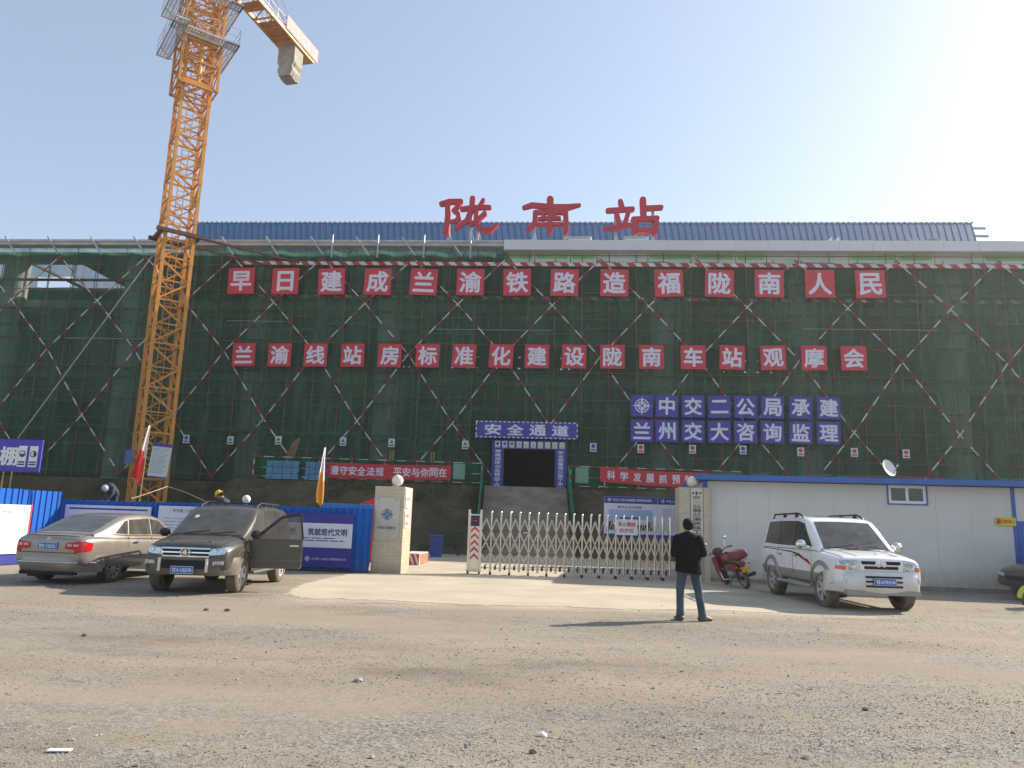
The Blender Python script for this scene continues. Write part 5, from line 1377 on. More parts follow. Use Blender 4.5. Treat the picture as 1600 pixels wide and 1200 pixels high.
for ax in ('L', 'R'):
    c.part('side_window', M_GLASS, lambda b: c.patch(b, ax, [(-.02, 1.2), (.86, 1.21), (.37, 1.70), (-.02, 1.755)], 8, 8, .006))
    c.part('side_window', M_GLASS, lambda b: c.patch(b, ax, [(-.98, 1.2), (-.07, 1.2), (-.07, 1.755), (-.98, 1.755)], 8, 8, .006))
    c.part('side_window', M_GLASS, lambda b: c.patch(b, ax, [(-2.0, 1.22), (-1.03, 1.2), (-1.03, 1.755), (-1.86, 1.73)], 8, 8, .006))
    c.part('window_pillar', M_BLACK, lambda b: [c.patch(b, ax, [(x - .03, 1.2), (x + .03, 1.2), (x + .03, 1.755), (x - .03, 1.755)], 2, 6, .004) for x in (-.045, -1.005)])
    def seams(b):
        for pts in ([(.95, 1.1), (.98, .9), (.9, .5)], [(-.045, 1.16), (-.045, .5)], [(-.99, 1.16), (-1.0, .95)], [(-.99, .47), (.92, .47)], [(1.2, 1.115), (.6, 1.135), (-2.1, 1.12)]): c.strip(b, ax, pts, .012, .003)
    c.part('panel_gap', M_UNDER, seams)
    def trim(b):
        b.cur = 0
        for pts in ([(.9, .86), (.3, 1.03), (-.55, 1.075)], [(.86, .89), (.1, 1.05), (-1.2, 1.09)], [(.8, .92), (-.2, 1.07), (-2.1, 1.10)]): c.strip(b, ax, pts, .016, .005)
        c.strip(b, ax, [(.93, .83), (.3, .99)], .03, .005, 1)
    c.part('side_stripe', [M_BLACK, M_RED], trim)
    c.part('door_handle', M_GLOW, lambda b: [c.patch(b, ax, [(x, .97), (x + .16, .97), (x + .16, 1.005), (x, 1.005)], 3, 1, .03, thick=.03) for x in (.08, -.88)])
    sg = 1 if ax == 'L' else -1
    c.mirror(.80, sg * .88, 1.22, M_CHR, sg, (.08, .12, .10), .05)
    b = MB(); y = sg * .68; b.pipe([(-1.75, y, 1.80), (-1.65, y, 1.91), (-.2, y, 1.93), (.05, y, 1.87), (.12, y, 1.80)], .022, 8)
    for x in (-1.0, -.3): b.box(x - .05, y - .025, 1.8, x + .05, y + .025, 1.92)
    b.build('roof_rail', M_BLACK, c.o, smooth=60)
    b = MB(); b.box(-.95, sg * .90 - .07, .36, .92, sg * .90 + .07, .42); b.build('side_step', M_GALV, c.o, bevel=.02)
hl = lambda y0, y1, s_: [(y0 * s_, .80), (y1 * s_, .82), (y1 * s_, 1.0), (y0 * s_, 1.01)]
for s_ in (1, -1):
    def lamp(b):
        c.patch(b, 'F', [(.45 * s_, .79), (.86 * s_, .81), (.83 * s_, .985), (.47 * s_, 1.0)], 8, 5, .010)
        q, _ = c.hit('F', .56 * s_, .89); T = M.Translation(q + V((.004, 0, 0))) @ M.Rotation(R(90), 4, 'Y'); b.lathe([(.075, 0), (.08, .018), (.062, .02), (.03, .01), (0, .014)], 18, T)
    h = c.part('headlight', [M_LAMP, M_CHR, M_AMB], lamp)
    c.part('indicator', M_AMB, lambda b: c.patch(b, 'F', [(.71 * s_, .795), (.86 * s_, .81), (.85 * s_, .88), (.68 * s_, .875)], 4, 3, .016), h)
    def fog(b):
        q, _ = c.hit('F', .68 * s_, .62); T = M.Translation(q + V((.03, 0, 0))) @ M.Rotation(R(90), 4, 'Y'); b.lathe([(.07, 0), (.075, .03), (.055, .035), (.05, .02)], 18, T); b.lathe([(0, .022), (.05, .02)], 16, T, 1)
    c.part('fog_lamp', [M_CHR, M_LAMP], fog)
def bumper(b):
    rs_ = []
    for i in range(17):
        y = -.935 + 1.87 * i / 16; e = abs(y) / .935; x = 2.24 - .10 * e ** 2 - .34 * (max(0, e - .72) / .28) ** 1.6
        rs_.append([(x - .2, y, .36), (x - .03, y, .37), (x + .005, y, .46), (x + .01, y, .60), (x - .01, y, .72), (x - .05, y, .775), (x - .2, y, .78)])
    b.rings(rs_)
bp = c.part('front_bumper', M_SILV, bumper, smooth=45)
c.part('bumper_skirt', M_GLOW, lambda b: b.box(1.9, -.74, .33, 2.21, .74, .42), bp)
b = MB()
for z in (.50, .59, .68): b.box(2.19, -.36, z - .018, 2.262, .36, z + .018)
b.build('air_intake', M_UNDER, bp)
def grille(b):
    c.patch(b, 'F', [(-.40, .80), (.40, .80), (.44, 1.0), (-.44, 1.0)], 10, 4, .022)
gr_ = c.part('grille', M_WPAINT, grille)
c.part('grille_opening', M_UNDER, lambda b: [c.patch(b, 'F', [(y0, z0), (y1, z0), (y1 + (.02 if z0 > .9 else 0), z1), (y0 - (.02 if z0 > .9 else 0), z1)], 5, 2, .03) for y0, y1, z0, z1 in ((-.38, -.12, .915, .98), (.12, .38, .915, .98), (-.34, .34, .825, .885))], gr_)
b = MB(); T = M.Translation((c.hit('F', 0, .93)[0].x + .035, 0, .90)) @ M.Rotation(R(90), 4, 'Z'); b.T = T
for a in (90, 210, 330):
    d = V((cos(R(a)), 0, sin(R(a)))); p = V((-d.z, 0, d.x)); cc = V((0, 0, .02)); b.add([cc, cc + d * .05 + p * .028, cc + d * .10, cc + d * .05 - p * .028], [(0, 1, 2, 3)])
b.build('emblem', M_CHR, gr_)
c.plate('F', 0, .59, '甘A79310', x=2.285)
c.part('bonnet_gap', M_UNDER, lambda b: [c.strip(b, 'T', [(1.15, y), (2.0, y * .93)], .014, .003) for y in (-.76, .76)])
c.part('bonnet_crease', M_WPAINT, lambda b: [c.strip(b, 'T', [(1.2, y), (1.98, y * .8)], .05, .012) for y in (-.5, .5)])
c.part('bonnet_ornament', M_CHR, lambda b: [b.tube((1.95, 0, 1.05), (1.93, 0, 1.16), .01, .004, 6), b.bar((1.94, -.03, 1.12), (1.94, .03, 1.12), .012)])
c.part('sunroof', M_GLASS, lambda b: c.patch(b, 'T', [(.1, -.35), (.1, .35), (-.6, .35), (-.6, -.35)], 6, 4, .008))
c.part('wiper', M_BLACK, lambda b: [c.strip(b, 'T', [(1.14, y), (1.05, y + .5)], .022, .016) for y in (-.55, .0)])
c.part('seal', M_BLACK, lambda b: c.strip(b, 'T', [(1.15, -.72), (1.165, 0), (1.15, .72)], .035, .008))

# ---------------------------------------------------------------- grey off-roader with its door open
M_GPAINT = mat('olive_grey_paint', (.062, .058, .045), .3, .35, var=.08, coat=.5, dust=.10, dustcol=(.24, .22, .175)); M_GBUMP = mat('grey_bumper', (.095, .09, .08), .5, .1, var=.1, dust=.2)
spec = dict(wb=2.70, R=.37, tw=.885, tyw=.25, gap=.07, spokes=5, spw=.36, paint=M_GPAINT, lean=.20, rimm=M_RIM,
    st=[(-2.24, .55, .98, 1.02, .72), (-2.19, .46, 1.05, 1.11, .83), (-1.9, .42, 1.08, 1.14, .88), (-1.35, .40, 1.08, 1.14, .895), (-.4, .38, 1.07, 1.12, .895), (.5, .38, 1.05, 1.11, .895), (.95, .40, 1.03, 1.115, .895), (1.35, .43, 1.0, 1.105, .89), (1.7, .44, .955, 1.07, .875), (1.95, .44, .90, 1.02, .845), (2.07, .42, .86, .97, .80), (2.14, .44, .79, .89, .72)],
    zbelt=[(-2.3, 1.1), (.9, 1.11), (1.2, 1.07)], wbelt=[(-2.2, .81), (-1.6, .855), (.5, .86), (1.25, .79)],
    gh=[(-2.2, 1.12), (-2.10, 1.40), (-2.0, 1.60), (-1.88, 1.68), (-1.2, 1.735), (-.4, 1.745), (.0, 1.72), (.22, 1.68), (.34, 1.63), (.55, 1.49), (.8, 1.33), (1.0, 1.21), (1.2, 1.09)])
cg = V((-6.27, 15.95, 0)) + V((0, 1, 0)) * 1.35
c = Car('offroad_car', 'dusty olive grey off-roader with its front door wide open beside the blue poster', cg, (0, -1), spec)
c.flare(M_GPAINT, out=.035, wd=.08)
c.part('windscreen', M_GLASS, lambda b: c.patch(b, 'T', [(1.14, -.69), (1.14, .69), (.38, .60), (.38, -.60)], 14, 10, .006))
for ax in ('L', 'R'):
    sg = 1 if ax == 'L' else -1
    c.part('side_window', M_GLASS, lambda b: c.patch(b, ax, [(-1.02, 1.13), (-.14, 1.13), (-.14, 1.655), (-1.02, 1.655)], 8, 8, .006))
    c.part('side_window', M_GLASS, lambda b: c.patch(b, ax, [(-1.98, 1.16), (-1.07, 1.13), (-1.07, 1.655), (-1.84, 1.60)], 8, 8, .006))
    if ax == 'R': c.part('side_window', M_GLASS, lambda b: c.patch(b, ax, [(-.09, 1.13), (.86, 1.13), (.32, 1.58), (-.09, 1.655)], 8, 8, .006))
    def seams(b):
        for pts in ([(.97, 1.05), (1.0, .8), (.9, .45)], [(-.115, 1.1), (-.115, .45)], [(-1.04, 1.1), (-1.02, .9)], [(-.98, .44), (.92, .44)]): c.strip(b, ax, pts, .012, .003)
    c.part('panel_gap', M_UNDER, seams)
    b = MB(); y = sg * .62; b.pipe([(-1.7, y, 1.66), (-1.55, y, 1.80), (-.25, y, 1.82), (-.0, y, 1.76), (.08, y, 1.70)], .022, 8)
    for x in (-1.0, -.5): b.box(x - .05, y - .02, 1.7, x + .05, y + .02, 1.82)
    b.build('roof_rail', M_BLACK, c.o, smooth=60)
    b = MB(); b.box(-.9, sg * .90 - .06, .34, .88, sg * .90 + .06, .40); b.build('side_step', M_GBUMP, c.o, bevel=.02)
for x in (-1.2, -.35): b = MB(); b.bar((x, -.62, 1.81), (x, .62, 1.81), .05, .025); b.build('roof_bar', M_BLACK, c.o)
c.mirror(.84, -.85, 1.12, M_BLACK, -1, (.08, .12, .09), .06)
# dark patches on the closed body stand for cabin shade; then sill and seat
M_INT = mat('cabin_shade', (.025, .022, .02), .8, var=.3); M_SEAT = mat('grey_seat', (.16, .145, .125), .8, var=.15)
dwy = c.part('doorway_shade', M_INT, lambda b: [c.patch(b, 'L', [(-.08, .46), (.90, .46), (.94, 1.08), (-.08, 1.08)], 8, 6, .004), c.patch(b, 'L', [(-.08, 1.09), (.86, 1.11), (.34, 1.60), (-.08, 1.655)], 8, 8, .004)])
c.part('door_sill', M_GPAINT, lambda b: b.box(-.1, .80, .41, .92, .90, .47), dwy)
c.part('front_seat', M_SEAT, lambda b: [b.ball((.15, .62, .95), 1, 12, 8, sc=(.11, .27, .42)), b.ball((.38, .66, .66), 1, 12, 8, sc=(.3, .24, .12))], dwy)
# door: hinge at the front edge, swung out about 82 degrees (door frame: x from hinge to latch, y out, z up)
hx, hy = .95, .87; DA = R(180 - 84)
Td = M.Translation((hx, hy, 0)) @ M.Rotation(DA, 4, 'Z') 
dl = 1.06
b = MB(); b.T = Td; b.prism([(0, .46), (dl - .03, .46), (dl, .52), (dl, 1.08), (.02, 1.08), (0, 1.0)], -.04, .05); door = b.build('door', M_GPAINT, c.o, bevel=.015)
b = MB(); b.T = Td; fr = [(.08, 1.08), (.60, 1.53), (dl - .08, 1.60), (dl, 1.08)]
for p, q in zip(fr, fr[1:]): b.bar((p[0], 0, p[1]), (q[0], 0, q[1]), .035, .06)
b.build('window_frame', M_BLACK, door)
def clear_glass():
    m = bpy.data.materials.new('door_window_glass'); m.use_nodes = True; t = m.node_tree; t.nodes.remove(t.nodes['Principled BSDF'])
    tp = t.nodes.new('ShaderNodeBsdfTransparent'); tp.inputs[0].default_value = (.62, .62, .58, 1); gl = t.nodes.new('ShaderNodeBsdfGlossy'); gl.inputs['Roughness'].default_value = .05; df = t.nodes.new('ShaderNodeBsdfDiffuse'); df.inputs[0].default_value = (.35, .32, .28, 1)
    nz = t.nodes.new('ShaderNodeTexNoise'); nz.inputs['Scale'].default_value = 3; a = t.nodes.new('ShaderNodeMixShader'); mr = t.nodes.new('ShaderNodeMapRange'); mr.inputs['To Min'].default_value = .04; mr.inputs['To Max'].default_value = .22
    t.links.new(nz.outputs['Fac'], mr.inputs['Value']); t.links.new(mr.outputs['Result'], a.inputs[0]); t.links.new(tp.outputs[0], a.inputs[1]); t.links.new(df.outputs[0], a.inputs[2])
    b2 = t.nodes.new('ShaderNodeMixShader'); b2.inputs[0].default_value = .08; t.links.new(a.outputs[0], b2.inputs[1]); t.links.new(gl.outputs[0], b2.inputs[2]); t.links.new(b2.outputs[0], t.nodes['Material Output'].inputs['Surface']); return m
b = MB(); b.T = Td; b.prism([(.10, 1.085), (dl - .02, 1.085), (dl - .09, 1.585), (.60, 1.515)], -.004, .004); b.build('door_window', clear_glass(), door)
b = MB(); b.T = Td; b.box(dl - .26, -.085, .92, dl - .06, -.045, .96); b.build('handle', M_CHR, door, bevel=.008)
b = MB(); b.T = Td; b.box(.0, -.05, .62, dl - .01, -.041, .645); b.box(.0, -.05, .30 + .2, dl - .02, -.041, .515); b.build('moulding', M_GBUMP, door)
b = MB(); b.T = Td; b.ball((.12, -.20, 1.16), 1, 14, 8, sc=(.11, .08, .09)); b.bar((.1, -.02, 1.1), (.12, -.18, 1.13), .05); b.build('wing_mirror', M_BLACK, door, smooth=60)
for s_ in (1, -1):
    def lamp(b):
        c.patch(b, 'F', [(.42 * s_, .745), (.74 * s_, .78), (.83 * s_, .93), (.50 * s_, .885)], 10, 6, .010)
        for yy, zz, rr_ in ((.55, .82, .055), (.68, .84, .045)):
            q, _ = c.hit('F', yy * s_, zz); T = M.Translation(q + V((.006, 0, 0))) @ M.Rotation(R(75), 4, 'Y'); b.lathe([(rr_, 0), (rr_ * 1.05, .018), (rr_ * .8, .02), (0, .012)], 16, T, 1)
    c.part('headlight', [M_LAMP, M_CHR], lamp)
    c.part('fog_lamp', M_LAMP, lambda b: b.box(2.16, s_ * .58 - .09, .575, 2.212 - .05, s_ * .58 + .09, .645) if False else b.prism([(s_ * .56, .575), (s_ * .75, .585), (s_ * .75, .655), (s_ * .57, .645)], 2.10, 2.205, plane='yz'))
def bumper(b):
    rs_ = []
    for i in range(17):
        y = -.90 + 1.80 * i / 16; e = abs(y) / .90; x = 2.22 - .10 * e ** 2 - .28 * max(0, e - .72) / .28 * (e > .72)
        rs_.append([(x - .25, y, .37), (x - .05, y, .37), (x - .005, y, .45), (x, y, .60), (x - .02, y, .68), (x - .06, y, .715), (x - .25, y, .72)])
    b.rings(rs_)
bp = c.part('front_bumper', M_GBUMP, bumper, smooth=45)
c.part('air_intake', M_UNDER, lambda b: b.box(2.14, -.42, .50, 2.228, .42, .66), bp)
for y in (-.46, .46): c.part('bumper_guard', M_SILV, lambda b: b.tube((2.23, y, .44), (2.23, y, .70), .03, n=10), bp)
gr_ = c.part('grille', M_CHR, lambda b: [c.patch(b, 'F', [(-.46, .715), (.46, .715), (.46, .742), (-.46, .742)], 10, 1, .022), c.patch(b, 'F', [(-.47, .79), (.47, .79), (.47, .815), (-.47, .815)], 10, 1, .025), c.patch(b, 'F', [(-.48, .865), (.48, .865), (.48, .895), (-.48, .895)], 10, 1, .022)])
c.part('grille_opening', M_UNDER, lambda b: [c.patch(b, 'F', [(-.44, z0), (.44, z0), (.45, z1), (-.45, z1)], 8, 2, .014) for z0, z1 in ((.742, .79), (.815, .865))], gr_)
b = MB(); x = c.hit('F', 0, .80)[0].x + .045; b.T = M.Translation((x, 0, .805)) @ M.Rotation(R(90), 4, 'Z')
n = 24
for i in range(n):
    a0, a1 = 2 * pi * i / n, 2 * pi * (i + 1) / n; b.add([(cos(a) * q * 1.25, -.004 * (q > .06), sin(a) * q) for a, q in ((a0, .085), (a0, .066), (a1, .066), (a1, .085))], [(0, 1, 2, 3)])
b.prism([(-.035, -.045), (.035, -.045), (.035, .03), (0, .06), (-.035, .03)], -.005, .0); b.build('emblem', M_CHR, gr_)
c.plate('F', 0, .475, '甘A·U5570', x=2.25)
c.part('bonnet_gap', M_UNDER, lambda b: [c.strip(b, 'T', [(1.15, y), (1.95, y * .9)], .014, .003) for y in (-.74, .74)])
c.part('bonnet_crease', M_GPAINT, lambda b: [c.strip(b, 'T', [(1.2, y), (1.95, y * .75)], .06, .014) for y in (-.5, .5)])
c.part('wiper', M_BLACK, lambda b: [c.strip(b, 'T', [(1.15, y), (1.06, y + .5)], .022, .016) for y in (-.5, .05)])
c.part('seal', M_BLACK, lambda b: c.strip(b, 'T', [(1.165, -.71), (1.185, 0), (1.165, .71)], .035, .008))
c.part('inspection_sticker', M_PW, lambda b: c.patch(b, 'T', [(.62, -.52), (.62, -.44), (.54, -.44), (.54, -.52)], 2, 2, .012))

# ---------------------------------------------------------------- champagne sedan seen from behind
M_SPAINT = mat('champagne_paint', (.29, .262, .230), .28, .5, var=.06, coat=.6, dust=.12, dustcol=(.32, .26, .19))
spec = dict(wb=2.71, R=.325, tw=.87, tyw=.215, gap=.05, spokes=10, spw=.16, paint=M_SPAINT, lean=.30, rim=.225, rimm=mat('dark_alloy', (.30, .28, .25), .45, .2, var=.1, dust=.2),
    st=[(-2.40, .48, .84, .90, .62), (-2.36, .40, .92, .985, .76), (-2.2, .33, .955, 1.03, .83), (-1.9, .30, .96, 1.045, .87), (-1.35, .29, .945, 1.03, .895), (-.4, .26, .92, .99, .895), (.6, .25, .90, .97, .89), (1.1, .27, .885, .965, .89), (1.6, .30, .84, .92, .875), (2.0, .32, .76, .84, .82), (2.2, .32, .68, .75, .72), (2.29, .38, .60, .66, .58)],
    zbelt=[(-2.0, 1.03), (-.4, 1.0), (1.3, .95)], wbelt=[(-1.95, .74), (-1.2, .83), (.5, .85), (1.4, .78)],
    gh=[(-1.98, 1.035), (-1.7, 1.13), (-1.4, 1.255), (-1.1, 1.365), (-.85, 1.43), (-.5, 1.465), (-.1, 1.475), (.2, 1.455), (.42, 1.41), (.7, 1.27), (1.0, 1.11), (1.3, .95)])
cs = V((-9.50, 17.28, 0)) + V((.115, .993, 0)).normalized() * 1.355
c = Car('sedan_car', 'dusty champagne sedan parked nose to the blue fence, its red tail lamps facing the road', cs, (.115, .993), spec)
c.part('rear_window', M_GLASS, lambda b: c.patch(b, 'T', [(-1.88, .60), (-1.88, -.60), (-.98, -.55), (-.98, .55)], 12, 10, .006))
c.part('windscreen', M_GLASS, lambda b: c.patch(b, 'T', [(1.2, -.64), (1.2, .64), (.5, .54), (.5, -.54)], 12, 8, .006))
for ax in ('L', 'R'):
    sg = 1 if ax == 'L' else -1
    c.part('side_window', M_GLASS, lambda b: c.patch(b, ax, [(.02, 1.02), (.88, 1.0), (.38, 1.335), (.02, 1.385)], 8, 8, .006))
    c.part('side_window', M_GLASS, lambda b: c.patch(b, ax, [(-.88, 1.03), (-.03, 1.02), (-.03, 1.385), (-.80, 1.36)], 8, 8, .006))
    c.part('side_window', M_GLASS, lambda b: c.patch(b, ax, [(-1.36, 1.06), (-.93, 1.035), (-.86, 1.34), (-.98, 1.32)], 6, 6, .006))
    def seams(b):
        for pts in ([(1.0, .93), (1.03, .7), (.95, .36)], [(-.02, .97), (-.04, .36)], [(-.92, .98), (-.98, .75)], [(-.98, .34), (.96, .34)], ): c.strip(b, ax, pts, .012, .003)
    c.part('panel_gap', M_UNDER, seams)
    c.part('waist_trim', M_CHR, lambda b: c.strip(b, ax, [(-1.40, 1.035), (-.88, 1.005), (.9, .975)], .014, .010))
    c.part('door_handle', M_CHR, lambda b: [c.patch(b, ax, [(x, .84), (x + .17, .84), (x + .17, .868), (x, .868)], 3, 1, .03, thick=.03) for x in (.12, -.80)])
    c.mirror(.82, sg * .84, 1.0, M_SPAINT, sg, (.06, .10, .065), .06)
    c.part('sill_trim', M_CHR, lambda b: c.strip(b, ax, [(-.92, .36), (.9, .33)], .02, .008))
for s_ in (1, -1):
    t_ = c.part('tail_lamp', M_TAIL, lambda b: [c.patch(b, 'B', [(.40 * s_, .74), (.60 * s_, .72), (.60 * s_, .885), (.40 * s_, .86)], 6, 4, .010), c.patch(b, 'B', [(.60 * s_, .66), (.80 * s_, .68), (.79 * s_, .895), (.60 * s_, .885)], 6, 5, .010), c.patch(b, 'L' if s_ > 0 else 'R', [(-2.36, .68), (-2.15, .70), (-2.12, .86), (-2.36, .90)], 5, 4, .006)])
    c.part('clear_lens', M_TAILW, lambda b: [c.patch(b, 'B', [(y * s_, .79), ((y + .1) * s_, .79), ((y + .1) * s_, .835), (y * s_, .835)], 3, 2, .016) for y in (.44, .58)], t_)
    c.part('rear_reflector', M_TAIL, lambda b: c.patch(b, 'B', [(.44 * s_, .39), (.60 * s_, .39), (.60 * s_, .43), (.44 * s_, .43)], 4, 1, .03))
c.part('number_recess', M_SPAINT, lambda b: c.patch(b, 'B', [(-.36, .70), (.36, .70), (.30, .90), (-.30, .90)], 6, 3, -.002))
c.plate('B', 0, .79, '甘K·C0222')
def rb_(b):
    rs_ = []
    for i in range(17):
        y = -.87 + 1.74 * i / 16; e = abs(y) / .87; x = -2.43 + .09 * e ** 2 + .32 * max(0, e - .72) / .28 * (e > .72)
        rs_.append([(x + .3, y, .24), (x + .08, y, .25), (x + .03, y, .34), (x, y, .44), (x - .005, y, .52), (x + .03, y, .60), (x + .3, y, .62)])
    b.rings(rs_)
bp = c.part('rear_bumper', M_SPAINT, rb_, smooth=45)
def tube_along(b, z, r_, x_off, mi=None):
    pts = []
    for i in range(17):
        y = -.88 + 1.76 * i / 16; e = abs(y) / .88; x = -2.435 + .09 * e ** 2 + .32 * max(0, e - .72) / .28 * (e > .72); pts.append((x + x_off, y, z))
    b.pipe(pts, r_, 6, mi)
c.part('chrome_strip', M_CHR, lambda b: tube_along(b, .455, .014, -.004), bp)
c.part('valance', M_UNDER, lambda b: b.box(-2.37, -.60, .20, -2.2, .60, .27), bp)
c.part('boot_gap', M_UNDER, lambda b: [c.strip(b, 'B', [(-.66, .655), (.66, .655)], .014, .004), c.strip(b, 'T', [(-1.93, -.66), (-2.28, -.64)], .012, .003), c.strip(b, 'T', [(-1.93, .66), (-2.28, .64)], .012, .003)])
b = MB(); q, nn = c.hit('B', 0, .94); b.T = M.Translation((q.x - .012, 0, .945)) @ M.Rotation(R(-90), 4, 'Z')
for k in range(2): b.add([(-.05, 0, -.03 + k * .03), (0, 0, .0 + k * .03), (.05, 0, -.03 + k * .03), (.05, 0, -.045 + k * .03), (0, 0, -.017 + k * .03), (-.05, 0, -.045 + k * .03)], [(0, 1, 4, 5), (1, 2, 3, 4)])
b.build('emblem', M_CHR, c.o)
c.part('boot_lip', M_SPAINT, lambda b: c.strip(b, 'T', [(-2.26, -.62), (-2.29, 0), (-2.26, .62)], .05, .018))
for s_ in (1, -1): c.part('mud_flap', M_BLACK, lambda b: b.box(-1.77, s_ * .81 - .09, .10, -1.74, s_ * .81 + .06, .34))

# ---------------------------------------------------------------- dark car half out of the frame
M_DPAINT = mat('dark_grey_paint', (.045, .045, .048), .3, .3, var=.06, coat=.5, dust=.14)
spec2 = dict(spec); spec2.update(paint=M_DPAINT, rimm=M_RIM)
c = Car('sedan_car', 'dark grey car cut off by the right edge, parked behind the yellow scooter', (15.45, 20.55, 0), (-.95, -.22), spec2)
c.part('windscreen', M_GLASS, lambda b: c.patch(b, 'T', [(1.2, -.64), (1.2, .64), (.5, .54), (.5, -.54)], 12, 8, .006))
for ax in ('L', 'R'):
    c.part('side_window', M_GLASS, lambda b: c.patch(b, ax, [(.02, 1.02), (.88, 1.0), (.38, 1.335), (.02, 1.385)], 8, 8, .006)); c.part('side_window', M_GLASS, lambda b: c.patch(b, ax, [(-.88, 1.03), (-.03, 1.02), (-.03, 1.385), (-.80, 1.36)], 8, 8, .006))
for s_ in (1, -1): c.part('headlight', M_LAMP, lambda b: c.patch(b, 'F', [(.40 * s_, .60), (.64 * s_, .62), (.68 * s_, .70), (.42 * s_, .68)], 6, 4, .010))
c.part('grille', M_UNDER, lambda b: c.patch(b, 'F', [(-.35, .50), (.35, .50), (.38, .62), (-.38, .62)], 8, 3, .008))
# ================================================================ people
M_SKIN = mat('skin', (.36, .205, .135), .55, var=.08, scale=8); M_HAIR = mat('black_hair', (.007, .006, .006), .7, var=.4, scale=40, bump=.8, bscale=120, spec=.2)
M_JACK = mat('black_jacket', (.009, .009, .010), .9, var=.3, scale=5, bump=1.0, bscale=8, spec=.12); M_JEAN = mat('blue_jeans', (.050, .072, .105), .85, var=.45, scale=6, bump=1.0, bscale=11); M_SHOE = mat('brown_shoe', (.10, .055, .035), .45, var=.2)
def blob(name, m, parent, segs, balls=(), vox=.014, smooth=6, loft=None):
    """one continuous surface grown round tapered limbs (p, q, r0, r1) and ellipsoids (centre, radii)"""
    b = MB()
    for p, q, r0, r1 in segs: b.tube(p, q, r0, r1, 14); b.ball(p, r0, 12, 8); b.ball(q, r1, 12, 8)
    for cen, rad in balls: b.ball(cen, 1, 16, 12, sc=rad)
    if loft: b.rings([[(cx + rx * cos(a), cy + ry * sin(a), z + dz * cos(a)) for a in [2 * pi * i / 28 for i in range(28)]] for cx, cy, z, rx, ry, dz in loft])
    o = b.build(name, m, parent)
    md = o.modifiers.new('r', 'REMESH'); md.mode = 'VOXEL'; md.voxel_size = vox
    if smooth: sm_ = o.modifiers.new('s', 'SMOOTH'); sm_.factor = .5; sm_.iterations = smooth
    bake(o); o.data.polygons.foreach_set('use_smooth', [True] * len(o.data.polygons)); return o
def hand(w_, d, side, palm_n):
    """segments of a slightly curled hand at wrist w_, pointing along d; palm_n = palm normal, side = thumb direction"""
    d, side, palm_n = V(d).normalized(), V(side).normalized(), V(palm_n).normalized(); w_ = V(w_); segs = []
    for k, (off, L) in enumerate(((.030, .070), (.010, .080), (-.010, .074), (-.029, .056))):
        a = w_ + side * off * .6; kn = w_ + d * .085 + side * off; segs.append((a, kn, .014, .011))
        p = kn; dd = d
        for s_, r0, r1 in ((.45, .0095, .009), (.32, .009, .008), (.23, .008, .007)):
            dd = (dd + palm_n * .42).normalized(); q = p + dd * L * s_; segs.append((p, q, r0, r1)); p = q
    t0 = w_ + d * .025 + side * .025; t1 = t0 + (d * .6 + side * .7 + palm_n * .3).normalized() * .042; t2 = t1 + (d + palm_n * .5).normalized() * .034
    segs += [(t0, t1, .013, .011), (t1, t2, .010, .008)]; return segs
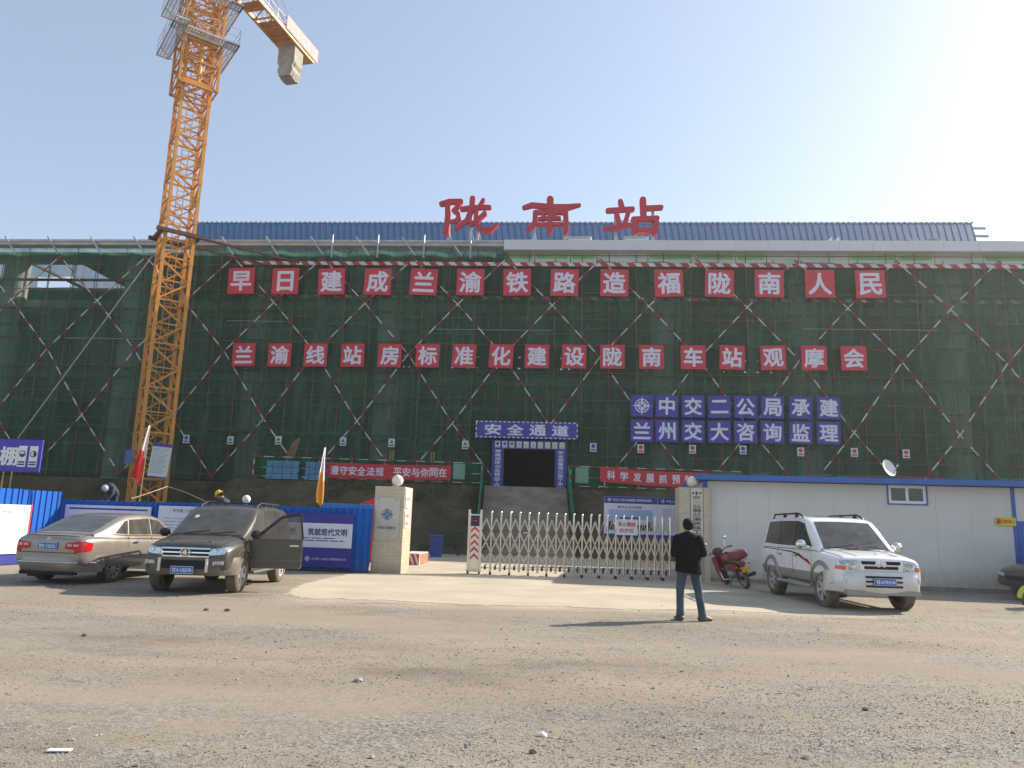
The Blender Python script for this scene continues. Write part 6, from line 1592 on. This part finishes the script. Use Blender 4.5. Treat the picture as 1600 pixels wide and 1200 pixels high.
def make_person(label, loc, rz, J, jacket, trousers, shoes, hat=None, hat_name=None, scale=1.0, vox=.012, coat=None):
    """J: joints in the person's own frame (facing +y); builds body, clothes, hair"""
    o = thing('person', label, 'person', loc, rz); o.scale = (scale,) * 3
    hd, nk, ch, wa, pv = J['head'], J['neck'], J['chest'], J['waist'], J['pelvis']; up = (hd - nk).normalized(); fw = J.get('face', V((0, 1, 0)))
    fw = (fw - up * fw.dot(up)).normalized(); rt = fw.cross(up)
    segs = [(nk - up * .06, hd - up * .06, .062, .060), (ch, nk, .11, .06), (wa, ch, .12, .13), (pv, wa, .13, .12)]
    for s_ in 'lr':
        segs += [(J['sh' + s_], J['el' + s_], .05, .04), (J['el' + s_], J['wr' + s_], .038, .026), (nk - up * .05, J['sh' + s_], .05, .05), (J['hip' + s_], J['kn' + s_], .08, .055), (J['kn' + s_], J['an' + s_], .052, .036), (pv, J['hip' + s_], .10, .09), (J['an' + s_], J['toe' + s_], .035, .03)]
    balls = [(hd + up * .03, (.083, .098, .115)), (hd - up * .055 + fw * .025, (.055, .06, .055)), (hd - up * .01 + fw * .096, (.014, .020, .022)), (hd - up * .07 + fw * .075, (.024, .012, .012)), (hd + rt * .078, (.012, .02, .032)), (hd - rt * .078, (.012, .02, .032)), (hd + up * .022 + fw * .082 + rt * .032, (.014, .012, .01)), (hd + up * .022 + fw * .082 - rt * .032, (.014, .012, .01))]
    body = blob('body', M_SKIN, o, segs, balls, vox=.010, smooth=3)
    hs = [];
    for s_, sg in (('l', -1), ('r', 1)): hs += hand(J['wr' + s_], J['hd' + s_], J['th' + s_], J['pn' + s_])
    hnd = blob('hands', M_SKIN, o, hs, (), vox=.0045, smooth=2)
    hair = [(hd + up * .065 - fw * .012, (.100, .108, .098)), (hd + up * .03 - fw * .045, (.096, .075, .105)), (hd + up * .11 + fw * .03, (.082, .08, .06)), (hd - up * .01 - fw * .055, (.07, .05, .07))]
    blob('hair', M_HAIR, o, [], hair, vox=.010, smooth=2)
    # trousers
    ts = [(pv + V((0, 0, .06)), pv - V((0, 0, .04)), .145, .145)]
    for s_ in 'lr':
        h, kk, a = J['hip' + s_], J['kn' + s_], J['an' + s_]; ts += [(h, kk, .098, .073), (kk, a + (kk - a).normalized() * .02, .070, .064), (pv, h, .12, .115), (a + (kk - a).normalized() * .12, a, .064, .072)]
    blob('trousers', trousers, o, ts, [(pv + V((0, -.04, -.04)) - V((.07, 0, 0)), (.10, .10, .12)), (pv + V((0, -.04, -.04)) + V((.07, 0, 0)), (.10, .10, .12))], vox=vox, smooth=4)
    js = []
    for s_, sg in (('l', -1), ('r', 1)):
        js += [(J['sh' + s_], J['el' + s_], .078, .066), (J['el' + s_], J['wr' + s_], .064, .05), (nk - up * .06, J['sh' + s_], .078, .072)]
    ax = (ch - wa).normalized(); bl = [(ch - ax * .02, (.215, .14, .19)), (ch + ax * .08, (.19, .12, .12)), (wa + ax * .06, (.212, .145, .18)), (wa - ax * .08, (.215, .152, .15)), (pv + ax * .0, (.215, .16, .16)), (nk - up * .02, (.068, .066, .05))]
    T = [];
    js += [(ch, wa, .15, .15)]
    if not coat: js += [(wa, pv, .155, .165), (ch + rt * .09, pv + rt * .10, .115, .12), (ch - rt * .09, pv - rt * .10, .115, .12)]
    else: bl = bl[:3] + bl[5:]
    blob('jacket', jacket, o, js, bl, vox=vox, smooth=4, loft=coat)
    b = MB(); b.lathe([(.066, -.03), (.082, -.025), (.074, .025), (.062, .03)], 20, M.Translation(nk + up * .0) @ up.to_track_quat('Z', 'Y').to_matrix().to_4x4()); b.build('collar', jacket, o, smooth=50)
    for s_ in 'lr':
        a, t = J['an' + s_], J['toe' + s_]; d = (t - a); d.z = 0; d.normalize(); pz = V((a.x, a.y, 0))
        blob('shoe', shoes, o, [(pz + d * -.05 + V((0, 0, .045)), pz + d * .13 + V((0, 0, .034)), .045, .036), (pz + d * -.03 + V((0, 0, .05)), a, .05, .046), (pz + d * .02 + V((0, 0, .03)), pz + d * .175 + V((0, 0, .028)), .042, .030)], (), vox=.008, smooth=2)
    if hat:
        b = MB(); Th = M.Translation(hd + up * .06) @ up.to_track_quat('Z', 'Y').to_matrix().to_4x4()
        b.lathe([(.122, -.01), (.128, .0), (.12, .03), (.105, .075), (.07, .112), (.03, .128), (0, .13)], 24, Th); b.lathe([(.12, -.012), (.145, -.006), (.145, .002), (.12, .006)], 24, Th); b.add([Th @ V(p) for p in ()], [])
        c_ = Th @ V((0, 0, 0)); b.ball(c_ + fw * .12 - up * .004, 1, 14, 6, sc=(.09, .07, .008)); b.build(hat_name or 'helmet', hat, o, smooth=50)
    return o
J = dict(head=V((.01, .035, 1.555)), neck=V((0, -.005, 1.44)), chest=V((-.01, -.01, 1.28)), waist=V((-.01, .0, 1.06)), pelvis=V((-.01, 0, .93)),
    shl=V((-.18, -.01, 1.355)), shr=V((.18, -.01, 1.355)), ell=V((-.245, -.03, 1.11)), elr=V((.255, -.03, 1.12)), wrl=V((-.12, .22, 1.05)), wrr=V((.13, .22, 1.07)),
    hipl=V((-.095, 0, .90)), hipr=V((.085, 0, .90)), knl=V((-.135, .03, .50)), knr=V((.165, .03, .51)), anl=V((-.145, -.02, .09)), anr=V((.225, -.02, .09)), toel=V((-.19, .10, .04)), toer=V((.36, .05, .04)),
    hdl=V((.8, .35, -.25)), hdr=V((-.8, .35, -.2)), thl=V((.1, .2, 1)), thr=V((-.1, .2, 1)), pnl=V((0, -1, 0)), pnr=V((0, -1, 0)), face=V((.1, 1, 0)))
man = make_person('man in black jacket and blue jeans seen from behind, standing before the gate', (3.20, 13.62, 0), R(-6), J, M_JACK, M_JEAN, M_SHOE, scale=1.025, coat=[(0, -.01, 1.36, .15, .10, 0), (0, -.01, 1.28, .205, .135, 0), (0, 0, 1.06, .208, .15, 0), (.0, 0, .93, .218, .165, 0), (.005, 0, .785, .228, .172, -.02)])
# worker in a yellow helmet bending behind the fence
J2 = dict(J); J2.update(head=V((0, .30, 1.50)), neck=V((0, .20, 1.39)), chest=V((0, .12, 1.24)), waist=V((0, .02, 1.06)), pelvis=V((0, -.02, .93)),
    shl=V((-.18, .16, 1.33)), shr=V((.18, .16, 1.33)), ell=V((-.24, .30, 1.12)), elr=V((.24, .30, 1.12)), wrl=V((-.14, .48, 1.02)), wrr=V((.14, .48, 1.02)), hdl=V((.1, .8, -.5)), hdr=V((-.1, .8, -.5)), thl=V((1, .1, .3)), thr=V((-1, .1, .3)), pnl=V((0, -.4, -1)), pnr=V((0, -.4, -1)), anr=V((.12, -.02, .09)), knr=V((.11, .03, .5)), toer=V((.14, .12, .04)), face=V((0, 1, -.4)))
M_NAVYJ = mat('navy_overall', (.022, .03, .055), .8, var=.2); M_HELM = mat('yellow_helmet', (.72, .44, .015), .35, var=.04); M_CAP = mat('pale_cap', (.42, .46, .55), .7, var=.1)
c = at(345, 771, 24.6)
make_person('worker in a yellow helmet and dark jacket bending behind the blue fence', (c.x + .3, 24.6, c.z - 1.56), R(98), J2, M_NAVYJ, M_NAVYJ, M_SHOE, hat=M_HELM, hat_name='helmet')
if c.z - 1.56 > .02:
    mb = MB(); mb.box(-.9, -.5, 0, .9, .5, c.z - 1.565); o = mb.build('timber_stack', MATS['pale_timber']); o.location = (c.x + .2, 24.6, 0); tag(o, 'timber stack under the helmeted worker behind the fence', 'timber stack')
J3 = dict(J2); J3.update(head=V((0, .62, 1.16)), neck=V((0, .50, 1.18)), chest=V((0, .36, 1.20)), waist=V((0, .12, 1.08)), shl=V((-.18, .42, 1.17)), shr=V((.18, .42, 1.17)), ell=V((-.22, .52, .92)), elr=V((.22, .52, .92)), wrl=V((-.12, .62, .72)), wrr=V((.12, .62, .72)), hdl=V((0, .2, -1)), hdr=V((0, .2, -1)), face=V((0, .2, -1)), pnl=V((0, -1, 0)), pnr=V((0, -1, 0)))
c = at(171, 757, 30.0)
make_person('worker in a pale cap stooping by the earth bank left of the crane', (c.x, 30.4, c.z - 1.30), R(180), J3, M_NAVYJ, M_NAVYJ, M_SHOE, hat=M_CAP, hat_name='cap')
mb = MB(); b = mb; b.ball((0, 0, 0), 1, 20, 10, sc=(4.2, 1.6, max(.3, c.z - 1.30))); rs = random.Random(4); mb.v = [V((p.x * rs.uniform(.95, 1.05), p.y, p.z * rs.uniform(.97, 1.0))) for p in mb.v]
o = mb.build('soil_heap', M_SOIL, smooth=60); o.location = (c.x + .3, 30.3, 0); tag(o, 'low earth heap under the stooping worker behind the fence', 'soil heap')

# ================================================================ motorcycles
M_MRED = mat('motorcycle_red', (.22, .007, .011), .28, var=.06, coat=.4, dust=.08); M_MBLK = mat('motor_black', (.02, .02, .02), .5, var=.2, dust=.12); M_PYEL = mat('plate_yellow', (.75, .42, .02), .4, var=.06)
class Bike:
    """x forward, z up, wheels on the ground; leans about the ground line"""
    def __init__(s, name, label, rear, fwd, lean):
        s.o = thing(name, label, 'motorcycle', rear, math.atan2(fwd[1], fwd[0])); s.o.rotation_euler = (lean, 0, math.atan2(fwd[1], fwd[0]))
    def part(s, name, m, fn, parent=None, smooth=40, bevel=0):
        b = MB(); fn(b); return b.build(name, m, parent or s.o, smooth=smooth, bevel=bevel)
    def wheel(s, x, Rr, w_, steer=0, pivot=None):
        T = M.Translation((x, 0, Rr)) @ M.Rotation(steer, 4, 'Z') @ M.Rotation(R(90), 4, 'X'); h = w_ / 2; ri = Rr * .72
        p = s.part('wheel', M_MBLK, lambda b: b.lathe([(0, -h * .8), (.06, -h * .8), (.06, h * .8), (0, h * .8)], 14, T))
        s.part('tyre', M_TYRE, lambda b: b.lathe([(ri, -h * .7), (Rr - .04, -h), (Rr - .008, -h * .5), (Rr, 0), (Rr - .008, h * .5), (Rr - .04, h), (ri, h * .7)], 32, T, closed=True), p)
        def rim(b):
            b.lathe([(ri + .005, -h * .6), (ri + .005, h * .6), (ri - .02, h * .5), (ri - .02, -h * .5)], 28, T, closed=True)
            for i in range(6): a = pi / 3 * i; b.bar(T @ V((cos(a) * .05, sin(a) * .05, 0)), T @ V((cos(a) * ri, sin(a) * ri, 0)), .02)
        s.part('rim', M_GALV, rim, p)
hd_ = V((-.16, .98, 0)).normalized()
c = Bike('motorcycle', 'red motorcycle with red top box and yellow plate leaning beside the gate pillar', (6.58, 21.2, 0), hd_, R(-22))
c.o.scale = (.94, .94, .94)
c.wheel(0, .31, .12); c.wheel(1.28, .31, .10)
c.part('frame', M_MBLK, lambda b: [b.pipe([(1.05, 0, .92), (.95, 0, .68), (.75, 0, .32), (.35, 0, .30), (.0, .0, .31)], .03), b.pipe([(1.0, 0, .80), (.55, 0, .76), (-.25, 0, .76)], .03), b.tube((.35, 0, .3), (.3, 0, .76), .03), b.tube((0, .1, .31), (-.02, .12, .68), .03), b.tube((0, -.1, .31), (-.02, -.12, .68), .03)])
c.part('engine', M_GALV, lambda b: [b.ball((.62, 0, .42), 1, 14, 8, sc=(.17, .15, .14)), b.box(.60, -.08, .45, .80, .08, .68)] + [b.box(.58, -.10, .48 + k * .03, .82, .10, .49 + k * .03) for k in range(6)])
c.part('crash_bar', M_CHR, lambda b: [b.pipe([(.85, 0, .62), (.82, sg * .26, .55), (.72, sg * .28, .32), (.62, 0, .26)], .014) for sg in (-1, 1)])
c.part('fuel_tank', M_MRED, lambda b: b.ball((.72, 0, .86), 1, 18, 10, sc=(.28, .15, .13)), smooth=60)
c.part('seat', M_MBLK, lambda b: b.ball((.18, 0, .82), 1, 18, 8, sc=(.42, .14, .06)), smooth=60)
c.part('side_cover', M_MRED, lambda b: [b.prism([(.0, .55), (.45, .55), (.42, .76), (-.2, .78)], sg * .13 - .015, sg * .13 + .015) for sg in (-1, 1)])
c.part('leg_shield', M_MRED, lambda b: [b.prism([(.86, .98), (1.12, .92), (1.05, .45), (.95, .20), (.72, .22), (.80, .60)], sg * .24 - .03, sg * .24 + .03) for sg in (-1, 1)] + [b.rings([[(.98, -.22, .2), (1.0, .22, .2), (1.04, .22, .24), (1.02, -.22, .24)], [(1.08, -.25, .55), (1.08, .25, .55), (1.12, .25, .55), (1.12, -.25, .55)], [(1.0, -.26, .98), (1.0, .26, .98), (1.04, .26, .98), (1.04, -.26, .98)]])], bevel=.01)
c.part('shield_trim', M_CHR, lambda b: [b.tube((.80, sg * .275, .6), (.98, sg * .275, .25), .012) for sg in (-1, 1)])
c.part('front_fender', M_MRED, lambda b: b.rings([[(1.28 + cos(a) * r_, y, .31 + sin(a) * r_) for r_, y in ((.33, -.08), (.36, 0), (.33, .08), (.325, .075), (.35, 0), (.325, -.075))] for a in [R(20 + 14 * i) for i in range(10)]]))
c.part('fork', M_CHR, lambda b: [b.tube((1.28, y, .31), (1.02, y, 1.0), .022) for y in (-.09, .09)])
c.part('instrument_cowl', M_MBLK, lambda b: b.ball((1.10, 0, 1.06), 1, 14, 8, sc=(.11, .17, .13)), smooth=60)
c.part('headlight', M_LAMP, lambda b: b.ball((1.19, 0, 1.03), 1, 14, 8, sc=(.06, .10, .09)), smooth=60)
hb = c.part('handlebar', M_MBLK, lambda b: [b.pipe([(1.02, -.12, 1.04), (.96, -.24, 1.12), (.82, -.38, 1.12)], .014), b.pipe([(1.02, .12, 1.04), (.96, .24, 1.12), (.82, .38, 1.12)], .014), b.tube((.93, -.28, 1.12), (.80, -.40, 1.12), .022), b.tube((.93, .28, 1.12), (.80, .40, 1.12), .022), b.tube((1.02, -.12, 1.04), (1.02, .12, 1.04), .016)])
for sg in (-1, 1):
    c.part('wing_mirror', M_CHR, lambda b: [b.pipe([(.97, sg * .22, 1.12), (.98, sg * .28, 1.30), (.97, sg * .33, 1.36)], .007, 6), b.ball((.965, sg * .34, 1.42), 1, 14, 8, sc=(.018, .075, .05))], smooth=60)
c.part('rear_fender', M_MBLK, lambda b: b.rings([[(cos(a) * r_, y, .31 + sin(a) * r_) for r_, y in ((.33, -.09), (.36, 0), (.33, .09), (.325, .085), (.35, 0), (.325, -.085))] for a in [R(60 + 13 * i) for i in range(8)]]))
c.part('luggage_rack', M_CHR, lambda b: [b.pipe([(.0, -.13, .84), (-.36, -.13, .90), (-.36, .13, .90), (.0, .13, .84)], .012)])
bx = c.part('top_box', M_MRED, lambda b: b.rings([[(-.02, -.17, .90), (-.38, -.17, .90), (-.38, .17, .90), (-.02, .17, .90)], [(.0, -.21, .98), (-.44, -.21, .98), (-.44, .21, .98), (.0, .21, .98)], [(-.02, -.20, 1.10), (-.42, -.20, 1.10), (-.42, .20, 1.10), (-.02, .20, 1.10)], [(-.08, -.14, 1.16), (-.36, -.14, 1.16), (-.36, .14, 1.16), (-.08, .14, 1.16)]]), bevel=.015)
c.part('box_rim', M_MBLK, lambda b: b.box(-.45, -.215, .965, .01, .215, .99), bx)
c.part('tail_lamp', M_TAIL, lambda b: b.ball((-.33, 0, .76), 1, 12, 8, sc=(.05, .12, .05)), smooth=60)
c.part('tail_bar', M_CHR, lambda b: [b.tube((-.37, -.16, .69), (-.37, .16, .69), .014), b.tube((-.34, -.17, .845), (-.34, .17, .845), .012)])
c.part('indicator', M_AMB, lambda b: [b.ball((-.32, sg * .2, .72), 1, 10, 6, sc=(.04, .035, .03)) for sg in (-1, 1)], smooth=60)
np_ = c.part('number_plate', M_PYEL, lambda b: b.box(-.40, -.12, .54, -.385, .12, .67))
c.part('exhaust', M_MBLK, lambda b: [b.pipe([(.72, -.14, .4), (.5, -.18, .26), (.2, -.18, .28)], .025), b.tube((.2, -.18, .28), (-.42, -.2, .42), .045, .055, 12)])
c.part('stand', M_MBLK, lambda b: b.tube((.55, .1, .28), (.5, .28, .06), .014))
M_LIME = mat('lime_yellow', (.48, .52, .03), .3, var=.08, coat=.4)
c = Bike('scooter', 'lime yellow motor scooter cut off by the right edge before the dark car', (14.35, 18.55, 0), (-.86, .30), R(-10))
c.o.location = (13.45, 18.35, 0); c.o.rotation_euler = (R(-10), 0, math.atan2(-.12, -1))
c.wheel(0, .25, .12); c.wheel(1.22, .25, .10)
c.part('front_fender', M_LIME, lambda b: b.rings([[(1.22 + cos(a) * r_, y, .25 + sin(a) * r_) for r_, y in ((.27, -.08), (.31, 0), (.27, .08), (.265, .075), (.30, 0), (.265, -.075))] for a in [R(-5 + 15 * i) for i in range(10)]]))
c.part('front_cowl', M_LIME, lambda b: b.rings([[(1.02, -.16, .42), (1.12, 0, .42), (1.02, .16, .42), (.98, 0, .42)], [(.98, -.24, .62), (1.14, 0, .60), (.98, .24, .62), (.94, 0, .62)], [(.86, -.20, .90), (1.02, 0, .92), (.86, .20, .90), (.84, 0, .9)], [(.80, -.1, 1.02), (.90, 0, 1.04), (.80, .1, 1.02), (.78, 0, 1.02)]]), bevel=.01)
c.part('fork', M_MBLK, lambda b: [b.tube((1.22, y, .25), (1.0, y, .6), .022) for y in (-.08, .08)])
c.part('floor_board', M_MBLK, lambda b: b.box(.3, -.17, .26, .95, .17, .32))
c.part('body_shell', M_LIME, lambda b: b.ball((.05, 0, .56), 1, 16, 8, sc=(.48, .19, .22)), smooth=60)
c.part('seat', M_MBLK, lambda b: b.ball((.08, 0, .78), 1, 16, 8, sc=(.38, .15, .06)), smooth=60)
c.part('handlebar', M_MBLK, lambda b: [b.tube((.82, -.34, 1.06), (.82, .34, 1.06), .016), b.tube((.84, 0, .9), (.82, 0, 1.06), .03)])
c.part('headlight', M_LAMP, lambda b: b.ball((1.02, 0, .84), 1, 12, 8, sc=(.04, .10, .07)), smooth=60)
for sg in (-1, 1): c.part('wing_mirror', M_MBLK, lambda b: [b.tube((.82, sg * .22, 1.07), (.84, sg * .3, 1.25), .007, n=6), b.ball((.84, sg * .31, 1.29), 1, 12, 6, sc=(.015, .06, .04))], smooth=60)
c.part('stand', M_MBLK, lambda b: b.tube((.3, .1, .26), (.25, .24, .05), .014))
# ================================================================ haze box added to lift the shadows as lens veiling does
hm = bpy.data.materials.new('veiling_haze'); hm.use_nodes = True
t = hm.node_tree; t.nodes.remove(t.nodes['Principled BSDF'])
pv_ = t.nodes.new('ShaderNodeVolumePrincipled'); pv_.inputs['Color'].default_value = (.93, .95, .97, 1); pv_.inputs['Density'].default_value = .0006; pv_.inputs['Anisotropy'].default_value = .5
t.links.new(pv_.outputs[0], t.nodes['Material Output'].inputs['Volume'])
mb = MB(); mb.box(-640, -340, -1.6, 640, 940, 50)
tag(mb.build('haze', hm), 'thin haze added over the whole building site to stand for lens veiling', 'haze', kind='stuff')
S.cycles.volume_bounces = 0
